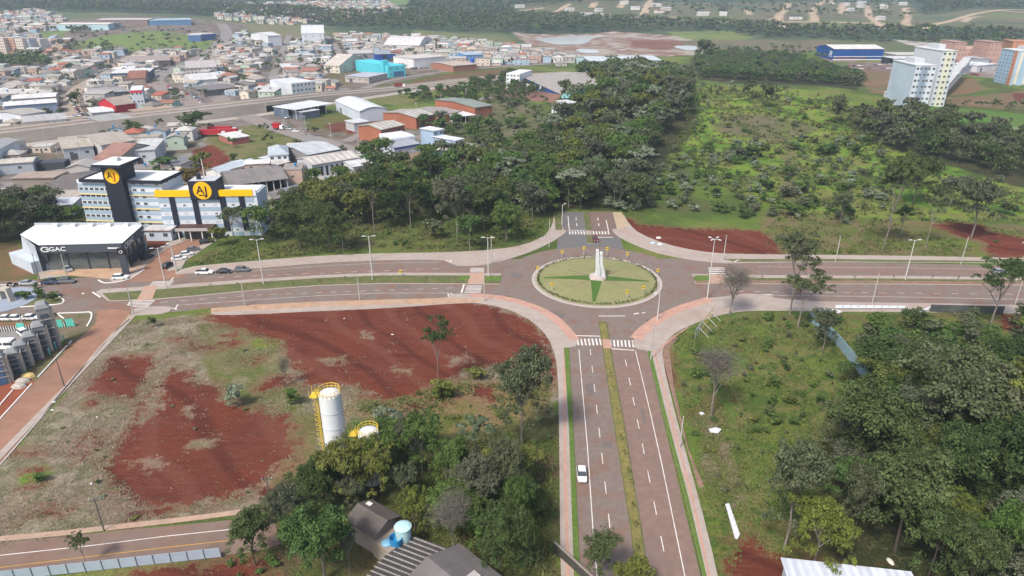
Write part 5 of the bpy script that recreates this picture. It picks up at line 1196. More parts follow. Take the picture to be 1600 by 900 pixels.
# covered ramp beside the apartment slab
ra, rb_ = at(1460,155), at(1503,124); u = Vector((rb_.x-ra.x, rb_.y-ra.y)); rl = u.length
re_ = empty('covered_ramp', ra, math.atan2(u.y, u.x), label='long white-roofed covered ramp climbing beside the apartment slab', cat='ramp')
b = MB(); b.add([(0,-3,3),(rl,-3,9),(rl,3,9),(0,3,3),(0,-3,3.4),(rl,-3,9.4),(rl,3,9.4),(0,3,3.4)], [(0,3,2,1),(4,5,6,7),(0,1,5,4),(1,2,6,5),(2,3,7,6),(3,0,4,7)], roofmat((222,220,216), .4)); b.build('roof', re_)
b = MB(); b.add([(0,-2.8,-1),(rl,-2.8,0),(rl,-2.8,7),(0,-2.8,1)], [(0,1,2,3)], wallmat((216,218,222))); b.add([(0,2.8,-1),(rl,2.8,0),(rl,2.8,7),(0,2.8,1)], [(0,3,2,1)], wallmat((216,218,222))); b.build('wall', re_)

# ---------------- the hotel ----------------
NAVY = mat('hotel_navy', A(44,50,64), .55, .08, .6); YELW = mat('hotel_yellow', A(252,196,10,1.1), .5, .05, .6); WH = wallmat((226,230,236)); LB1 = mat('hotel_blue_grey', A(174,196,214,1.3), .8, .06, 6, spec=.2)
TRIM = mat('hotel_mustard', A(206,190,142,1.4), .8, .06, 1); BLK = mat('logo_black', (.015,.013,.013), .5, .05, 1); LOGY = mat('logo_yellow', A(250,190,16,1.1), .5, .04, 1)
REDL = mat('logo_red', A(186,40,30), .5, .05, 1)
hA, hB, hC = at(141,364), at(269,368), at(430,366)
def text_mesh(s, size, depth, m, name='lettering', bold=.02):
    c = bpy.data.curves.new(name, 'FONT'); c.body = s; c.size = size; c.extrude = depth; c.offset = bold; c.align_x = 'CENTER'; c.align_y = 'CENTER'
    o = bpy.data.objects.new('tmp_text', c); COL.objects.link(o); bpy.context.view_layer.update()
    dg = bpy.context.evaluated_depsgraph_get(); me = bpy.data.meshes.new_from_object(o.evaluated_get(dg)); bpy.data.objects.remove(o); bpy.data.curves.remove(c)
    me.materials.clear(); me.materials.append(m); return me
def put_text(e, s, x, y, z, size, m, rz=0, sx=1.0, name='lettering', roll=0):
    o = bpy.data.objects.new(name, text_mesh(s, size, .04, m)); COL.objects.link(o); o.parent = e; o.location = (x, y, z); o.rotation_euler = (R(90), roll, rz); o.scale = (sx, 1, 1); return o
def disc(e, x, y, z, r, m, name='logo_disc', th=.12):
    b = MB(); n = 48; vs = [(x+r*math.cos(2*math.pi*k/n), y, z+r*math.sin(2*math.pi*k/n)) for k in range(n)] + [(x+r*math.cos(2*math.pi*k/n), y-th, z+r*math.sin(2*math.pi*k/n)) for k in range(n)]
    b.add(vs, [tuple(range(n, 2*n))] + [(k, (k+1) % n, n+(k+1) % n, n+k) for k in range(n)], m); return b.build(name, e)
u = Vector((hB.x-hA.x, hB.y-hA.y)); HL = u.length; HZ = hz(hA.y, 281) ; rz = math.atan2(u.y, u.x)
he = empty('hotel', (hA.x, hA.y, 0), rz, label='tall white and blue-grey striped hotel with a navy tower and round yellow AJ sign', cat='hotel')
HD = 13.0; NF = 8; fh = HZ/NF; t0, t1 = HL*.385, HL*.60
w_ = MB(); w_.box(0, HL, 0, HD, -1, HZ, WH); w_.build('wall', he)
b = MB(); b.box(HL*.08, HL*.985, -.6, HD+.6, HZ, HZ+.25, wallmat((232,230,226))); b.box(HL*.08-.8, HL+.6, -1.0, -.6, HZ-.5, HZ+.6, NAVY); b.box(HL+.6-.4, HL+.6, -.6, HD+.6, HZ-.5, HZ+.6, NAVY); b.box(HL*.08-.8, HL*.08-.4, -.6, HD+.6, HZ-.5, HZ+.6, NAVY); b.build('roof', he)
for f in range(NF):
    z = fh*f
    for x0, x1 in ((.06, t0-.05), (t1+.05, HL-.06)):
        ebox('spandrel_band', he, x0, x1, -.06, .0, z+fh*.04, z+fh*.50, LB1)
    if f % 2 == 0 and f:
        for x0, x1 in ((-.1, t0-.05), (t1+.05, HL-.2)):
            b = MB(); b.add([(x0,-.02,z+.25),(x1,-.02,z+.25),(x1,-.5,z-.2),(x0,-.5,z-.2),(x0,-.02,z-.35),(x1,-.02,z-.35)], [(0,3,2,1),(3,4,5,2) if 0 else (2,3,4,5),(0,4,3),(1,2,5)], TRIM); b.build('ledge', he)
    if f < 7:
        for i in range(6):
            x = t0*(i+.55)/6.2
            if not (f == 0 and i < 3): window(he, x, 0, z+fh*.74, 1.25, fh*.36)
    for x in (.18, .42, .86): window(he, t1+(HL-t1)*x, 0, z+fh*.74, 1.25, fh*.36)
    for y in (3.5, 9): window(he, HL, y, z+fh*.74, .8, .8, 'r') if f % 2 else None
TZ = hz(hA.y, 256)
ebox('tower', he, t0, t1, -2.2, 5.5, -1, TZ, NAVY); b = MB(); b.box(t0-1.8, t1+1.8, -4.2, 7.5, TZ, TZ+.9, NAVY); b.box(t0-1.6, t1+1.6, -4.0, 7.3, TZ+.9, TZ+.98, wallmat((228,230,230)))
b.build('tower_cap', he)
dr = 2.55; dz = TZ - 3.3; cxd = (t0+t1)/2
disc(he, cxd, -2.2, dz, dr, LOGY); put_text(he, 'A', cxd-.75, -2.38, dz+.15, 3.0, BLK); put_text(he, 'J', cxd+.85, -2.38, dz-.1, 3.2, REDL)
for s, q in ((-1, 0), (1, 0)): pass
ebox('roof_hatch', he, cxd-.9, cxd+.9, 1, 3, TZ+.98, TZ+2.0, wallmat((214,214,214)))
FOOT.append(grow([(hA.x, hA.y), (hB.x, hB.y), (hB.x-u.y/HL*HD, hB.y+u.x/HL*HD), (hA.x-u.y/HL*HD, hA.y+u.x/HL*HD)], 3))
# right wing
u2 = Vector((hC.x-hB.x, hC.y-hB.y)); WL = u2.length; WZ = hz(hB.y, 303); WD = 11
we = empty('hotel_wing', (hB.x-1.5, hB.y-1.2, 0), math.atan2(u2.y, u2.x), label='lower right wing of the hotel with yellow parapet, navy strips and square AJ box', cat='hotel')
WL = (at(417, 366) - hB).length
ebox('wall', we, 0, WL+.5, 0, WD, -1, WZ, WH)
b = MB(); b.box(.3, WL, .5, WD-.3, WZ, WZ+.3, wallmat((226,226,224))); b.build('roof', we)
bx0, bx1 = WL*.345, WL*.63
for x0, x1 in ((-.6, bx0), (bx1, WL-.6)): ebox('yellow_parapet', we, x0, x1, -.5, .5, WZ-.6, WZ+1.5, YELW); 
ebox('white_parapet', we, WL-.6, WL+.5, -.35, .5, WZ-.6, WZ+1.4, wallmat((238,238,238)))
cpy = mat('entrance_brown', A(92,66,54), .6, .1, 1)
BZ0, BZ1 = WZ-1.6, WZ+4.8
bb = MB(); bb.box(bx0, bx1, -.9, 6.0, BZ0, BZ1, NAVY); bb.box(bx0+.3, bx1-.3, -.6, 5.7, BZ1, BZ1+.06, wallmat((198,198,200))); bb.build('sign_box', we)
cx2, cz2 = (bx0+bx1)/2-.2, (BZ0+BZ1)/2; disc(we, cx2, -.9, cz2, 3.05, LOGY)
put_text(we, 'A', cx2-.75, -1.08, cz2+.1, 4.0, BLK); put_text(we, 'J', cx2+1.2, -1.08, cz2-.15, 4.2, BLK)
ebox('underline', we, cx2-1.4, cx2+1.0, -1.1, -1.04, cz2-1.75, cz2-1.4, BLK)
ebox('chimney', we, bx0+2.4, bx0+3.6, 1, 2, BZ1, BZ1+2, NAVY); ebox('antenna', we, bx0+4.6, bx0+4.8, 2, 2.2, BZ1, BZ1+7, FRAMEW)
for fx, w in ((.115, .055), (.345, .055), (.63, .06), (.83, .055)):
    ebox('navy_strip', we, WL*fx, WL*(fx+w), -.3, .0, 0 if fx < .6 else 2, WZ-.6, NAVY)
fw = WZ/5
for f in range(5):
    for x0, x1 in ((0, .115), (.17, .345), (.40, .63), (.69, .83), (.885, .985)):
        ebox('spandrel_band', we, WL*x0+.1, WL*x1-.1, -.06, 0, fw*f+.1, fw*f+fw*.52, LB1)
        n = max(1, int((x1-x0)*WL/3.2))
        for i in range(n):
            x = WL*(x0 + (x1-x0)*(i+.5)/n)
            if (i + f) % 3 == 0: window(we, x, 0, fw*(f+.76), .8, .5)
            else: ebox('shutter', we, x-.7, x+.7, -.05, 0, fw*(f+.62), fw*(f+.9), wallmat((206,208,214)))
b = MB(); b.box(WL*.19, WL*.55, -5.2, -.1, 3.9, 4.5, cpy); b.box(WL*.19-.2, WL*.55+.2, -5.4, -5.2, 3.7, 4.7, wallmat((196,190,188))); b.build('canopy', we)
ebox('entrance', we, WL*.24, WL*.54, -3.0, -.1, 0, 3.8, mat('entrance_glass', (.05,.06,.06), .2, .3, .8, spec=.5))
for x in (.2, .32, .44, .54): ebox('column', we, WL*x, WL*x+.35, -5.0, -4.6, 0, 3.9, FRAMEW)
q = Vector((we.location.x, we.location.y)); du = u2.normalized(); nv = Vector((-du.y, du.x)); FOOT.append(grow([tuple(q), tuple(q+du*WL), tuple(q+du*WL+nv*WD), tuple(q+nv*WD)], 2))
e_, L_, D_ = bld('annex','low white garage block with pink band at the foot of the hotel','annex',(226,360),(266,360),(268,354),3.8,'flat',(214,212,210),(206,214,226),2,1,False,stripe=(214,150,140,.5))

# ---------------- car showroom ----------------
SH = 8.6
pts = [at(x, y, z=SH) for x, y in ((62,384),(190,381),(222,352.5),(56,353.5),(33,368))]; o0 = Vector((pts[0].x, pts[0].y, 0))
se = empty('car_showroom', o0, 0, label='angular car showroom with bright white roof, grey fascia and GAC lettering', cat='showroom')
pl = [(p.x-o0.x, p.y-o0.y) for p in pts]; FOOT.append([(p[0]+o0.x, p[1]+o0.y) for p in pl]); WHR = mat('showroom_white_roof', (.80,.80,.79), .6, .04, .2, spec=.3); GREYF = mat('showroom_grey_cladding', A(92,98,108), .5, .05, .5); LTG = mat('showroom_light_cladding', A(196,204,212,1.4), .5, .05, .5)
b = MB(); b.prism(grow(pl, .3), SH, SH+.3, WHR, GREYF); b.build('roof', se)
def wallseg(name, p, q, z0, z1, th, m, inset=0, shift=0):
    d = Vector((q[0]-p[0], q[1]-p[1])); l = d.length; d.normalize(); n = Vector((-d.y, d.x)); p = Vector(p) + n*inset + d*shift; q = Vector(q) + n*inset
    b = MB(); b.prism([tuple(p), tuple(q), tuple(q+n*th), tuple(p+n*th)], z0, z1, m); return b.build(name, se)
F0, F1, F2, F3, F4 = pl
wallseg('fascia', F0, F1, SH-2.3, SH+.28, .4, GREYF, -.32); wallseg('side_fascia', F1, F2, SH-2.4, SH+.28, .4, GREYF, -.32)
SG = mat('showroom_glass', (.10,.115,.115), .08, .25, .5, spec=.7)
wallseg('front_glazing', F0, F1, .1, SH-2.3, .15, SG, 1.6); wallseg('side_glazing', F1, F2, 2.6, SH-2.4, .15, SG, .6); wallseg('side_wall', F1, F2, 0, 2.6, .3, GREYF, .3, 5)
wallseg('back_wall', F2, F3, 0, SH+1.2, .3, LTG, .1); b = MB(); 
d = Vector((F3[0]-F2[0], F3[1]-F2[1])).normalized()
for k in range(5): c = Vector(F2)+d*(4+5.6*k); MB().box(c.x-.7, c.x+.7, c.y-2.2, c.y-1.0, SH+.3, SH+1.3, FRAMEW).build('roof_unit', se)
# prow: slanting light wall and dark end
f4 = Vector(F4); f0 = Vector(F0); foot = at(67, 425); foot = Vector((foot.x-o0.x, foot.y-o0.y)); mid = at(74, 420); mid = Vector((mid.x-o0.x, mid.y-o0.y)); bk = at(46, 402); bk = Vector((bk.x-o0.x, bk.y-o0.y))
b = MB(); b.add([(f4.x,f4.y,SH+.25),(f0.x-1.2,f0.y-.4,SH+.25),(foot.x,foot.y,0),(f4.x+1,f4.y-3,2.4)], [(0,3,2,1)], LTG); b.add([(f4.x,f4.y,SH+.25),(f4.x+1,f4.y-3,2.4),(f4.x+2,f4.y+4,0),(F3[0],F3[1],0),(F3[0],F3[1],SH+.25)], [(0,4,3,2,1)], LTG)
b.build('prow_wall', se)
b = MB(); b.add([(f0.x-1.2,f0.y-.4,SH+.25),(f0.x+1.6,f0.y-.35,SH-2.0),(mid.x+1.0,mid.y,0),(foot.x,foot.y,0)], [(0,3,2,1)], GREYF); b.build('prow_end', se)
dd = (Vector(F1)-Vector(F0)); fl_ = dd.length; dd.normalize(); nrm = Vector((dd.y, -dd.x)); fa = math.atan2(dd.y, dd.x)
WL_ = mat('sign_white', (.8,.8,.8), .4, .03, 1)
def onf(t, out=.55): p = Vector(F0) + dd*fl_*t + nrm*out; return p.x, p.y
x, y = onf(.215); put_text(se, 'GAC', x, y, SH-1.05, 1.8, WL_, fa, 1.3)
x, y = onf(.065); b = MB(); n = 28
def ring(e, cx, cy, cz, r, a, m, gap=.5, sx=1.5, th=.28):
    b = MB(); vs = []; fs = []
    for k in range(n+1):
        t = gap + (2*math.pi-2*gap)*k/n
        for rr in (r-th, r): vs.append((cx + rr*sx*math.cos(t)*math.cos(a), cy + rr*sx*math.cos(t)*math.sin(a), cz + rr*math.sin(t)))
    for k in range(n): fs += [(2*k, 2*k+1, 2*k+3, 2*k+2)]
    c_, s_ = cx+math.cos(a)*.1*sx, cy+math.sin(a)*.1*sx; x1, y1 = cx+math.cos(a)*(r-.1)*sx, cy+math.sin(a)*(r-.1)*sx
    b.add(vs, fs, m); b.add([(c_,s_,cz-.14),(x1,y1,cz-.14),(x1,y1,cz+.14),(c_,s_,cz+.14)], [(0,1,2,3)], m); return b.build('logo', e)
ring(se, x, y, SH-1.05, .85, fa, WL_)
x, y = onf(.90); put_text(se, 'GUIAUTO', x, y, SH-1.05, .0001+.85, WL_, fa, 1.0) if 0 else ebox('small_sign', se, x-1.8, x+1.8, y-.03, y+.02, SH-1.3, SH-.9, WL_)
d2 = (Vector(F2)-Vector(F1)); s2 = d2.length; d2.normalize(); n2_ = Vector((d2.y, -d2.x)); a2_ = math.atan2(d2.y, d2.x)
p = Vector(F1)+d2*s2*.30+n2_*.5; put_text(se, 'GAC', p.x, p.y, SH-1.1, 2.0, WL_, a2_, 1.3)
p = Vector(F1)+d2*s2*.10+n2_*.5; ring(se, p.x, p.y, SH-1.1, .95, a2_, WL_)
p = Vector(F1)+d2*s2*.86+n2_*.5; b = MB(); q2 = p + d2*2.4; b.add([(p.x,p.y,SH-1.3),(q2.x,q2.y,SH-1.3),(q2.x,q2.y,SH-.9),(p.x,p.y,SH-.9)], [(0,1,2,3)], WL_); b.build('small_sign', se)
for t in (.25, .5, .75): x, y = onf(t, -1.4); MB().box(x-.15, x+.15, y-.1, y+.2, 0, SH-2.3, GREYF).build('mullion', se)
for t in (.2, .4, .6, .8): p = Vector(F1)+d2*s2*t; MB().box(p.x-.15, p.x+.15, p.y-.15, p.y+.15, 0, SH-2.4, GREYF).build('mullion', se)
pp = at(198, 429); te = empty('totem_sign', pp, R(20), label='dark grey totem pillar with a white emblem at the corner of the car showroom', cat='sign')
ebox('pillar', te, -.9, .9, -.5, .5, 0, 8.4, GREYF); MB().box(-.93, .93, -.53, .53, 6.6, 8.5, mat('totem_black', (.02,.02,.025), .3, .1, 1)).build('head', te); ring(te, 0, -.56, 7.5, .5, 0, WL_, sx=1.1, th=.14)
e_, L_, D_ = bld('annex','low white annex with slanted roof on the left of the car showroom','annex',(14,396),(48,412),(60,396),3.4,'parapet',(228,230,230),(196,206,214),0,1,False)
bld('container','long black-roofed lorry trailer parked by the left sheds','trailer',(55,256),(100,254),(102,249),3.2,'flat',(84,88,96),(70,74,80),0,1,False,over=0)

# ---------------- farmhouse at the bottom ----------------
OLDR = (112,104,98)
e_, L_, D_ = bld('farmhouse','old farmhouse with weathered grey corrugated roof and a white patch','house',(586,836),(620,808),(586,781),4.2,'gable',OLDR,(150,140,132),2,1,rise=1.2,rib=3,ridge='y')
ebox('roof_patch', e_, L_*.55, L_*.85, D_*.78, D_*.95, 5.0, 5.2, roofmat((220,214,206), .6))
e_, L_, D_ = bld('roofless_annex','low roofless annex with stained walls in front of the farmhouse','outbuilding',(608,866),(641,842),(621,817),3.0,'parapet',(90,94,70),(158,146,132),2,1)
at_an = e_
TB = mat('tank_blue', A(46,140,196,1.2), .5, .08, 1.5); TC = mat('tank_pale_cyan', A(196,232,236,1.3), .5, .06, 1.5)
def tank(px, py, z, r, h, m, label, lid=True, name='water_tank'):
    c = at(px, py, z=z); e = empty(name, (c.x, c.y, z), label=label, cat='water tank'); b = MB(); b.smooth = False
    b.lathe([(0,0),(r*.9,0),(r*.95,h*.3),(r,h),(r*1.03,h),(r*1.03,h+.06)] + ([] if lid else [(r*.93,h+.06),(r*.9,h*.35),(0,h*.35)]), m, 28); b.build('body', e)
    if lid: MB().lathe([(r*1.06,h-.02),(r*1.06,h+.1),(r*.7,h+.3),(r*.2,h+.38),(0,h+.38)], m, 28).build('lid', e)
    return e
tank(631,842,2.9,1.25,2.4,TC,'tall pale cyan water tank on the annex roof'); tank(619,851,2.9,1.0,1.4,TB,'open blue water tank on the annex roof beside the cyan one',False)
tank(605,852,2.9,.8,.5,mat('tank_lid_blue', A(130,180,206,1.2), .5, .08, 1.5),'flat pale blue tank lid lying on the annex roof')
tank(705,296,7,1.6,2.2,TB,'blue water tank standing among the trees behind the west avenue'); tank(738,103,3,2.2,7,matc((40,90,180)),'deep blue upright tank beside the far brick shed')
# ribbed pergola and big roof
fr = frame((572,903),(650,935),(699,856),3.0); FOOT.append(fr[4])
pg = empty('pergola', fr[0], fr[1], label='dark slatted pergola roof with pale parallel ribs beside the farmhouse', cat='pergola')
b = MB(); b.box(0, fr[2], 0, fr[3], 2.85, 2.95, mat('pergola_dark', (.055,.05,.048), .9, .3, .8)); b.build('roof', pg)
for i in range(11):
    yy = fr[3]*(i+.5)/11; ebox('rib', pg, -.2, fr[2]+.2, yy-.09, yy+.09, 2.98, 3.12, roofmat((164,160,158), 1))
for x, y in ((.3,.3),(fr[2]-.3,.3),(.3,fr[3]-.3),(fr[2]-.3,fr[3]-.3)): ebox('post', pg, x-.12, x+.12, y-.12, y+.12, 0, 2.85, BARKD)
e_, L_, D_ = bld('old_barn','large grey corrugated barn roof with a light repaired patch, cut by the bottom edge','barn',(618,925),(705,1005),(790,908),4.6,'gable',(128,122,120),(140,132,126),0,1,False,rise=1.8,rib=3,over=.2)
ebox('roof_patch', e_, L_*.52, L_*.64, D_*.60, D_*.78, 5.9, 6.05, roofmat((196,190,184), 2))
e_, L_, D_ = bld('white_roof_shed','white and blue-grey sheet roof entering at the bottom right edge','shed',(1250,960),(1462,985),(1452,901),4.5,'gable',(226,232,244),(200,206,214),0,1,False,rise=.4,rib=.5,skylights=6)
# ---------------- cars ----------------
TYRE = mat('tyre', (.02,.02,.02), .8, .1, 2); RIM = mat('rim', (.4,.4,.42), .35, .05, 2, metal=.6); LAMPW = mat('headlight', (.7,.7,.7), .15, .05, 2); LAMPR = mat('tail_light', (.35,.02,.02), .2, .05, 2)
PAINT = {'white': (.75,.75,.74), 'silver': (.42,.43,.45), 'grey': (.16,.165,.175), 'black': (.02,.02,.023), 'dark blue': (.03,.045,.09), 'maroon': (.14,.015,.02), 'red': (.42,.03,.03), 'beige': (.4,.35,.27)}
def paintm(c): return mat('car_paint_' + c.replace(' ', '_'), PAINT[c], .3, .04, 1, spec=.5, metal=.3 if c in ('silver', 'grey') else 0)
#          length, width, height, hood x, windscreen, roof start, roof end, rear glass end, deck height
CARS = {'hatchback': (4.0,1.74,1.48, .95, 1.05, .30,-1.35,-1.88,.92), 'sedan': (4.5,1.76,1.46, 1.1, 1.15, .35,-1.05,-1.75,1.0), 'suv': (4.45,1.86,1.68, 1.05, 1.1, .45,-1.65,-2.12,1.05), 'pickup': (5.2,1.88,1.78, 1.3, 1.3, .65,-.55,-.85,1.1)}
_cm = {}
def car_meshes(kind, col):
    key = (kind, col)
    if key in _cm: return _cm[key]
    L_, Wd, H, hx, wx, r0, r1, r2, dk = CARS[kind]; pm = paintm(col); hw, hl = Wd/2, L_/2
    b = MB(); belt = .92 if kind not in ('suv', 'pickup') else 1.05
    st = [(-hl, .80, .45, belt-.22), (-hl+.12, .93, .25, dk-.04), (r2-.05, .98, .22, dk), (-.6, 1.0, .2, belt+.02), (wx, 1.0, .2, belt), (hx+.4, .97, .22, belt-.10), (hl-.25, .92, .24, belt-.2), (hl, .76, .38, belt-.36)]
    rings = []
    for x, k, zb, zt in st:
        w = hw*k; rings.append([(x,-w*.9,zb),(x,-w,zb+.15),(x,-w,zt-.16),(x,-w*.9,zt),(x,w*.9,zt),(x,w,zt-.16),(x,w,zb+.15),(x,w*.9,zb)])
    vs = [v for r_ in rings for v in r_]; fs = []
    for i in range(len(rings)-1):
        for k in range(8): a_, c_ = i*8+k, i*8+(k+1) % 8; fs.append((a_, c_, c_+8, a_+8))
    fs += [tuple(range(8)), tuple(range(len(vs)-1, len(vs)-9, -1))]; b.add(vs, fs, pm)
    ro_ = MB(); t = hw*.74; ro_.add([(r0,-t,H-.05),(r0,t,H-.05),(r1,t,H-.04),(r1,-t,H-.04),(r0-.15,-t*.8,H),(r0-.15,t*.8,H),(r1+.1,t*.8,H),(r1+.1,-t*.8,H)], [(0,1,5,4),(1,2,6,5),(2,3,7,6),(3,0,4,7),(4,5,6,7),(3,2,1,0)], pm)
    b.v_off = 0
    n0 = len(b.v); b.v += ro_.v; b.f += [tuple(n0+k for k in f) for f in ro_.f]; b.m += [0]*len(ro_.f)
    if kind == 'pickup': b.box(-hl+.2, r2-.12, -hw*.82, hw*.82, dk+.005, dk+.03, DARKM)
    g = MB(); w0, w1 = hw*.93, t*.98; z0, z1 = belt-.02, H-.05
    g.add([(wx,-w0,z0),(wx,w0,z0),(r2,w0,dk-.02),(r2,-w0,dk-.02),(r0,-w1,z1),(r0,w1,z1),(r1,w1,z1),(r1,-w1,z1)], [(0,1,5,4),(1,2,6,5),(2,3,7,6),(3,0,4,7)], GLASS)
    wh = MB(); wh.tube((0,-.11,0),(0,.11,0),.33,.33,TYRE,16); rm = MB(); rm.tube((0,-.125,0),(0,.125,0),.2,.2,RIM,12)
    hd = MB(); hd.box(-.05,.05,-.2,.2,-.08,.08,LAMPW); tl = MB(); tl.box(-.05,.05,-.16,.16,-.12,.12,LAMPR)
    _cm[key] = (b.mesh('body'), g.mesh('windows'), wh.mesh('wheel'), rm.mesh('rim'), hd.mesh('headlight'), tl.mesh('tail_light'), belt); return _cm[key]
def lnk(name, me, parent, loc=(0,0,0), rz=0):
    o = bpy.data.objects.new(name, me); COL.objects.link(o); o.parent = parent; o.location = loc; o.rotation_euler = (0,0,rz); return o
def car(px, py, deg, kind, col, label, group=None, full=True, z=.03, cat='car'):
    p = at(px, py); bm_, gm_, wm_, rm_, hm_, tm_, belt = car_meshes(kind, col); L_, Wd = CARS[kind][:2]
    e = empty('pickup_truck' if kind == 'pickup' else 'car', (p.x, p.y, p.z + z), R(deg), label=label, cat=cat, group=group)
    lnk('body', bm_, e); lnk('windows', gm_, e)
    for sx in (-1, 1):
        for sy in (-1, 1):
            w = lnk('wheel', wm_, e, (sx*L_*.31, sy*(Wd/2-.1), .33))
            if full: lnk('rim', rm_, w)
            if full: lnk('headlight' if sx > 0 else 'tail_light', hm_ if sx > 0 else tm_, e, (sx*(L_/2-.04), sy*(Wd/2-.36), belt-.34))
    return e
for c in [
 (909,745,-92,'hatchback','white','white hatchback driving towards the camera on the left carriageway of the south road'),
 (930,376,-88,'hatchback','maroon','maroon car entering the roundabout from the north road'),
 (44,445,4,'sedan','silver','silver sedan parked at the kerb left of two dark cars'),
 (81,443.5,4,'pickup','dark blue','dark blue pickup parked in the middle of the three kerbside cars'),
 (106,442,5,'suv','grey','dark grey suv parked at the right end of the three kerbside cars'),
 (189,436,6,'suv','white','white suv on the forecourt beside the totem sign'),
 (107,423,-40,'hatchback','silver','silver hatchback nosing out in front of the showroom glass'),
 (264,417,78,'suv','black','black suv waiting at the mouth of the dusty side street'),
 (280,406,25,'sedan','white','white sedan, lower of the two white cars parked on the side street'),
 (292,399,25,'hatchback','white','white hatchback, upper of the two white cars parked on the side street'),
 (302,392,25,'sedan','grey','grey sedan parked above the two white cars on the side street'),
 (323,380,30,'suv','black','black suv near the hotel entrance at the top of the side street'),
 (320,428,6,'pickup','white','white pickup parked on the west avenue, left of a black sedan'),
 (351,426.5,6,'sedan','black','black sedan parked on the west avenue between two other vehicles'),
 (379,424,6,'suv','grey','grey suv parked on the west avenue right of the black sedan'),
 (1560,427,-2,'sedan','silver','silver sedan on the far carriageway at the right edge, behind a tree'),
 (38,524,-38,'suv','white','white suv parked diagonally inside the walled yard'),
 (11,500,4,'sedan','white','leftmost white car in the roadside row above the yard fence'),(27,500,4,'hatchback','white','second white car in the roadside row above the yard fence'),
 (50,499,4,'hatchback','white','white hatchback in the roadside row closest to the tall concrete tower'),
 (38,398,20,'sedan','grey','grey sedan parked on the showroom annex roof deck'),(231,404,70,'suv','black','dark suv parked beside the right wall of the showroom')]:
    car(*c)
vp = at(4, 545); ve = empty('van', (vp.x, vp.y, 0), R(4), label='white van with rounded dark windows parked at the left edge of the yard', cat='van')
MB().prism([(-3,-1),(2.6,-1),(3,-.8),(3,.8),(2.6,1),(-3,1)], .4, 2.5, paintm('white')).build('body', ve); MB().box(1.2,3.04,-1.03,1.03,1.4,2.1,GLASS).build('windscreen', ve); MB().box(-2.6,.9,-1.02,1.02,1.5,2.05,GLASS).build('windows', ve)
for sx in (-1.9, 1.9):
    for sy in (-.9, .9): lnk('wheel', car_meshes('suv','white')[2], ve, (sx, sy, .35))
# far cars: rows in lots and along the streets
FC = []
fr_ = random.Random(21)
def car_row(p, q, n, deg, where, jit=.4, cols=('white','white','silver','grey','black','red','beige')):
    a, b = at(*p), at(*q)
    for i in range(n):
        t = (i + .5)/n; c = a.lerp(b, t); k = fr_.choice(['hatchback','sedan','suv','sedan']); col = fr_.choice(cols)
        bm_, gm_, *_ = car_meshes(k, col); e = empty('car', (c.x, c.y, float(terr(c.x, c.y)) + .22), R(deg + fr_.uniform(-6, 6) + (180 if fr_.random() < .5 else 0)))
        lnk('body', bm_, e); lnk('windows', gm_, e); FC.append((e, col, where, c.x, c.y, e.location.z))
car_row((206,216),(224,212),6,90,'on the lot beside the pale warehouse behind the hotel'); car_row((206,222),(222,219),4,20,'on the lot beside the pale warehouse behind the hotel')
car_row((618,234),(634,229),4,60,'parked before the blue-fronted hall', cols=('white','white','silver')); car_row((556,242),(600,256),5,-22,'on the avenue below the brick warehouses')
car_row((424,195),(480,212),5,-20,'on the avenue by the underpass'); car_row((440,180),(452,186),3,60,'beside the steel-grey depot',cols=('white','black'))
car_row((498,138),(520,134),7,60,'on the sales lot by the highway', cols=('white','white','silver','black')); car_row((500,130),(520,127),7,60,'on the sales lot by the highway', cols=('white','white','grey'))
car_row((640,108),(690,106),12,80,'before the white-fronted warehouse'); car_row((108,184),(150,178),8,12,'along the dusty street in the town'); car_row((104,150),(128,182),9,100,'along the dusty street in the town'); car_row((150,118),(175,104),7,60,'along the dusty street in the town')
car_row((238,160),(262,153),7,20,'behind the white block with the red band', cols=('white','white','silver')); car_row((300,147),(318,162),9,60,'along the winding avenue'); car_row((262,136),(300,152),9,-30,'along the winding avenue'); car_row((246,112),(262,106),5,30,'along the winding avenue')
car_row((1296,106),(1395,101),12,0,'in the eastern car park'); car_row((1330,109),(1425,107),9,0,'in the eastern car park', cols=('white','silver','grey')); car_row((1405,104),(1425,104),3,0,'in the eastern car park')
car_row((1504,116),(1530,118),6,30,'in the yard by the apartment towers'); car_row((790,128),(812,136),4,-25,'in front of the white stair block'); car_row((1440,147),(1425,150),3,0,'at the foot of the apartment slab')
car_row((360,160),(440,150),8,8,'in the yards along the highway'); car_row((60,215),(420,168),11,8,'driving on the elevated highway') if 0 else None
for i, (px, col) in enumerate(((385,'black'),(455,'white'),(300,'white'),(560,'silver'),(650,'white'))):
    pass
# ---------------- lorries ----------------
def lorry(px, py, deg, boxc, label, ln=11, h=3.2, cab=(.75,.75,.75)):
    p = at(px, py); e = empty('lorry', (p.x, p.y, p.z+.1), R(deg), label=label, cat='lorry'); m = matc(boxc, .5)
    MB().box(-ln/2, ln/2-2.4, -1.25, 1.25, 1.1, 1.1+h-.4, m).build('cargo_box', e); MB().prism([(ln/2-2.1,-1.2),(ln/2-.1,-1.2),(ln/2,-1),(ln/2,1),(ln/2-.1,1.2),(ln/2-2.1,1.2)], .6, 2.9, mat('cab_paint', cab, .4, .04, 1)).build('cab', e)
    MB().box(ln/2-.6, ln/2+.02, -1.1, 1.1, 1.8, 2.6, GLASS).build('windscreen', e)
    for sx in (-ln/2+1, -ln/2+2.4, ln/2-1.2):
        for sy in (-1.1, 1.1): w = lnk('wheel', car_meshes('suv','white')[2], e, (sx, sy, .5)); w.scale = (1.5,1.5,1.5)
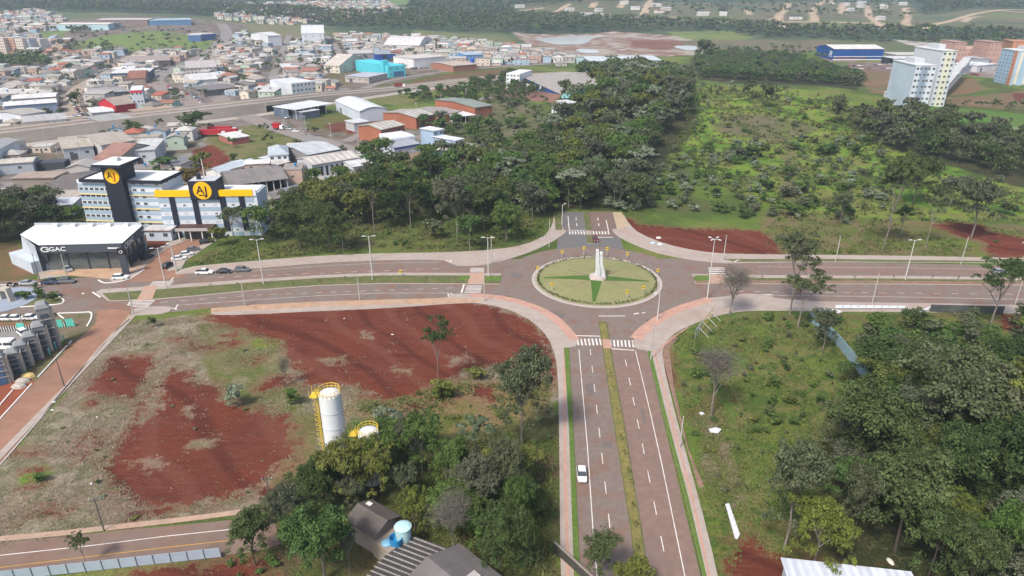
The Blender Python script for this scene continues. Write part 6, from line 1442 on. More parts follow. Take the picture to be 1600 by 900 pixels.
lorry(348,208,5,(176,44,52),'red tanker lorry parked farthest back of the three under the big tree',16); lorry(334,213,5,(170,44,52),'red box lorry at the left of the yard under the big tree',14); lorry(360,212,5,(168,40,48),'red box lorry in front, closest to the white-roofed container',14)
lorry(808,137,-15,(232,232,232),'white box truck, leftmost of the four in the depot yard',8); lorry(829,139,-15,(228,228,228),'white box truck second from the left in the depot yard',8); lorry(840,141,-15,(230,230,230),'white box truck third from the left in the depot yard',8); lorry(851,142,-15,(226,226,226),'white box truck nearest the blue depot corner',8)
lorry(436,203,-20,(170,30,36),'small red truck driving on the avenue by the underpass',7); lorry(625,137,8,(120,50,46),'dark red lorry on the highway slip beside the embankment',9)
bld('container','white-roofed container with a striped wall right of the red lorries','container',(362,217),(389,213),(384,204),3.4,'flat',(236,234,230),(180,110,104),0,1,False)

# ---------------- street lights and poles ----------------
GALV = mat('pole_white', (.55,.55,.53), .6, .1, 1.5, spec=.3); CONCP = mat('pole_concrete', (.42,.40,.37), .85, .12, 1.5); WOODP = mat('pole_dark', (.10,.10,.09), .9, .15, 1.5)
LAMPH = mat('lamp_head', (.65,.65,.65), .4, .05, 1)
def lamp(px, yt, yb, kind, label, face=0, group='street lights along the avenues'):
    p = at(px, yb); h = hz(p.y, yt); e = empty('street_lamp', (p.x, p.y, 0), R(face), label=label, cat='street lamp', group=group)
    m = GALV; MB().tube((0,0,0),(0,0,h),.17,.09,m,10).build('pole', e)
    arms = {'double': (0, 180), 'quad': (0, 90, 180, 270), 'single': (0,)}[kind]
    for a in arms:
        c, s = math.cos(R(a)), math.sin(R(a)); b = MB(); b.tube((0,0,h-.25),(c*1.0,s*1.0,h+.02),.05,.04,m,6); b.build('arm', e)
        q = MB(); q.M = Matrix.Translation((c*1.45, s*1.45, h+.04)) @ Matrix.Rotation(R(a), 4, 'Z'); q.box(-.5,.5,-.19,.19,-.05,.07,LAMPH); q.build('lamp_head', e)
    MB().box(-.25,.25,-.25,.25,-.1,.28,KERB).build('footing', e)
    return e
def upole(px, yt, yb, label, m=CONCP, xarm=False, r=.17, name='utility_pole', group='utility poles'):
    p = at(px, yb); h = hz(p.y, yt); e = empty(name, (p.x, p.y, p.z), R(8), label=label, cat='pole', group=group); MB().tube((0,0,-.3),(0,0,h),r,r*.62,m,10).build('pole', e)
    if xarm:
        MB().box(-.95,.95,-.06,.06,h-.55,h-.42,m).build('crossarm', e)
        for x in (-.8, 0, .8): MB().tube((x,0,h-.42),(x,0,h-.18),.05,.05,LAMPH,6).build('insulator', e)
    return e
lamp(412,374,444,'double','double-headed lamp on the west median, right of the parked grey suv',10); lamp(260,387,451,'double','double-headed lamp at the crossing by the side street mouth',25)
lamp(582,369,437,'double','double-headed lamp on the west median midway to the roundabout',5); lamp(763,371,432,'double','double-headed lamp at the roundabout end of the west median',0)
lamp(1105,373,466,'quad','four-headed lamp by the east zebra crossing',45); lamp(1414,375,437,'double','double-headed lamp on the east median, left of the leaning trees',5); lamp(1588,379,440,'double','double-headed lamp at the right edge of the east avenue',5)
lamp(878,320,352,'single','single-arm lamp on the pavement left of the north road',50); lamp(276,382,424,'single','curved single-arm lamp at the corner of the side street',150); lamp(1027,457,500,'single','lamp on the southeast pavement curve beside the roundabout',200)
lamp(436,0,0,'single','',0) if 0 else None
for px, yt, yb, l in ((580,378,407,'short pale pole on the west avenue pavement beside the median lamp'),(768,369,412,'thick pale pole at the rounded pavement corner by the west crossing'),(274,381,421,'pale straight pole beside the curved lamp at the side street'),(1130,367,407,'white pole leaning on the northeast pavement of the roundabout'),
    (1305,369,410,'white pole on the east avenue pavement, nearest the bushy slope'),(1501,370,413,'white pole on the east avenue pavement by the red soil'),(562,434,469,'white pole on the south kerb of the west avenue, centre of the red lot'),(383,438,478,'white pole on the south kerb at the left part of the red lot'),
    (209,449,491,'white pole at the southwest crossing beside the dirt street'),(757,424,471,'white pole at the southwest corner of the roundabout'),(1363,427,473,'white pole on the south kerb of the east avenue, behind white boards'),(1585,436,478,'white pole on the south kerb near the dark fence'),
    (858,343,386,'pale pole on the curved pavement left of the north road'),(1017,505,562,'pale pole on the verge right of the south zebra crossing'),(1062,650,700,'pale pole on the right verge of the south road'),(106,398,436,'pale pole on the kerb in front of the showroom'),(35,480,505,'pale pole in front of the parked white cars'),(72,451,465,'pale pole in the plaza garden')):
    upole(px, yt, yb, l)
for px, yt, yb, l, x in ((66,395,449,'thin dark pole in front of the showroom prow',False),(101,560,604,'thin dark pole on the verge of the dirt street',False),(163,778,830,'dark pole with small lamp beside the southwest road',True),(426,745,800,'dark utility pole with crossarm at the edge of the farmhouse trees',True)):
    upole(px, yt, yb, l, WOODP, x, .12)
for k, (px, yt, yb, l) in enumerate(((340,262,285,'light pole behind the AJ box'),(640,170,192,'pole beside the middle brick warehouse'),(835,255,300,'tall bare pole standing in the hill wood'),(355,170,180,'pole beside the highway underpass'),(712,262,282,'pole by the avenue end above the wood'),(236,186,205,'thin pole on the highway wall'),(76,198,238,'double pole in the yard below the highway'))):
    upole(px, yt, yb, l, GALV, False, .14)
cab = mat('cable_black', (.03,.03,.03), .7, .1, 2)
def cable(p, q, sag, label):
    b = MB(); n = 14; pts_ = [Vector(p).lerp(Vector(q), t/n) - Vector((0,0,sag*4*(t/n)*(1-t/n))) for t in range(n+1)]
    for a_, c_ in zip(pts_, pts_[1:]): b.tube(a_, c_, .025, .025, cab, 4, False)
    b.build('cable', None, label=label, cat='cable')
# ---------------- roundabout furniture ----------------
YS = mat('sign_yellow', (.72,.50,.03), .5, .05, 1)
def arrow_sign(px, yt, yb, label, w=.8):
    p = at(px, yb); h = max(1.6, hz(p.y, yt)-.0); a = math.atan2(p.x-CX, -(p.y-CY)); e = empty('arrow_sign', (p.x, p.y, .2), 0, label=label, cat='road sign', group='yellow arrow signs round the roundabout')
    MB().tube((0,0,0),(0,0,h-.2),.045,.045,GALV,8).build('post', e); q = MB(); q.box(-w/2,w/2,-.06,-.03,h-1.15,h-.2,YS); q.build('plate', e)
    q = MB(); z = h-.68; q.add([(-.3,-.075,z+.1),(.05,-.075,z+.1),(.05,-.075,z+.28),(.35,-.075,z),(.05,-.075,z-.28),(.05,-.075,z-.1),(-.3,-.075,z-.1)], [(0,6,5,4,3,2,1)], BLK); q.build('arrow', e)
for s in ((878,391,402,'yellow arrow sign at the back left of the roundabout'),(912,385,400,'yellow arrow sign at the back, left of the monument'),(948,386,400,'yellow arrow sign at the back, right of the monument'),(980,394,404,'yellow arrow sign at the back right of the roundabout'),
          (1027,420,432,'yellow arrow sign at the far right rim of the roundabout'),(862,442,456,'yellow arrow sign at the front left of the roundabout lawn'),(979,453,469,'yellow arrow sign at the front of the roundabout lawn'),(1004,446,461,'yellow arrow sign at the front right of the roundabout lawn'),(840,416,427,'yellow arrow sign at the left rim of the roundabout'),(626,422,432,'yellow-green sign on the west median')): arrow_sign(*s)
# monument
mp_ = at(934, 437); me_ = empty('monument', (mp_.x, mp_.y, .7), R(0), label='white sculpted twin-finned monument on a faceted plinth in the middle of the roundabout', cat='monument')
MW = mat('monument_white', (.58,.60,.60), .6, .1, .8, stain=.5, stcol=(.33,.36,.36)); MP = mat('monument_plinth', (.46,.38,.35), .8, .12, .8, stain=.4, stcol=(.3,.28,.26))
b = MB(); vs = []; n = 9
for k in range(n): a = 2*math.pi*k/n+.2; r = 3.5 + (.35 if k % 2 else -.1); vs.append((r*math.cos(a), r*math.sin(a), -.3))
for k in range(n): a = 2*math.pi*k/n+.2; r = 3.1; vs.append((r*math.cos(a), r*math.sin(a), .5 + (.18 if k % 2 else 0)))
vs.append((0,0,1.0)); b.add(vs, [(k,(k+1)%n,n+(k+1)%n,n+k) for k in range(n)] + [(n+k,n+(k+1)%n,2*n) for k in range(n)], MP); b.build('plinth', me_)
MH = hz(mp_.y, 390) - .7
def fin(prof, y0, y1, name):
    b = MB(); n = len(prof)//2 if False else len(prof); vs = [(x,y0,z) for x,z in prof]+[(x,y1,z) for x,z in prof]
    b.add(vs, [tuple(range(n)), tuple(range(2*n-1,n-1,-1))]+[(k,n+k,n+(k+1)%n,(k+1)%n) for k in range(n)], MW); b.build(name, me_)
fin([(-1.5,.3),(.2,.3),(.15,MH*.35),(-.1,MH*.92),(-.25,MH),(-1.2,MH),(-1.15,MH*.6),(-.95,MH*.3)], -.6, .5, 'left_fin')
fin([(-.0,.3),(2.6,.3),(2.3,MH*.22),(1.5,MH*.48),(1.15,MH*.7),(1.0,MH*.9),(.1,MH*.9),(.25,MH*.5)], -1.1, .2, 'right_fin')
fin([(-.3,.3),(.5,.3),(.35,MH*.42),(-.05,MH*.55),(-.3,MH*.35)], -1.7, -.9, 'front_wing'); fin([(.1,MH*.84),(1.1,MH*.84),(1.1,MH*.92),(.1,MH*.92)], -1.3, .35, 'cap')
me_.scale = (.82, .82, 1.0)
MB().tube((.15,.6,MH*.5),(.15,.6,MH+3.2),.12,.08,mat('rusty_mast',(.16,.08,.05),.8,.2,2),8).build('mast', me_)
# hedge of low plants inside the rim
hv, ht, hh_ = [], [], []; hr_ = np.random.RandomState(8)
for k in range(190):
    a = 2*math.pi*k/190
    if hr_.rand() < .18: continue
    v_, t_, u_ = leafcloud([(0,0,.35,.32,.32,.36)], 26, .24, k, 4); s = hr_.uniform(.7,1.3); v_ = v_*s; x, y = CX+RI*.905*math.cos(a), CY+RI*.905*math.sin(a)
    hv.append(v_+[x,y,.28]); ht.append(t_); hh_.append(u_)
o = bpy.data.objects.new('hedge', cloudmesh('hedge', np.concatenate(hv), np.concatenate(ht), np.concatenate(hh_), LM['dark'])); COL.objects.link(o); setp(o, 'ring of low dark green plants just inside the roundabout kerb', 'hedge', kind='stuff')
# saplings on the medians
SAP = []
sr_ = random.Random(6)
def sapling(px, py, where, h=1.1, col=None):
    p = at(px, py); e = empty('sapling', (p.x, p.y, .17), sr_.uniform(0,6)); MB().tube((0,0,0),(0,0,h*.7),.03,.02,BARK,5).build('stem', e)
    v_, t_, u_ = leafcloud([(0,0,h*.75,.38,.38,.36)], 60, .2, int(px), 4); o = bpy.data.objects.new('foliage', cloudmesh('foliage', v_, t_, u_, LM[col or sr_.choice(['olive','olive','autumn'])])); COL.objects.link(o); o.parent = e
    SAP.append((e, 'x', where, p.x, p.y, 0))
for px, py in ((954,592),(959,612),(963,648),(969,690),(975,714),(981,742),(984,760),(988,796),(992,826),(996,862)): sapling(px, py, 'on the south road median', 1.5)
for px in range(330, 720, 42): sapling(px, 449-(px-330)*.035 if px < 500 else 437, 'on the west median', 1.0)
for px in (1165,1190,1236,1265,1298,1335,1395,1456,1497,1540): sapling(px, 437.5, 'on the east median', 1.2)
# ---------------- fences, boards, debris ----------------
def fence_px(name, label, p, q, h, m, pm, n, th=.06, cat='fence', lean=0):
    a, b_ = at(*p), at(*q); d = Vector((b_.x-a.x, b_.y-a.y)); l = d.length; e = empty(name, (a.x, a.y, 0), math.atan2(d.y, d.x), label=label, cat=cat); w = l/n
    for i in range(n):
        b = MB(); x0, x1 = w*i+.05, w*(i+1)-.05; y = lean*h; b.add([(x0,0,.12),(x1,0,.12),(x1,y,h),(x0,y,h),(x0,th,.12),(x1,th,.12),(x1,y+th,h),(x0,y+th,h)], [(0,1,2,3),(5,4,7,6),(3,2,6,7),(0,4,5,1),(1,5,6,2),(4,0,3,7)], m); b.build('panel', e)
    for i in range(n+1): b = MB(); b.tube((w*i,-.05,-.2),(w*i,lean*h-.05,h+.12),.07,.07,pm,6); b.build('post', e)
    return e
DF = mat('fence_dark_sheet', (.07,.08,.078), .8, .25, 1.2, stain=.5, stcol=(.15,.15,.14)); GB = mat('guard_panel', A(190,204,220,1.3), .5, .08, .8, metal=.2)
fence_px('sheet_fence','dark weathered sheet fence standing beside the east avenue pavement',(1452,488),(1566,491),2.3,DF,DF,9)
fence_px('guard_fence','silver panelled guard fence along the southwest road',(-60,915),(346,871),1.9,GB,mat('guard_post',(.25,.26,.28),.6,.1,1),15)
NB = mat('net_blue_green', (.16,.24,.26), .9, .25, 1.5); e = None
pts_ = [(1262,500),(1300,530),(1332,570),(1356,603)]
wn_ = path_px(pts_); wn_ = smooth(wn_, 1, False); b = MB()
for i in range(len(wn_)-1):
    (x0,y0),(x1,y1) = wn_[i], wn_[i+1]; b.add([(x0,y0,0),(x1,y1,0),(x1+.5,y1+.3,2.2),(x0+.5,y0+.3,2.2),(x0+.9,y0+.5,2.1),(x1+.9,y1+.5,2.1),(x1+1.2,y1+.6,0),(x0+1.2,y0+.6,0)], [(0,1,2,3),(3,2,5,4),(4,5,6,7)], NB)
b.build('net_fence', None, label='sagging blue-green net fence running diagonally through the south-east field', cat='fence')
BOARD = mat('white_board', (.58,.59,.60), .6, .06, 1, spec=.3)
def board(poly, label, z=.25, th=.12, name='board', tilt=0):
    pl = P(*poly); b = MB(); b.prism(pl, z-th, z, BOARD); return b.build(name, None, label=label, cat='board')
board([(1133,789),(1139,788),(1156,837),(1152,844),(1148,842)],'long narrow white board lying in the grass at the lower right'); board([(1107,672),(1118,669),(1127,672),(1122,678),(1110,677)],'small white sheet lying in the grass right of the south road')
board([(1092,646),(1097,645),(1101,648),(1095,650)],'tiny white scrap lying near the grey bush by the south road')
for i in range(9): board([(1305+i*12.2,479+i*.15),(1316.4+i*12.2,479+i*.15),(1315.5+i*12.2,484),(1304+i*12.2,484)], '%s white board from the left in the row beside the east avenue' % ORDW[i], .5, .1)
board([(1276,485),(1305,485),(1316,489),(1310,491),(1284,488)],'collapsed white panel left of the panel row, near the leafy tree', .35); board([(1420,487),(1438,487),(1454,481),(1450,486),(1432,494),(1426,493)],'bent white sheet fallen at the left end of the dark fence', .5)
board([(1508,490),(1520,489),(1522,492),(1510,493)],'small white sheet lying below the dark fence', .3)
# leaning scaffold of yellow and grey posts
sa = at(1086, 530); sb = at(1112, 496); d = Vector((sb.x-sa.x, sb.y-sa.y)); sl_ = d.length; se_ = empty('hoarding_frame', (sa.x, sa.y, 0), math.atan2(d.y, d.x), label='broken hoarding frame of yellow and grey posts with leaning white struts', cat='frame')
YP = mat('post_yellow', (.55,.42,.12), .7, .1, 1); WP = mat('strut_white', (.6,.6,.6), .6, .1, 1)
for i in range(9):
    x = sl_*i/8; MB().box(x-.22, x+.22, -.04, .04, 0, 3.2, YP if i > 3 else mat('post_grey', (.3,.32,.35), .7, .1, 1)).build('post', se_)
for i in range(4): x = sl_*(i+.5)/4; MB().tube((x,0,2.6),(x+.8,-2.6,0),.06,.06,WP,5).build('strut', se_)
MB().box(0, sl_, -.08, -.04, 2.6, 2.8, WP).build('rail', se_)
# low dark wall by the bottom of the south pavement
a, b_ = at(866,862), at(905,898); d = Vector((b_.x-a.x, b_.y-a.y)); e = empty('boundary_wall', (a.x, a.y, 0), math.atan2(d.y, d.x), label='dark mossy boundary wall at the bottom of the left pavement', cat='wall'); MB().box(0, d.length+3, -.12, .12, -.2, 1.9, mat('wall_mossy', (.06,.058,.05), .9, .3, 2)).build('panel', e); MB().box(0, d.length+3, -.18, .18, 1.9, 2.0, BARK).build('coping', e)
# rubbish bags by the north-east red soil
for k, (px, py, c, l) in enumerate(((1029,373,(214,206,200),'pale heap of sacks on the red soil, upper one'),(1020,381,(170,190,206),'blue-white sack on the red soil'),(1031,383,(200,208,214),'white box on the red soil beside the sack'))):
    p = at(px, py); v = MB(); v.smooth = True; v.lathe([(0,0),(1.0,.05),(1.15,.45),(.8,.9),(.2,1.05),(0,1.0)], matc(c), 9, (0,0)); o = v.build('sack', None, (p.x, p.y, p.z), label=l, cat='sack'); o.scale = (.9,.55,.7)
# litter scattered on the fields
# ---------------- white silos ----------------
SW = mat('silo_white', (.66,.68,.69), .5, .06, .6, stain=.55, stcol=(.46,.50,.49), mapscale=(1,1,.3)); SY = mat('rail_yellow', (.66,.46,.05), .5, .08, 1); GRY = mat('silo_seam', (.42,.44,.45), .6, .1, 1)
def silo(px, yt, yb, rpx, label):
    p = at(px, yb); h = hz(p.y - 0, yt); r = rpx/pxm(p.y, h); e = empty('silo', (p.x, p.y, 0), R(0), label=label, cat='silo')
    b = MB(); b.smooth = True; b.lathe([(r,0),(r,h)], SW, 40); b.build('shell', e); MB().lathe([(r+.02,h-.01),(r*.97,h+.25),(r*.5,h+.65),(0,h+.75)], SW, 40).build('roof', e)
    for k in range(1, 6): z = h*k/6; MB().lathe([(r+.0,z-.05),(r+.05,z-.05),(r+.05,z+.05),(r,z+.05)], GRY, 40).build('seam', e)
    b = MB(); n = 16
    for k in range(n):
        t, t2 = 2*math.pi*k/n, 2*math.pi*(k+1)/n
        b.tube((r*math.cos(t), r*math.sin(t), h),(r*math.cos(t), r*math.sin(t), h+1.15),.05,.05,SY,5)
        for z in (h+1.15, h+.6): b.tube((r*math.cos(t), r*math.sin(t), z),(r*math.cos(t2), r*math.sin(t2), z),.05,.05,SY,5)
    b.build('railing', e)
    b = MB(); x = -r-.45
    for y in (-.35, .35): b.tube((x,y,0),(x,y,h+1.1),.06,.06,SY,5)
    z = .4
    while z < h+1: b.tube((x,-.35,z),(x,.35,z),.03,.03,SY,4); z += .45
    for z in [h*.45+i*1.0 for i in range(int(h*.55)+1)]:
        for k in range(5):
            t, t2 = math.pi*(.5+k/5), math.pi*(.5+(k+1)/5); b.tube((x+.7*math.cos(t)-.0,.45*math.sin(t),z),(x+.7*math.cos(t2),.45*math.sin(t2),z),.04,.04,SY,4)
    b.build('ladder', e); b = MB(); b.box(x-.9, x+.3, -.9, .9, h-.2, h-.1, SY)
    for (x_, y_) in ((x-.9,-.9),(x-.9,.9),(x+.3,-.9)): b.tube((x_,y_,h-.1),(x_,y_,h+1.1),.05,.05,SY,5)
    b.build('platform', e); MB().tube((r+.15,.2,0),(r+.15,.2,h),.07,.07,GRY,6).build('pipe', e); return e
silo(532,616,752,16.6,'tall white silo with yellow railing and ladder beside the red lot'); silo(583,676,750,16,'lower white silo mostly hidden by trees, right of the tall one')
# ---------------- left edge: concrete towers, plaza and yard fence ----------------
TG = mat('tower_grey', A(150,152,152,1.3), .85, .1, .5, stain=.5, stcol=(.2,.19,.18)); TGL = mat('tower_pale', A(198,190,176,1.3), .85, .08, .5, stain=.4, stcol=(.3,.26,.22)); TS = mat('tower_slate', A(96,106,116), .7, .1, .5)
def ctower(px, yb, yt, w, d, label, rot=35, glass=False):
    p = at(px, yb); h = hz(p.y, yt); e = empty('concrete_tower', (p.x, p.y, 0), R(rot), label=label, cat='tower', group='row of stepped concrete towers at the left edge')
    MB().box(-w/2, w/2, -d/2, d/2, -.3, h*.9, TG).build('shaft', e)
    b = MB(); b.add([(-w/2-.15,-d/2-.15,h*.9),(w/2+.15,-d/2-.15,h*.9),(w/2+.15,d/2+.15,h*.9),(-w/2-.15,d/2+.15,h*.9),(-w/2+.5,-d/2+.3,h*.97),(w/2-.5,-d/2+.3,h*.97),(w/2-.5,d/2-.3,h),(-w/2+.5,d/2-.3,h)], [(0,3,2,1),(4,5,6,7),(0,1,5,4),(1,2,6,5),(2,3,7,6),(3,0,4,7)], TG); b.build('cap', e)
    MB().box(w/2, w/2+.55, -d*.42, d*.42, -.3, h*.84, TGL).build('side_pillar', e); MB().box(-w*.30, w*.30, -d/2-.12, -d/2, .2, h*.78, TS if not glass else GLASSB).build('front_panel', e)
    for k in range(3): MB().box(-w/2-.05, w/2+.05, -d/2-.2, -d/2-.12, h*(.25+.2*k), h*(.27+.2*k), TGL).build('ledge', e)
ctower(84,541,472,2.7,2.7,'tallest of the grey concrete towers, standing beside the turquoise posts'); ctower(71,549,503,2.4,2.4,'second concrete tower in the row, stepped below the tallest one'); ctower(56,560,519,2.3,2.3,'third concrete tower down the row, with rounded pale top')
ctower(41,571,533,2.3,2.3,'fourth concrete tower down the row beside the yellow rubble'); ctower(27,581,546,2.4,2.4,'fifth concrete tower down the row'); ctower(4,597,552,3.2,3.2,'widest concrete tower with a blue glass face at the left edge',35,True)
TQ = mat('turquoise', A(110,216,196,1.25), .6, .06, 1)
for px, yt, yb, l in ((117,502,510,'turquoise post at the outer corner of the yard fence'),(88,535,545,'turquoise post at the foot of the tallest concrete tower'),(78,545,554,'turquoise post at the foot of the second concrete tower'),(100,523,531,'white-turquoise post beside the dirt street gate')):
    p = at(px, yb); h = hz(p.y, yt); e = empty('bollard', (p.x, p.y, 0), 0, label=l, cat='post'); MB().tube((0,0,0),(0,0,h),.16,.16,TQ,10).build('post', e); MB().tube((0,0,h),(0,0,h+.12),.19,.12,KERBW,10).build('cap', e)
def picket(p, q, label, n):
    a, b_ = at(*p), at(*q); d = Vector((b_.x-a.x, b_.y-a.y)); l = d.length; e = empty('picket_fence', (a.x, a.y, 0), math.atan2(d.y, d.x), label=label, cat='fence'); b = MB()
    for i in range(n): x = l*i/n; b.box(x-.09, x+.09, -.04, .04, 0, 1.5, DARKM if i % 2 else KERBW)
    b.box(0, l, -.03, .03, 1.2, 1.3, DARKM); b.build('pickets', e)
    for t in (.25, .8): MB().box(l*t-.9, l*t+.9, -.12, -.06, .2, 2.3, TQ).build('panel', e)
picket((-60,521),(58,516),'dark picket fence with turquoise panels along the yard',60); picket((86,513),(117,510),'short black and white picket fence with a turquoise panel by the gate',16)
pa = at(18, 471); pe = empty('plaza_arch', (pa.x, pa.y, .2), R(-25), label='pale angular concrete arch standing on the round blue-grey plaza pad', cat='monument')
b = MB(); prof = [(-5.5,5.0),(-4,6.2),(.6,6.3),(1.5,0),(.1,0),(-.7,4.9),(-4,4.4),(-5.5,4.2)]; n = len(prof); vs = [(x,-1.1,z) for x,z in prof]+[(x,1.1,z) for x,z in prof]
b.add(vs, [(4,3,2,5),(5,2,1,6),(6,1,0,7)]+[(n+5,n+2,n+3,n+4),(n+6,n+1,n+2,n+5),(n+7,n+0,n+1,n+6)]+[(k,(k+1)%n,n+(k+1)%n,n+k) for k in range(n)], TGL); b.build('arch', pe); MB().box(-6.2,-5.0,-1.1,1.1,0,5,TGL).build('pier', pe); pe.scale = (.62, .62, .62)
for t in [(42,452,468,24,'green','plaza garden'),(62,448,466,26,'green','plaza garden'),(84,459,472,16,'dark','plaza garden'),(84,455,464,22,'green','plaza garden'),(28,455,463,20,'green','plaza garden'),(57,440,451,10,'green','plaza garden'),(86,488,494,10,'dark','yard verge'),(100,533,545,12,'dark','yard verge')]: pshrub(*t)
pm_ = at(58, 452); 
rb = at(46, 590); 
for k, (px, py) in enumerate(((44,588),(36,596),(30,604))):
    p = at(px, py); v = MB(); v.lathe([(0,0),(1.2,0),(1.0,.5),(.5,.8),(0,.85)], matc((196,170,110) if k == 0 else (168,160,150)), 7); o = v.build('rubble_heap', None, (p.x, p.y, 0), label=('yellow sand heap' if k == 0 else ('grey rubble heap beside the sand' if k == 1 else 'lowest grey rubble heap')) + ' at the foot of the concrete towers', cat='heap'); o.scale = (1.4,1,1)

PNT_BLACK = paintm('black')
# parked motorcycles at the left kerb
for px, py, l in ((15,446,'left one of two dark motorcycles parked at the white kerb on the left'),(25,447,'right one of two dark motorcycles parked at the white kerb on the left')):
    p = at(px, py); e = empty('motorcycle', (p.x, p.y, .03), R(80), label=l, cat='motorcycle')
    for x in (-.62, .62): lnk('wheel', car_meshes('suv','white')[2], e, (x, 0, .32)).scale = (.95, .5, .95)
    b = MB(); b.box(-.35,.3,-.14,.14,.35,.75,PNT_BLACK); b.box(-.6,.1,-.13,.13,.75,.88,PNT_BLACK); b.add([(.05,-.16,.75),(.4,-.12,.8),(.4,.12,.8),(.05,.16,.75),(.1,-.1,1.0),(.35,-.08,.98),(.35,.08,.98),(.1,.1,1.0)],[(4,5,6,7),(0,1,5,4),(1,2,6,5),(2,3,7,6),(3,0,4,7)],PNT_BLACK); b.build('body', e)
    MB().tube((.62,0,.32),(.42,0,1.02),.05,.05,RIM,6).build('fork', e); MB().tube((.42,-.35,1.05),(.42,.35,1.05),.03,.03,RIM,6).build('handlebar', e)
# litter on the lots
for k, (px, py, s, l) in enumerate(((613,523,.5,'small white scrap on the upper red soil'),(538,498,.4,'tiny white scrap near the top of the red soil'),(152,652,.4,'tiny white sack on the dry lot'),(82,641,.5,'white rag on the verge of the dirt street'),(84,629,.7,'white plastic lying on the footpath edge of the dirt street'),(143,756,.5,'white scrap beside the lower left dry grass'),(130,459,.6,'small white object on the west junction asphalt'),(1105,905,.4,'white stone by the bottom end of the right pavement'),(1391,878,.99,'grey heap of rubble under the lower right trees'))):
    p = at(px, py); v = MB(); v.lathe([(0,0),(s,.02),(s*.8,s*.4),(s*.3,s*.6),(0,s*.6)], matc((206,202,196)), 7); o = v.build('rubbish' if s < 1 else 'rubble_heap', None, (p.x, p.y, .05), label=l, cat='rubbish'); o.scale = (.8, .45, .5); o.rotation_euler = (0, 0, k)
# overhead cables and town poles
def ptop(px, yt, yb): p = at(px, yb); return (p.x, p.y, hz(p.y, yt) - .2)
cable(ptop(163,778,830), ptop(426,745,800), 1.5, 'dark cable strung between the two dark poles by the southwest road'); cable(ptop(101,560,604), ptop(163,778,830), 1.6, 'dark cable running along the dirt street side of the dry lot')
cable(ptop(412,374,444), ptop(582,369,437), 1.2, 'thin cable between the two west median lamps'); cable(ptop(582,369,437), ptop(763,371,432), 1.2, 'thin cable from the middle median lamp to the roundabout lamp')
UP = []
ur = random.Random(9)
for pts_, n, wh in (([(372,170),(440,198),(520,222),(600,248),(650,275)], 8, 'along the avenue'), ([(112,186),(102,160),(116,136),(158,116),(190,94)], 8, 'along the dusty street'), ([(312,168),(280,150),(246,134),(232,124)], 6, 'along the winding avenue'), ([(60,262),(110,252),(160,232)], 4, 'in the lane below the highway'), ([(560,225),(620,188),(700,162),(780,144)], 6, 'along the lane past the brick warehouses')):
    w_ = path_px(pts_); tot = sum(math.dist(a_, b_) for a_, b_ in zip(w_, w_[1:]))
    for i in range(n):
        t = tot*(i+.5)/n
        for a_, b_ in zip(w_, w_[1:]):
            d = math.dist(a_, b_)
            if t <= d: x, y = a_[0]+(b_[0]-a_[0])*t/d, a_[1]+(b_[1]-a_[1])*t/d; break
            t -= d
        z = float(terr(x, y)); e = empty('utility_pole', (x+5, y, z)); MB().tube((0,0,-.3),(0,0,9.5),.2,.13,CONCP,6).build('pole', e); MB().box(-1,1,-.08,.08,8.6,8.8,CONCP).build('crossarm', e)
        UP.append((e, 'x', wh, x+5, y, z))
# ---------------- houses of the town ----------------
hr2 = random.Random(12)
GREENS = [P(*q) for q in ([(95,72),(160,56),(240,48),(300,55),(336,64),(322,80),(210,84),(112,76)], [(60,50),(105,46),(100,60),(60,62)], [(0,92),(60,88),(84,94),(84,108),(0,110)], [(-60,172),(30,172),(30,190),(-60,190)],
          [(500,108),(560,100),(600,104),(664,118),(612,128),(540,134),(500,130)], [(325,200),(400,192),(475,200),(500,230),(460,232),(420,258),(340,262),(300,258),(300,228)], [(440,178),(545,172),(660,176),(612,192),(545,210),(440,195)], [(380,36),(470,40),(520,52),(440,60),(385,55)],
          [(325,195),(400,190),(400,220),(325,222)], [(545,205),(615,205),(700,240),(680,300),(600,262),(540,230)], [(455,158),(560,150),(610,160),(600,182),(450,186)])]
LANES = [(path_px(q), w) for q, w in (([(338,150),(372,178),(440,203),(500,221),(560,240),(620,262),(660,285)], 13), ([(540,222),(575,205),(610,193),(700,166),(790,146),(860,132)], 9), ([(345,165),(318,172),(285,152),(250,136),(238,126),(250,117),(287,102),(325,84),(348,66),(357,52),(345,37)], 18),
         ([(125,190),(108,165),(118,138),(160,118),(190,96),(215,82)], 14), ([(520,150),(560,142),(600,127),(680,113),(760,106),(860,100)], 10), ([(424,125),(436,96),(445,70),(452,55)], 10), ([(520,110),(535,90),(520,66),(510,56)], 10), ([(500,118),(540,106),(640,95)], 9),
         ([(0,125),(60,118),(130,112)], 9), ([(0,290),(60,285),(110,262),(150,238),(170,225)], 10))]
HWC = hw
def dseg(x, y, pl):
    m = 1e9
    for (x0, y0), (x1, y1) in zip(pl, pl[1:]):
        ex, ey = x1-x0, y1-y0; t = max(0, min(1, ((x-x0)*ex+(y-y0)*ey)/(ex*ex+ey*ey+1e-9))); m = min(m, math.hypot(x-x0-t*ex, y-y0-t*ey))
    return m
ROOFS = [((196,192,186),'pale'),((178,172,164),'grey'),((214,210,204),'pale'),((160,152,146),'dark grey'),((206,200,192),'pale'),((186,180,172),'grey'),((170,162,154),'grey'),((204,198,190),'pale'),((228,226,222),'white'),((178,126,104),'brown'),((190,112,86),'orange'),((146,138,132),'dark grey'),((192,180,164),'beige'),((160,148,138),'dark grey')]
WALLS = [((226,222,214),'white'),((214,204,186),'cream'),((206,178,160),'pink'),((176,196,210),'blue'),((196,190,184),'grey'),((226,214,196),'ochre'),((190,206,186),'green')]
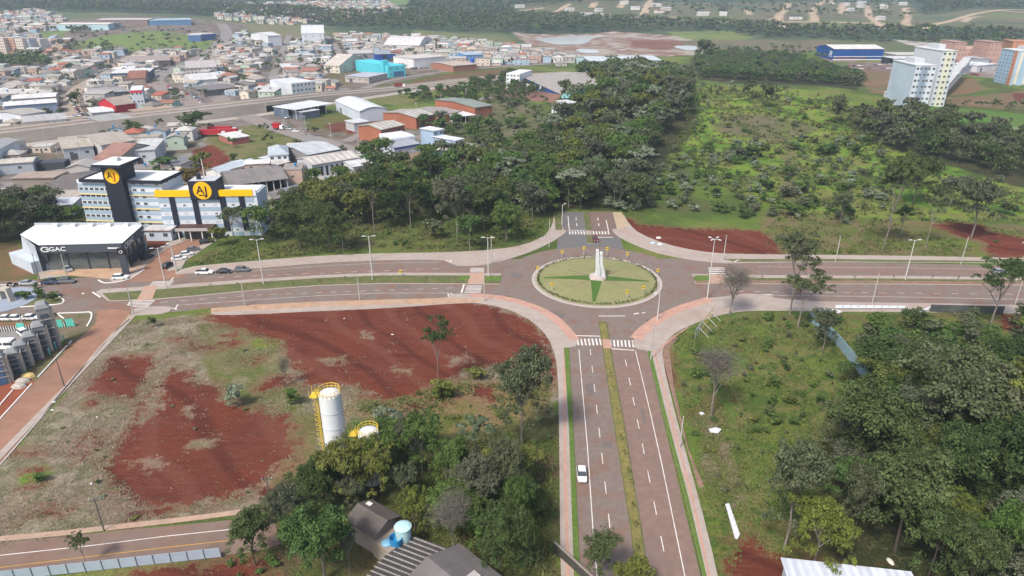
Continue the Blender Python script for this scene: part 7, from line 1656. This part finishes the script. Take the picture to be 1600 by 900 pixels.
ZONES = [('left of the dusty street', P((-300,112),(108,108),(118,140),(104,165),(122,196),(-300,250))), ('between the dusty street and winding avenue', P((108,108),(215,84),(330,70),(240,126),(318,172),(320,182),(122,198),(104,165))),
 ('in the far upper left town', P((-300,20),(62,18),(100,30),(96,70),(112,78),(212,84),(112,108),(-300,112))), ('between the winding avenue and hill street', P((345,50),(452,50),(424,125),(400,158),(330,172),(240,126),(330,86))),
 ('around the office by the highway', P((424,100),(520,100),(520,148),(410,158))), ('on the hill streets above the bare lot', P((436,60),(535,60),(545,100),(424,102))), ('behind the cyan hall', P((510,52),(700,62),(700,92),(535,96))), ('at the right end of town', P((700,62),(800,72),(905,90),(880,103),(700,106))),
 ('below the highway at left', P((-300,262),(160,212),(300,190),(330,232),(300,262),(120,290),(-300,330))), ('behind the right hotel wing', P((330,255),(470,215),(545,215),(600,262),(560,300),(430,300))), ('by the trees beyond the west avenue wood', P((560,285),(620,255),(700,240),(790,230),(800,262),(680,290))), ('in the far middle valley', P((340,10),(600,4),(640,22),(420,40),(340,30)))]
HP = []
for zi, (zn, zp) in enumerate(ZONES):
    a = np.array(zp); th = R((8, -12, 4, -20, -10, -6, 5, -4, 10, 14, 5, 0)[zi]); c, s = math.cos(th), math.sin(th)
    cx, cy = a[:,0].mean(), a[:,1].mean(); r = max(np.hypot(a[:,0]-cx, a[:,1]-cy)); far_ = cy > 1000
    sx, sy = (13.6, 13) if not far_ else (18, 19); i = 0; yv = -r
    while yv < r:
        i += 1; step = sy if i % 2 else sy*1.35; xv = -r
        while xv < r:
            u_, v_ = xv + hr2.uniform(-2.4, 2.4), yv + hr2.uniform(-2, 2); X, Y = cx+u_*c-v_*s, cy+u_*s+v_*c; xv += sx
            if hr2.random() < .07 or not inside(X, Y, zp): continue
            if any(inside(X, Y, q) for q in FOOT) or any(inside(X, Y, q) for q in GREENS): continue
            if any(dseg(X, Y, pl) < w/2+6.5 for pl, w in LANES) or dseg(X, Y, HWC) < 8 or any(dseg(X, Y, [(p[0], p[1]+12) for p in HWC]) < 26 for _ in (0,)): continue
            if min([abs(X-q[0])+abs(Y-q[1]) for f in FOOT for q in f] + [99]) < 6: continue
            u, v = proj(X, Y, 3)
            if not (-20 < u < 1620 and -15 < v < 900): continue
            big = hr2.random() < .16
            HP.append((X, Y, th + (math.pi/2 if hr2.random() < .3 else 0) + hr2.uniform(-.08, .08), hr2.uniform(8, 12) * (1.5 if big else 1), hr2.uniform(7, 10) * (1.25 if big else 1), hr2.choice([3.0,3.2,3.4,5.8,6.2]) if not big else hr2.uniform(4.5, 7.5), hr2.choice(ROOFS), hr2.choice(WALLS), hr2.choice(['gable','gable','hip','shed','flat']), zn, big))
        yv += step
HP.sort(key=lambda t: -t[3]*pxm(t[1]))
print('houses', len(HP))
NHI = 215; LH = []
def house_geo(b, bw, hx_, hy_, h, kind, rm, wm):
    x0, x1, y0, y1 = -hx_/2, hx_/2, -hy_/2, hy_/2; o = .45; r = hy_*.16; y = 0
    bw.box(x0, x1, y0, y1, -1.5, h, wm)
    if kind == 'flat': b.box(x0-.15, x1+.15, y0-.15, y1+.15, h, h+.3, rm)
    elif kind == 'shed': b.add([(x0-o,y0-o,h),(x1+o,y0-o,h),(x1+o,y1+o,h+r),(x0-o,y1+o,h+r),(x0-o,y0-o,h+.15),(x1+o,y0-o,h+.15),(x1+o,y1+o,h+r+.15),(x0-o,y1+o,h+r+.15)], [(0,3,2,1),(4,5,6,7),(0,1,5,4),(1,2,6,5),(2,3,7,6),(3,0,4,7)], rm); bw.box(x0, x1, y1-.1, y1-.01, h, h+r-.05, wm)
    elif kind == 'hip':
        k = min(hy_, hx_)/2; b.add([(x0-o,y0-o,h),(x1+o,y0-o,h),(x1+o,y1+o,h),(x0-o,y1+o,h),(x0+k,y,h+r*1.3),(x1-k+.01,y,h+r*1.3)], [(0,1,5,4),(1,2,5),(2,3,4,5),(3,0,4),(0,3,2,1)], rm)
    else:
        b.add([(x0-o,y0-o,h-.05),(x1+o,y0-o,h-.05),(x1+o,y,h+r),(x0-o,y,h+r),(x0-o,y1+o,h-.05),(x1+o,y1+o,h-.05)], [(0,1,2,3),(3,2,5,4)], rm)
        for x in (x0+.02, x1-.02): bw.add([(x,y0,h),(x,y1,h),(x,0,h+r-.04)], [(0,1,2)], wm)
for (X, Y, th, lx, ly, h, (rc, rn), (wc, wn_2), kind, zn, big) in HP[:NHI]:
    z = float(terr(X, Y)); e = empty('house' if not big else 'workshop', (X, Y, z), th); b, bw = MB(), MB(); house_geo(b, bw, lx, ly, h, kind, roofmat(rc, 1.6 if rn not in ('brown','orange') else 3.0), wallmat(wc)); bw.build('wall', e); b.build('roof', e)
    for i in range(2 if lx < 12 else 3):
        x = lx*((i+.5)/(2 if lx < 12 else 3)-.5); window(e, x, -ly/2, h*.55 if h < 4 else h*.75, 1.3, 1.0)
        if h > 5: window(e, x, -ly/2, h*.28, 1.3, 1.0)
    window(e, lx/2, 0, h*.55, 1.2, 1.0, 'r'); window(e, -lx/2, 0, h*.55, 1.2, 1.0, 'l'); ebox('door', e, -lx*.06, -lx*.06+.95, -ly/2-.05, -ly/2+.01, 0, 2.1, mat('door_dark', (.09,.09,.1), .6, .1, 1))
    if hr2.random() < .3:
        tb = MB(); tb.lathe([(0,0),(.55,0),(.62,1.0),(.3,1.2),(0,1.25)], TB, 10, (hr2.uniform(-lx*.3, lx*.3), hr2.uniform(-ly*.2, ly*.2))); o_ = tb.build('water_tank', e); o_.location = (0, 0, h+ly*.1)
    if hr2.random() < .6:
        s_ = hr2.choice((-1, 1)); ebox('yard_wall', e, s_*(lx/2+1.4)-.08, s_*(lx/2+1.4)+.08, -ly*.65, ly*.6, -.5, 1.7, wallmat(wc))
    LH.append((e, (rn, wn_2, big), zn, X, Y, z))
from collections import defaultdict
dd_ = defaultdict(list)
for it in LH: dd_[(it[1], it[2])].append(it)
for (k, zn), L2 in dd_.items():
    L2.sort(key=lambda it: proj(*it[3:6])[0]); n = len(L2)
    for i, it in enumerate(L2):
        lab = '%s-roofed %s %s %s' % (k[0].replace(' ', '-'), k[1], 'workshop' if k[2] else 'house', zn)
        if n > 1: lab += ', ' + ('leftmost such' if i == 0 else 'rightmost such' if i == n-1 else ORD2[i] + ' such from left')
        setp(it[0], lab, 'workshop' if k[2] else 'house', 'town houses ' + zn)
b = MB()
for (X, Y, th, lx, ly, h, (rc, rn), (wc, wn_2), kind, zn, big) in HP[NHI:]:
    b.M = Matrix.Translation((X, Y, float(terr(X, Y)))) @ Matrix.Rotation(th, 4, 'Z'); house_geo(b, b, lx, ly, h, kind, roofmat(rc, 1.6), wallmat(wc))
    for x in (-lx*.25, lx*.25): b.box(x-.6, x+.6, -ly/2-.03, -ly/2+.01, h*.4, h*.75, GLASS)
if len(HP) > NHI: b.build('distant_houses', None, label='dense spread of small houses in the farthest part of the town', cat='houses', kind='stuff')
# scattered far houses across the valley, east and middle
FH = []
for (px, py, rc, l) in ((1322,9,(228,228,226),'white'),(1345,12,(214,220,226),'pale'),(1328,17,(232,234,236),'white'),(1375,11,(226,222,216),'white'),(1380,13,(230,228,226),'white'),(1345,6,(200,206,210),'grey'),(1300,6,(190,180,170),'beige'),(1025,10,(226,222,218),'white'),(1040,16,(214,214,212),'pale'),(1098,24,(226,226,224),'white'),(1130,24,(224,226,228),'white'),(1243,30,(90,96,104),'dark'),
                        (915,25,(206,200,196),'grey'),(925,25,(222,216,210),'white'),(935,26,(212,206,200),'pale'),(890,17,(216,210,204),'beige'),(812,12,(222,222,222),'white'),(975,6,(220,214,206),'pale'),(993,15,(214,210,206),'grey'),(1030,20,(180,120,104),'brown'),(935,18,(206,200,190),'beige'),(1395,4,(196,192,188),'grey'),(1410,8,(222,222,220),'white'),(1560,2,(222,222,220),'white'),(1375,31,(210,206,200),'pale')):
    p = at(px, py); e = empty('house', p, R(hr2.uniform(-20, 20))); b, bw = MB(), MB(); house_geo(b, bw, hr2.uniform(12, 22), hr2.uniform(9, 12), 4.5, 'gable', roofmat(rc, 1.6), wallmat((222,218,210))); bw.build('wall', e); b.build('roof', e)
    for x in (-3, 3): window(e, x, -4.8, 2.4, 1.8, 1.4)
    FH.append((e, l, 'scattered on the far hillside' if px > 1150 else 'scattered in the far middle valley', p.x, p.y, p.z))
def simple_labels(items, noun, cat, grp):
    d = defaultdict(list)
    for it in items: d[(it[1], it[2])].append(it)
    for (k, w), L2 in d.items():
        L2.sort(key=lambda it: proj(*it[3:6])[0]); n = len(L2)
        for i, it in enumerate(L2): setp(it[0], ('%s %s %s' % (k, noun, w) if k != 'x' else '%s %s' % (noun, w)) + ('' if n == 1 else ', ' + ('leftmost such' if i == 0 else 'rightmost such' if i == n-1 else ORD2[i] + ' such from left')), cat, grp + ' ' + w)
simple_labels(FH, 'roofed house', 'house', 'houses'); simple_labels(FC, 'car', 'car', 'cars'); simple_labels(UP, 'concrete power pole', 'pole', 'power poles'); simple_labels(SAP, 'small sapling', 'sapling', 'saplings')
# big cream apartment blocks in the far upper left
for i, (px, py, h, c, l) in enumerate(((12,84,18,(222,206,190),'leftmost'),(27,83,18,(206,160,136),'salmon'),(40,83,17,(226,214,196),'third'),(50,82,16,(206,212,216),'grey-white'),(66,80,14,(232,224,206),'cream rightmost'))):
    p = at(px, py); e = empty('apartment_block', p, R(-8), label='%s tall block in the row of apartment blocks at the upper left' % l, cat='apartment building', group='row of apartment blocks at the upper left')
    ebox('wall', e, -6, 6, -7, 7, -2, h, wallmat(c)); ebox('roof', e, -6.3, 6.3, -7.3, 7.3, h, h+.5, wallmat((210,204,198)))
    for f in range(5):
        for x in (-4, -1.3, 1.3, 4): window(e, x, -7, 2+f*(h-2)/5, 1.3, 1.2)
# ---------------- place the vegetation ----------------
FOOT = globals().get('FOOT', [])
def free(x, y, m=0):
    return not any(inside(x, y, q) for q in FOOT)
def seen(t):
    u, v = proj(t[0], t[1], t[2] + t[3]*.5); r = t[4]*.5*pxm(t[1], t[2])
    return -r < u < 1600 + r and -r - 40 < v < 900 + r
TREES = [t for t in TREES if seen(t) and (t[7] or free(t[0], t[1]))]
SHRUBS = [t for t in SHRUBS if seen(t + [None]) and free(t[0], t[1])]
TREES.sort(key=lambda t: -(t[3] * t[4])**.5 * pxm(t[1], t[2])); SHRUBS.sort(key=lambda t: -(t[3]*t[4])**.5 * pxm(t[1], t[2]))
print('trees', len(TREES), 'shrubs', len(SHRUBS))
rv = random.Random(5)
NT, NS = 300, 290
LIND, LSH = [], []
for i, (x, y, z, h, w, kind, where, label) in enumerate(TREES[:NT]):
    p = pxm(y, z) * h
    lod = 0 if p > 62 else 1
    var = rv.randrange(4 if lod == 0 else 3); cm, tm, wid, _ = proto(kind, lod, var)
    nm = {'bare': 'bare_tree', 'tall': 'tall_tree', 'sparse': 'open_crowned_tree'}.get(kind, 'broadleaf_tree')
    e = empty(nm, (x, y, z), rv.uniform(0, 6.28)); e.scale = (w/wid, w/wid*rv.uniform(.9, 1.1), h/10)
    for n_, me_ in (('trunk', tm), ('crown', cm)):
        o = bpy.data.objects.new(n_, me_); COL.objects.link(o); o.parent = e
    LIND.append((e, kind, where, h, w, x, y, z))
for i, (x, y, z, h, w, kind, where) in enumerate(SHRUBS[:NS]):
    p = pxm(y, z)*h; me_, _ = shrub_proto(kind, 0 if p > 12 else 1, rv.randrange(4))
    o = bpy.data.objects.new('shrub', me_); COL.objects.link(o); o.location = (x, y, z); o.scale = (w, w, h); o.rotation_euler = (0, 0, rv.uniform(0, 6.28))
    LSH.append((o, kind, where, h, w, x, y, z))
ORD = ['first','second','third','fourth','fifth','sixth','seventh','eighth','ninth','tenth','eleventh','twelfth','thirteenth','fourteenth','fifteenth','sixteenth','seventeenth','eighteenth','nineteenth','twentieth']
def ordn(k):
    if k <= 20: return ORD[k-1]
    tens = {2:'twenty',3:'thirty',4:'forty',5:'fifty',6:'sixty',7:'seventy',8:'eighty',9:'ninety'}; t, u = divmod(k, 10)
    if k >= 100: return 'hundred-and-' + ordn(k-100) if k > 100 else 'hundredth'
    return (tens[t] + '-' + ORD[u-1]) if u else tens[t][:-1] + 'ieth'
def autolabel(items, catf, base, grp):
    """items: (obj, kind, where, h, w, x, y, z); a label that finds one thing: look + place + order in its row from the left"""
    from collections import defaultdict
    d = defaultdict(list)
    for it in items: d[(it[1], it[2])].append(it)
    for (kind, where), L_ in d.items():
        L_.sort(key=lambda it: proj(it[5], it[6], it[7])[0]); n = len(L_)
        for k, it in enumerate(L_):
            b = base(kind, it)
            pos = '' if n == 1 else (', leftmost such' if k == 0 else (', rightmost such' if k == n-1 else ', %s such from left' % ordn(k+1)))
            txt = (b + ' ' + where + pos)
            setp(it[0], txt, catf(kind), grp(kind, where))
def fixw(w): return w if w.split()[0] in ('in','by','on','at','beside','behind','among','along','edge') or w.startswith('in front') else 'in the ' + w
LIND = [(o, k, fixw(w), *r_) for o, k, w, *r_ in LIND]; LSH = [(o, k, fixw(w), *r_) for o, k, w, *r_ in LSH]
TL = {'dark':'dark green leafy tree','green':'fresh green leafy tree','olive':'yellow-green leafy tree','brown':'greyish brown leafy tree','autumn':'orange-brown tree','grey':'silvery tree','tall':'tall tree on pale trunk','sparse':'open-crowned tree','bare':'leafless grey tree'}
autolabel(LIND, lambda k: 'tree', lambda k, it: TL[k], lambda k, w: 'trees ' + w)
SL = {'dark':'dark green shrub','green':'green shrub','olive':'yellow-green shrub','brown':'brownish weedy shrub','grey':'silvery grey shrub'}
autolabel(LSH, lambda k: 'shrub', lambda k, it: SL[k], lambda k, w: 'shrubs ' + w)
# the rest, merged: smaller trees of the woods and the far-off woodland
def merge(name, parts, key_mats, label, cat):
    V, T, H, M = [], [], [], []; mats = list(dict.fromkeys(p[4] for p in parts))
    for (v, tn, hu, (x, y, z, sx, sy, sz, a), mk) in parts:
        c, s = math.cos(a), math.sin(a); q = v*[sx, sy, sz]
        V.append(np.stack([q[:, 0]*c-q[:, 1]*s+x, q[:, 0]*s+q[:, 1]*c+y, q[:, 2]+z], 1)); T.append(tn); H.append(hu + rv.random()); M.append(np.full(len(v)//4, mats.index(mk)))
    V = np.concatenate(V); me = npmesh(name, V, np.arange(len(V)).reshape(-1, 4), [LM[k] for k in mats], 4)
    for nm, dat in (('tone', np.concatenate(T)), ('hue', np.concatenate(H))):
        a = me.attributes.new(nm, 'FLOAT', 'POINT'); a.data.foreach_set('value', dat.astype(np.float32))
    me.polygons.foreach_set('material_index', np.concatenate(M).astype(np.int32)); me.update()
    o = bpy.data.objects.new(name, me); COL.objects.link(o); return setp(o, label, cat, kind='stuff')
parts = []
for (x, y, z, h, w, kind, where, label) in TREES[NT:]:
    lod = 1 if pxm(y, z)*h > 42 else 2; cm, tm, wid, (v, tn, hu) = proto(kind, lod, rv.randrange(3))
    parts.append((v, tn, hu, (x, y, z, w/wid, w/wid, h/10, rv.uniform(0, 6.28)), KIND[kind][0]))
nrng = np.random.RandomState(4)
TINY = []
for k in range(6):
    lobes = [(nrng.uniform(-.25,.25), nrng.uniform(-.25,.25), nrng.uniform(.5,.75), .28,.28,.28) for _ in range(5)]; TINY.append(leafcloud(lobes, 46, .26, k, 3))
def far_wood(px, spacing, kinds, hr, dens=.9, poly=None):
    pl = poly or P(*px); a = np.array(pl); y = a[:, 1].min()
    while y < a[:, 1].max():
        x = a[:, 0].min()
        while x < a[:, 0].max():
            X, Y = x + rv.uniform(-.5,.5)*spacing, y + rv.uniform(-.5,.5)*spacing
            if rv.random() < dens and inside(X, Y, pl) and free(X, Y):
                h = rv.uniform(*hr); v, tn, hu = TINY[rv.randrange(6)]; parts.append((v, tn, hu, (X, Y, float(terr(X, Y)), h*rv.uniform(.9,1.5), h*rv.uniform(.9,1.5), h, rv.uniform(0,6.28)), rv.choice(kinds)))
            x += spacing
        y += spacing
D3 = ['dark','dark','dark','green','brown']
far_wood([(-260,3),(0,6),(300,3),(560,22),(640,20),(800,22),(1000,30),(1250,44),(1420,50),(1600,52),(1600,58),(1420,62),(1250,58),(1100,46),(900,50),(800,52),(560,46),(420,29),(300,23),(120,19),(60,17),(-260,14)], 13, D3, (8, 13))
far_wood([(640,4),(1000,0),(1000,6),(800,12),(800,24),(640,20)], 16, D3, (8, 13), .8); far_wood([(0,-1),(560,-1),(560,4),(300,6),(0,8)], 24, D3, (9, 14), .6)
far_wood([(1000,0),(1600,0),(1600,10),(1440,16),(1430,30),(1000,30)], 24, D3, (6, 11), .35); far_wood([(1440,0),(1700,0),(1700,8),(1500,16),(1440,24)], 15, D3, (7, 11), .8)
far_wood([(1050,46),(1420,66),(1500,60),(1600,62),(1600,68),(1420,72),(1300,62),(1180,58)], 12, D3, (7, 11), .8)
far_wood([(0,94),(60,90),(84,96),(80,108),(0,108)], 9, ['dark','green'], (7, 11), .95); far_wood([(88,70),(140,72),(200,84),(230,84),(230,88),(150,90),(90,76)], 12, D3, (5, 9), .6)
far_wood([(103,48),(135,46),(150,52),(110,56)], 10, ['dark','brown'], (7, 10), .9); far_wood([(380,75),(460,60),(520,85),(470,115),(430,112)], 24, D3, (4, 7), .5)
far_wood([(-200,40),(400,60),(800,70),(800,100),(560,115),(200,180),(-200,230)], 21, D3, (4, 8), .5); far_wood([(-200,230),(180,205),(420,180),(440,190),(560,215),(640,268),(540,300),(440,250),(200,310),(-200,320)], 24, D3, (4, 7), .4)
far_wood([(1200,70),(1290,82),(1300,96),(1220,88)], 14, D3, (4, 8), .6); far_wood([(1080,80),(1180,82),(1200,88),(1090,92)], 12, D3, (6, 10), .8); far_wood([(1550,164),(1700,172),(1700,182),(1560,172)], 7, ['dark','green'], (3, 6), .9); far_wood([(1470,160),(1560,162),(1560,168),(1470,166)], 7, ['dark','green'], (2, 4), .8)
far_wood([(320,118),(345,108),(395,128),(400,138),(372,128),(335,128)], 9, D3, (4, 7), .9); far_wood([(252,145),(285,152),(300,160),(270,158)], 7, ['dark'], (4, 6), .9)
far_wood([(850,150),(880,172),(860,200),(800,200),(760,180),(800,150)], 13, D3, (4, 8), .5)
fparts, parts = parts, []
for (x, y, z, h, w, kind, where) in SHRUBS[NS:]:
    me_, (v, tn, hu) = shrub_proto(kind, 1, rv.randrange(4)); parts.append((v, tn, hu, (x, y, z, w, w, h, rv.uniform(0, 6.28)), kind))
print('extra shrubs', len(parts))
if parts: merge('low_scrub', parts, None, 'scattered smaller bushes of the slopes and open fields', 'scrub')
parts = fparts
merge('far_woodland', parts, None, 'dark mass of smaller trees in the woods, town and far valley', 'woodland')
# weeds and tufts, uncountable
def tufts(name, areas, label, leaf):
    V, T, H = [], [], []
    for px, spacing, hr, tilt in areas:
        pl = P(*px); a = np.array(pl); n = int((a[:,0].max()-a[:,0].min())*(a[:,1].max()-a[:,1].min())/spacing**2)
        X = nrng.uniform(a[:,0].min(), a[:,0].max(), n); Y = nrng.uniform(a[:,1].min(), a[:,1].max(), n)
        ok = (sdist(X, Y, pl) > 0) & (fbm(X, Y, 7, 77, 3) > .44); 
        X, Y = X[ok], Y[ok]; ok = np.array([free(x, y) for x, y in zip(X, Y)], bool); X, Y = X[ok], Y[ok]
        if leaf in ('dry', 'grass'):
            gi = np.zeros(len(X), bool)
            for q in DIRTP:
                gi |= (sdist(X, Y, q) > .5) & (nrng.rand(len(X)) > .03)
            X, Y = X[~gi], Y[~gi]
        k = 7; X = np.repeat(X, k) + nrng.normal(size=len(X)*k)*.5; Y = np.repeat(Y, k) + nrng.normal(size=len(Y)*k)*.5; m = len(X)
        h = nrng.uniform(*hr, m); an = nrng.uniform(0, 6.28, m); w = h*.38; Z = terr(X, Y)
        dx, dy = np.cos(an)*w, np.sin(an)*w; lx, ly = nrng.normal(size=m)*h*tilt, nrng.normal(size=m)*h*tilt
        q = np.stack([np.stack([X-dx, Y-dy, Z], 1), np.stack([X+dx, Y+dy, Z], 1), np.stack([X+dx*.7+lx, Y+dy*.7+ly, Z+h], 1), np.stack([X-dx*.7+lx, Y-dy*.7+ly, Z+h], 1)], 1).reshape(-1, 3)
        V.append(q); tn = nrng.uniform(.7, 1.25, m); T.append(np.repeat(tn, 4)); hu = fbm(X, Y, 9, 12, 3)*1.6 + nrng.uniform(-.15,.15, m); H.append(np.repeat(hu, 4))
    V = np.concatenate(V); o = bpy.data.objects.new(name, cloudmesh(name, V, np.concatenate(T), np.concatenate(H), LM[leaf])); COL.objects.link(o)
    print(name, len(V)//4); return setp(o, label, 'weeds', kind='stuff')
tufts('field_weeds', [([(1050,520),(1180,490),(1440,492),(1440,600),(1330,700),(1330,880),(1140,900),(1080,700)], .8, (.1, .32), .8), ([(430,355),(850,345),(850,370),(780,388),(560,392),(300,415)], 1.1, (.2, .6), .8),
      ([(560,640),(700,600),(860,600),(870,900),(620,900),(640,760)], .9, (.15, .5), .8), ([(1200,345),(1600,355),(1600,400),(1200,397)], 1.2, (.15, .5), .8), ([(1080,140),(1350,170),(1400,250),(1600,300),(1600,350),(1230,345),(1050,250)], 2.1, (.3, .9), .8)],
      'rough green weeds covering the open fields', 'grass')
tufts('dry_grass', [([(200,502),(430,492),(860,500),(862,600),(700,600),(480,700),(430,780),(200,822),(0,856),(-60,780),(60,665)], .62, (.07, .2), 1.3)], 'pale dry tufts of grass on the left lot', 'dry')

# ---------------- the air ----------------
hzm = bpy.data.materials.new('haze'); hzm.use_nodes = True; nt = hzm.node_tree
for n_ in list(nt.nodes):
    if n_.type == 'BSDF_PRINCIPLED': nt.nodes.remove(n_)
pv = nt.nodes.new('ShaderNodeVolumePrincipled'); pv.inputs['Color'].default_value = (.74, .86, 1.0, 1); pv.inputs['Density'].default_value = HAZE; pv.inputs['Anisotropy'].default_value = .2
nt.links.new(pv.outputs[0], nt.nodes['Material Output'].inputs['Volume'])
zmin = float(GZ.min()) - 4; zmax = float(GZ.max()) + 30
MB().box(-9800, 9800, -60, 7100, zmin, zmax, hzm).build('haze', kind='stuff', label='thin bluish haze over the valley', cat='haze')
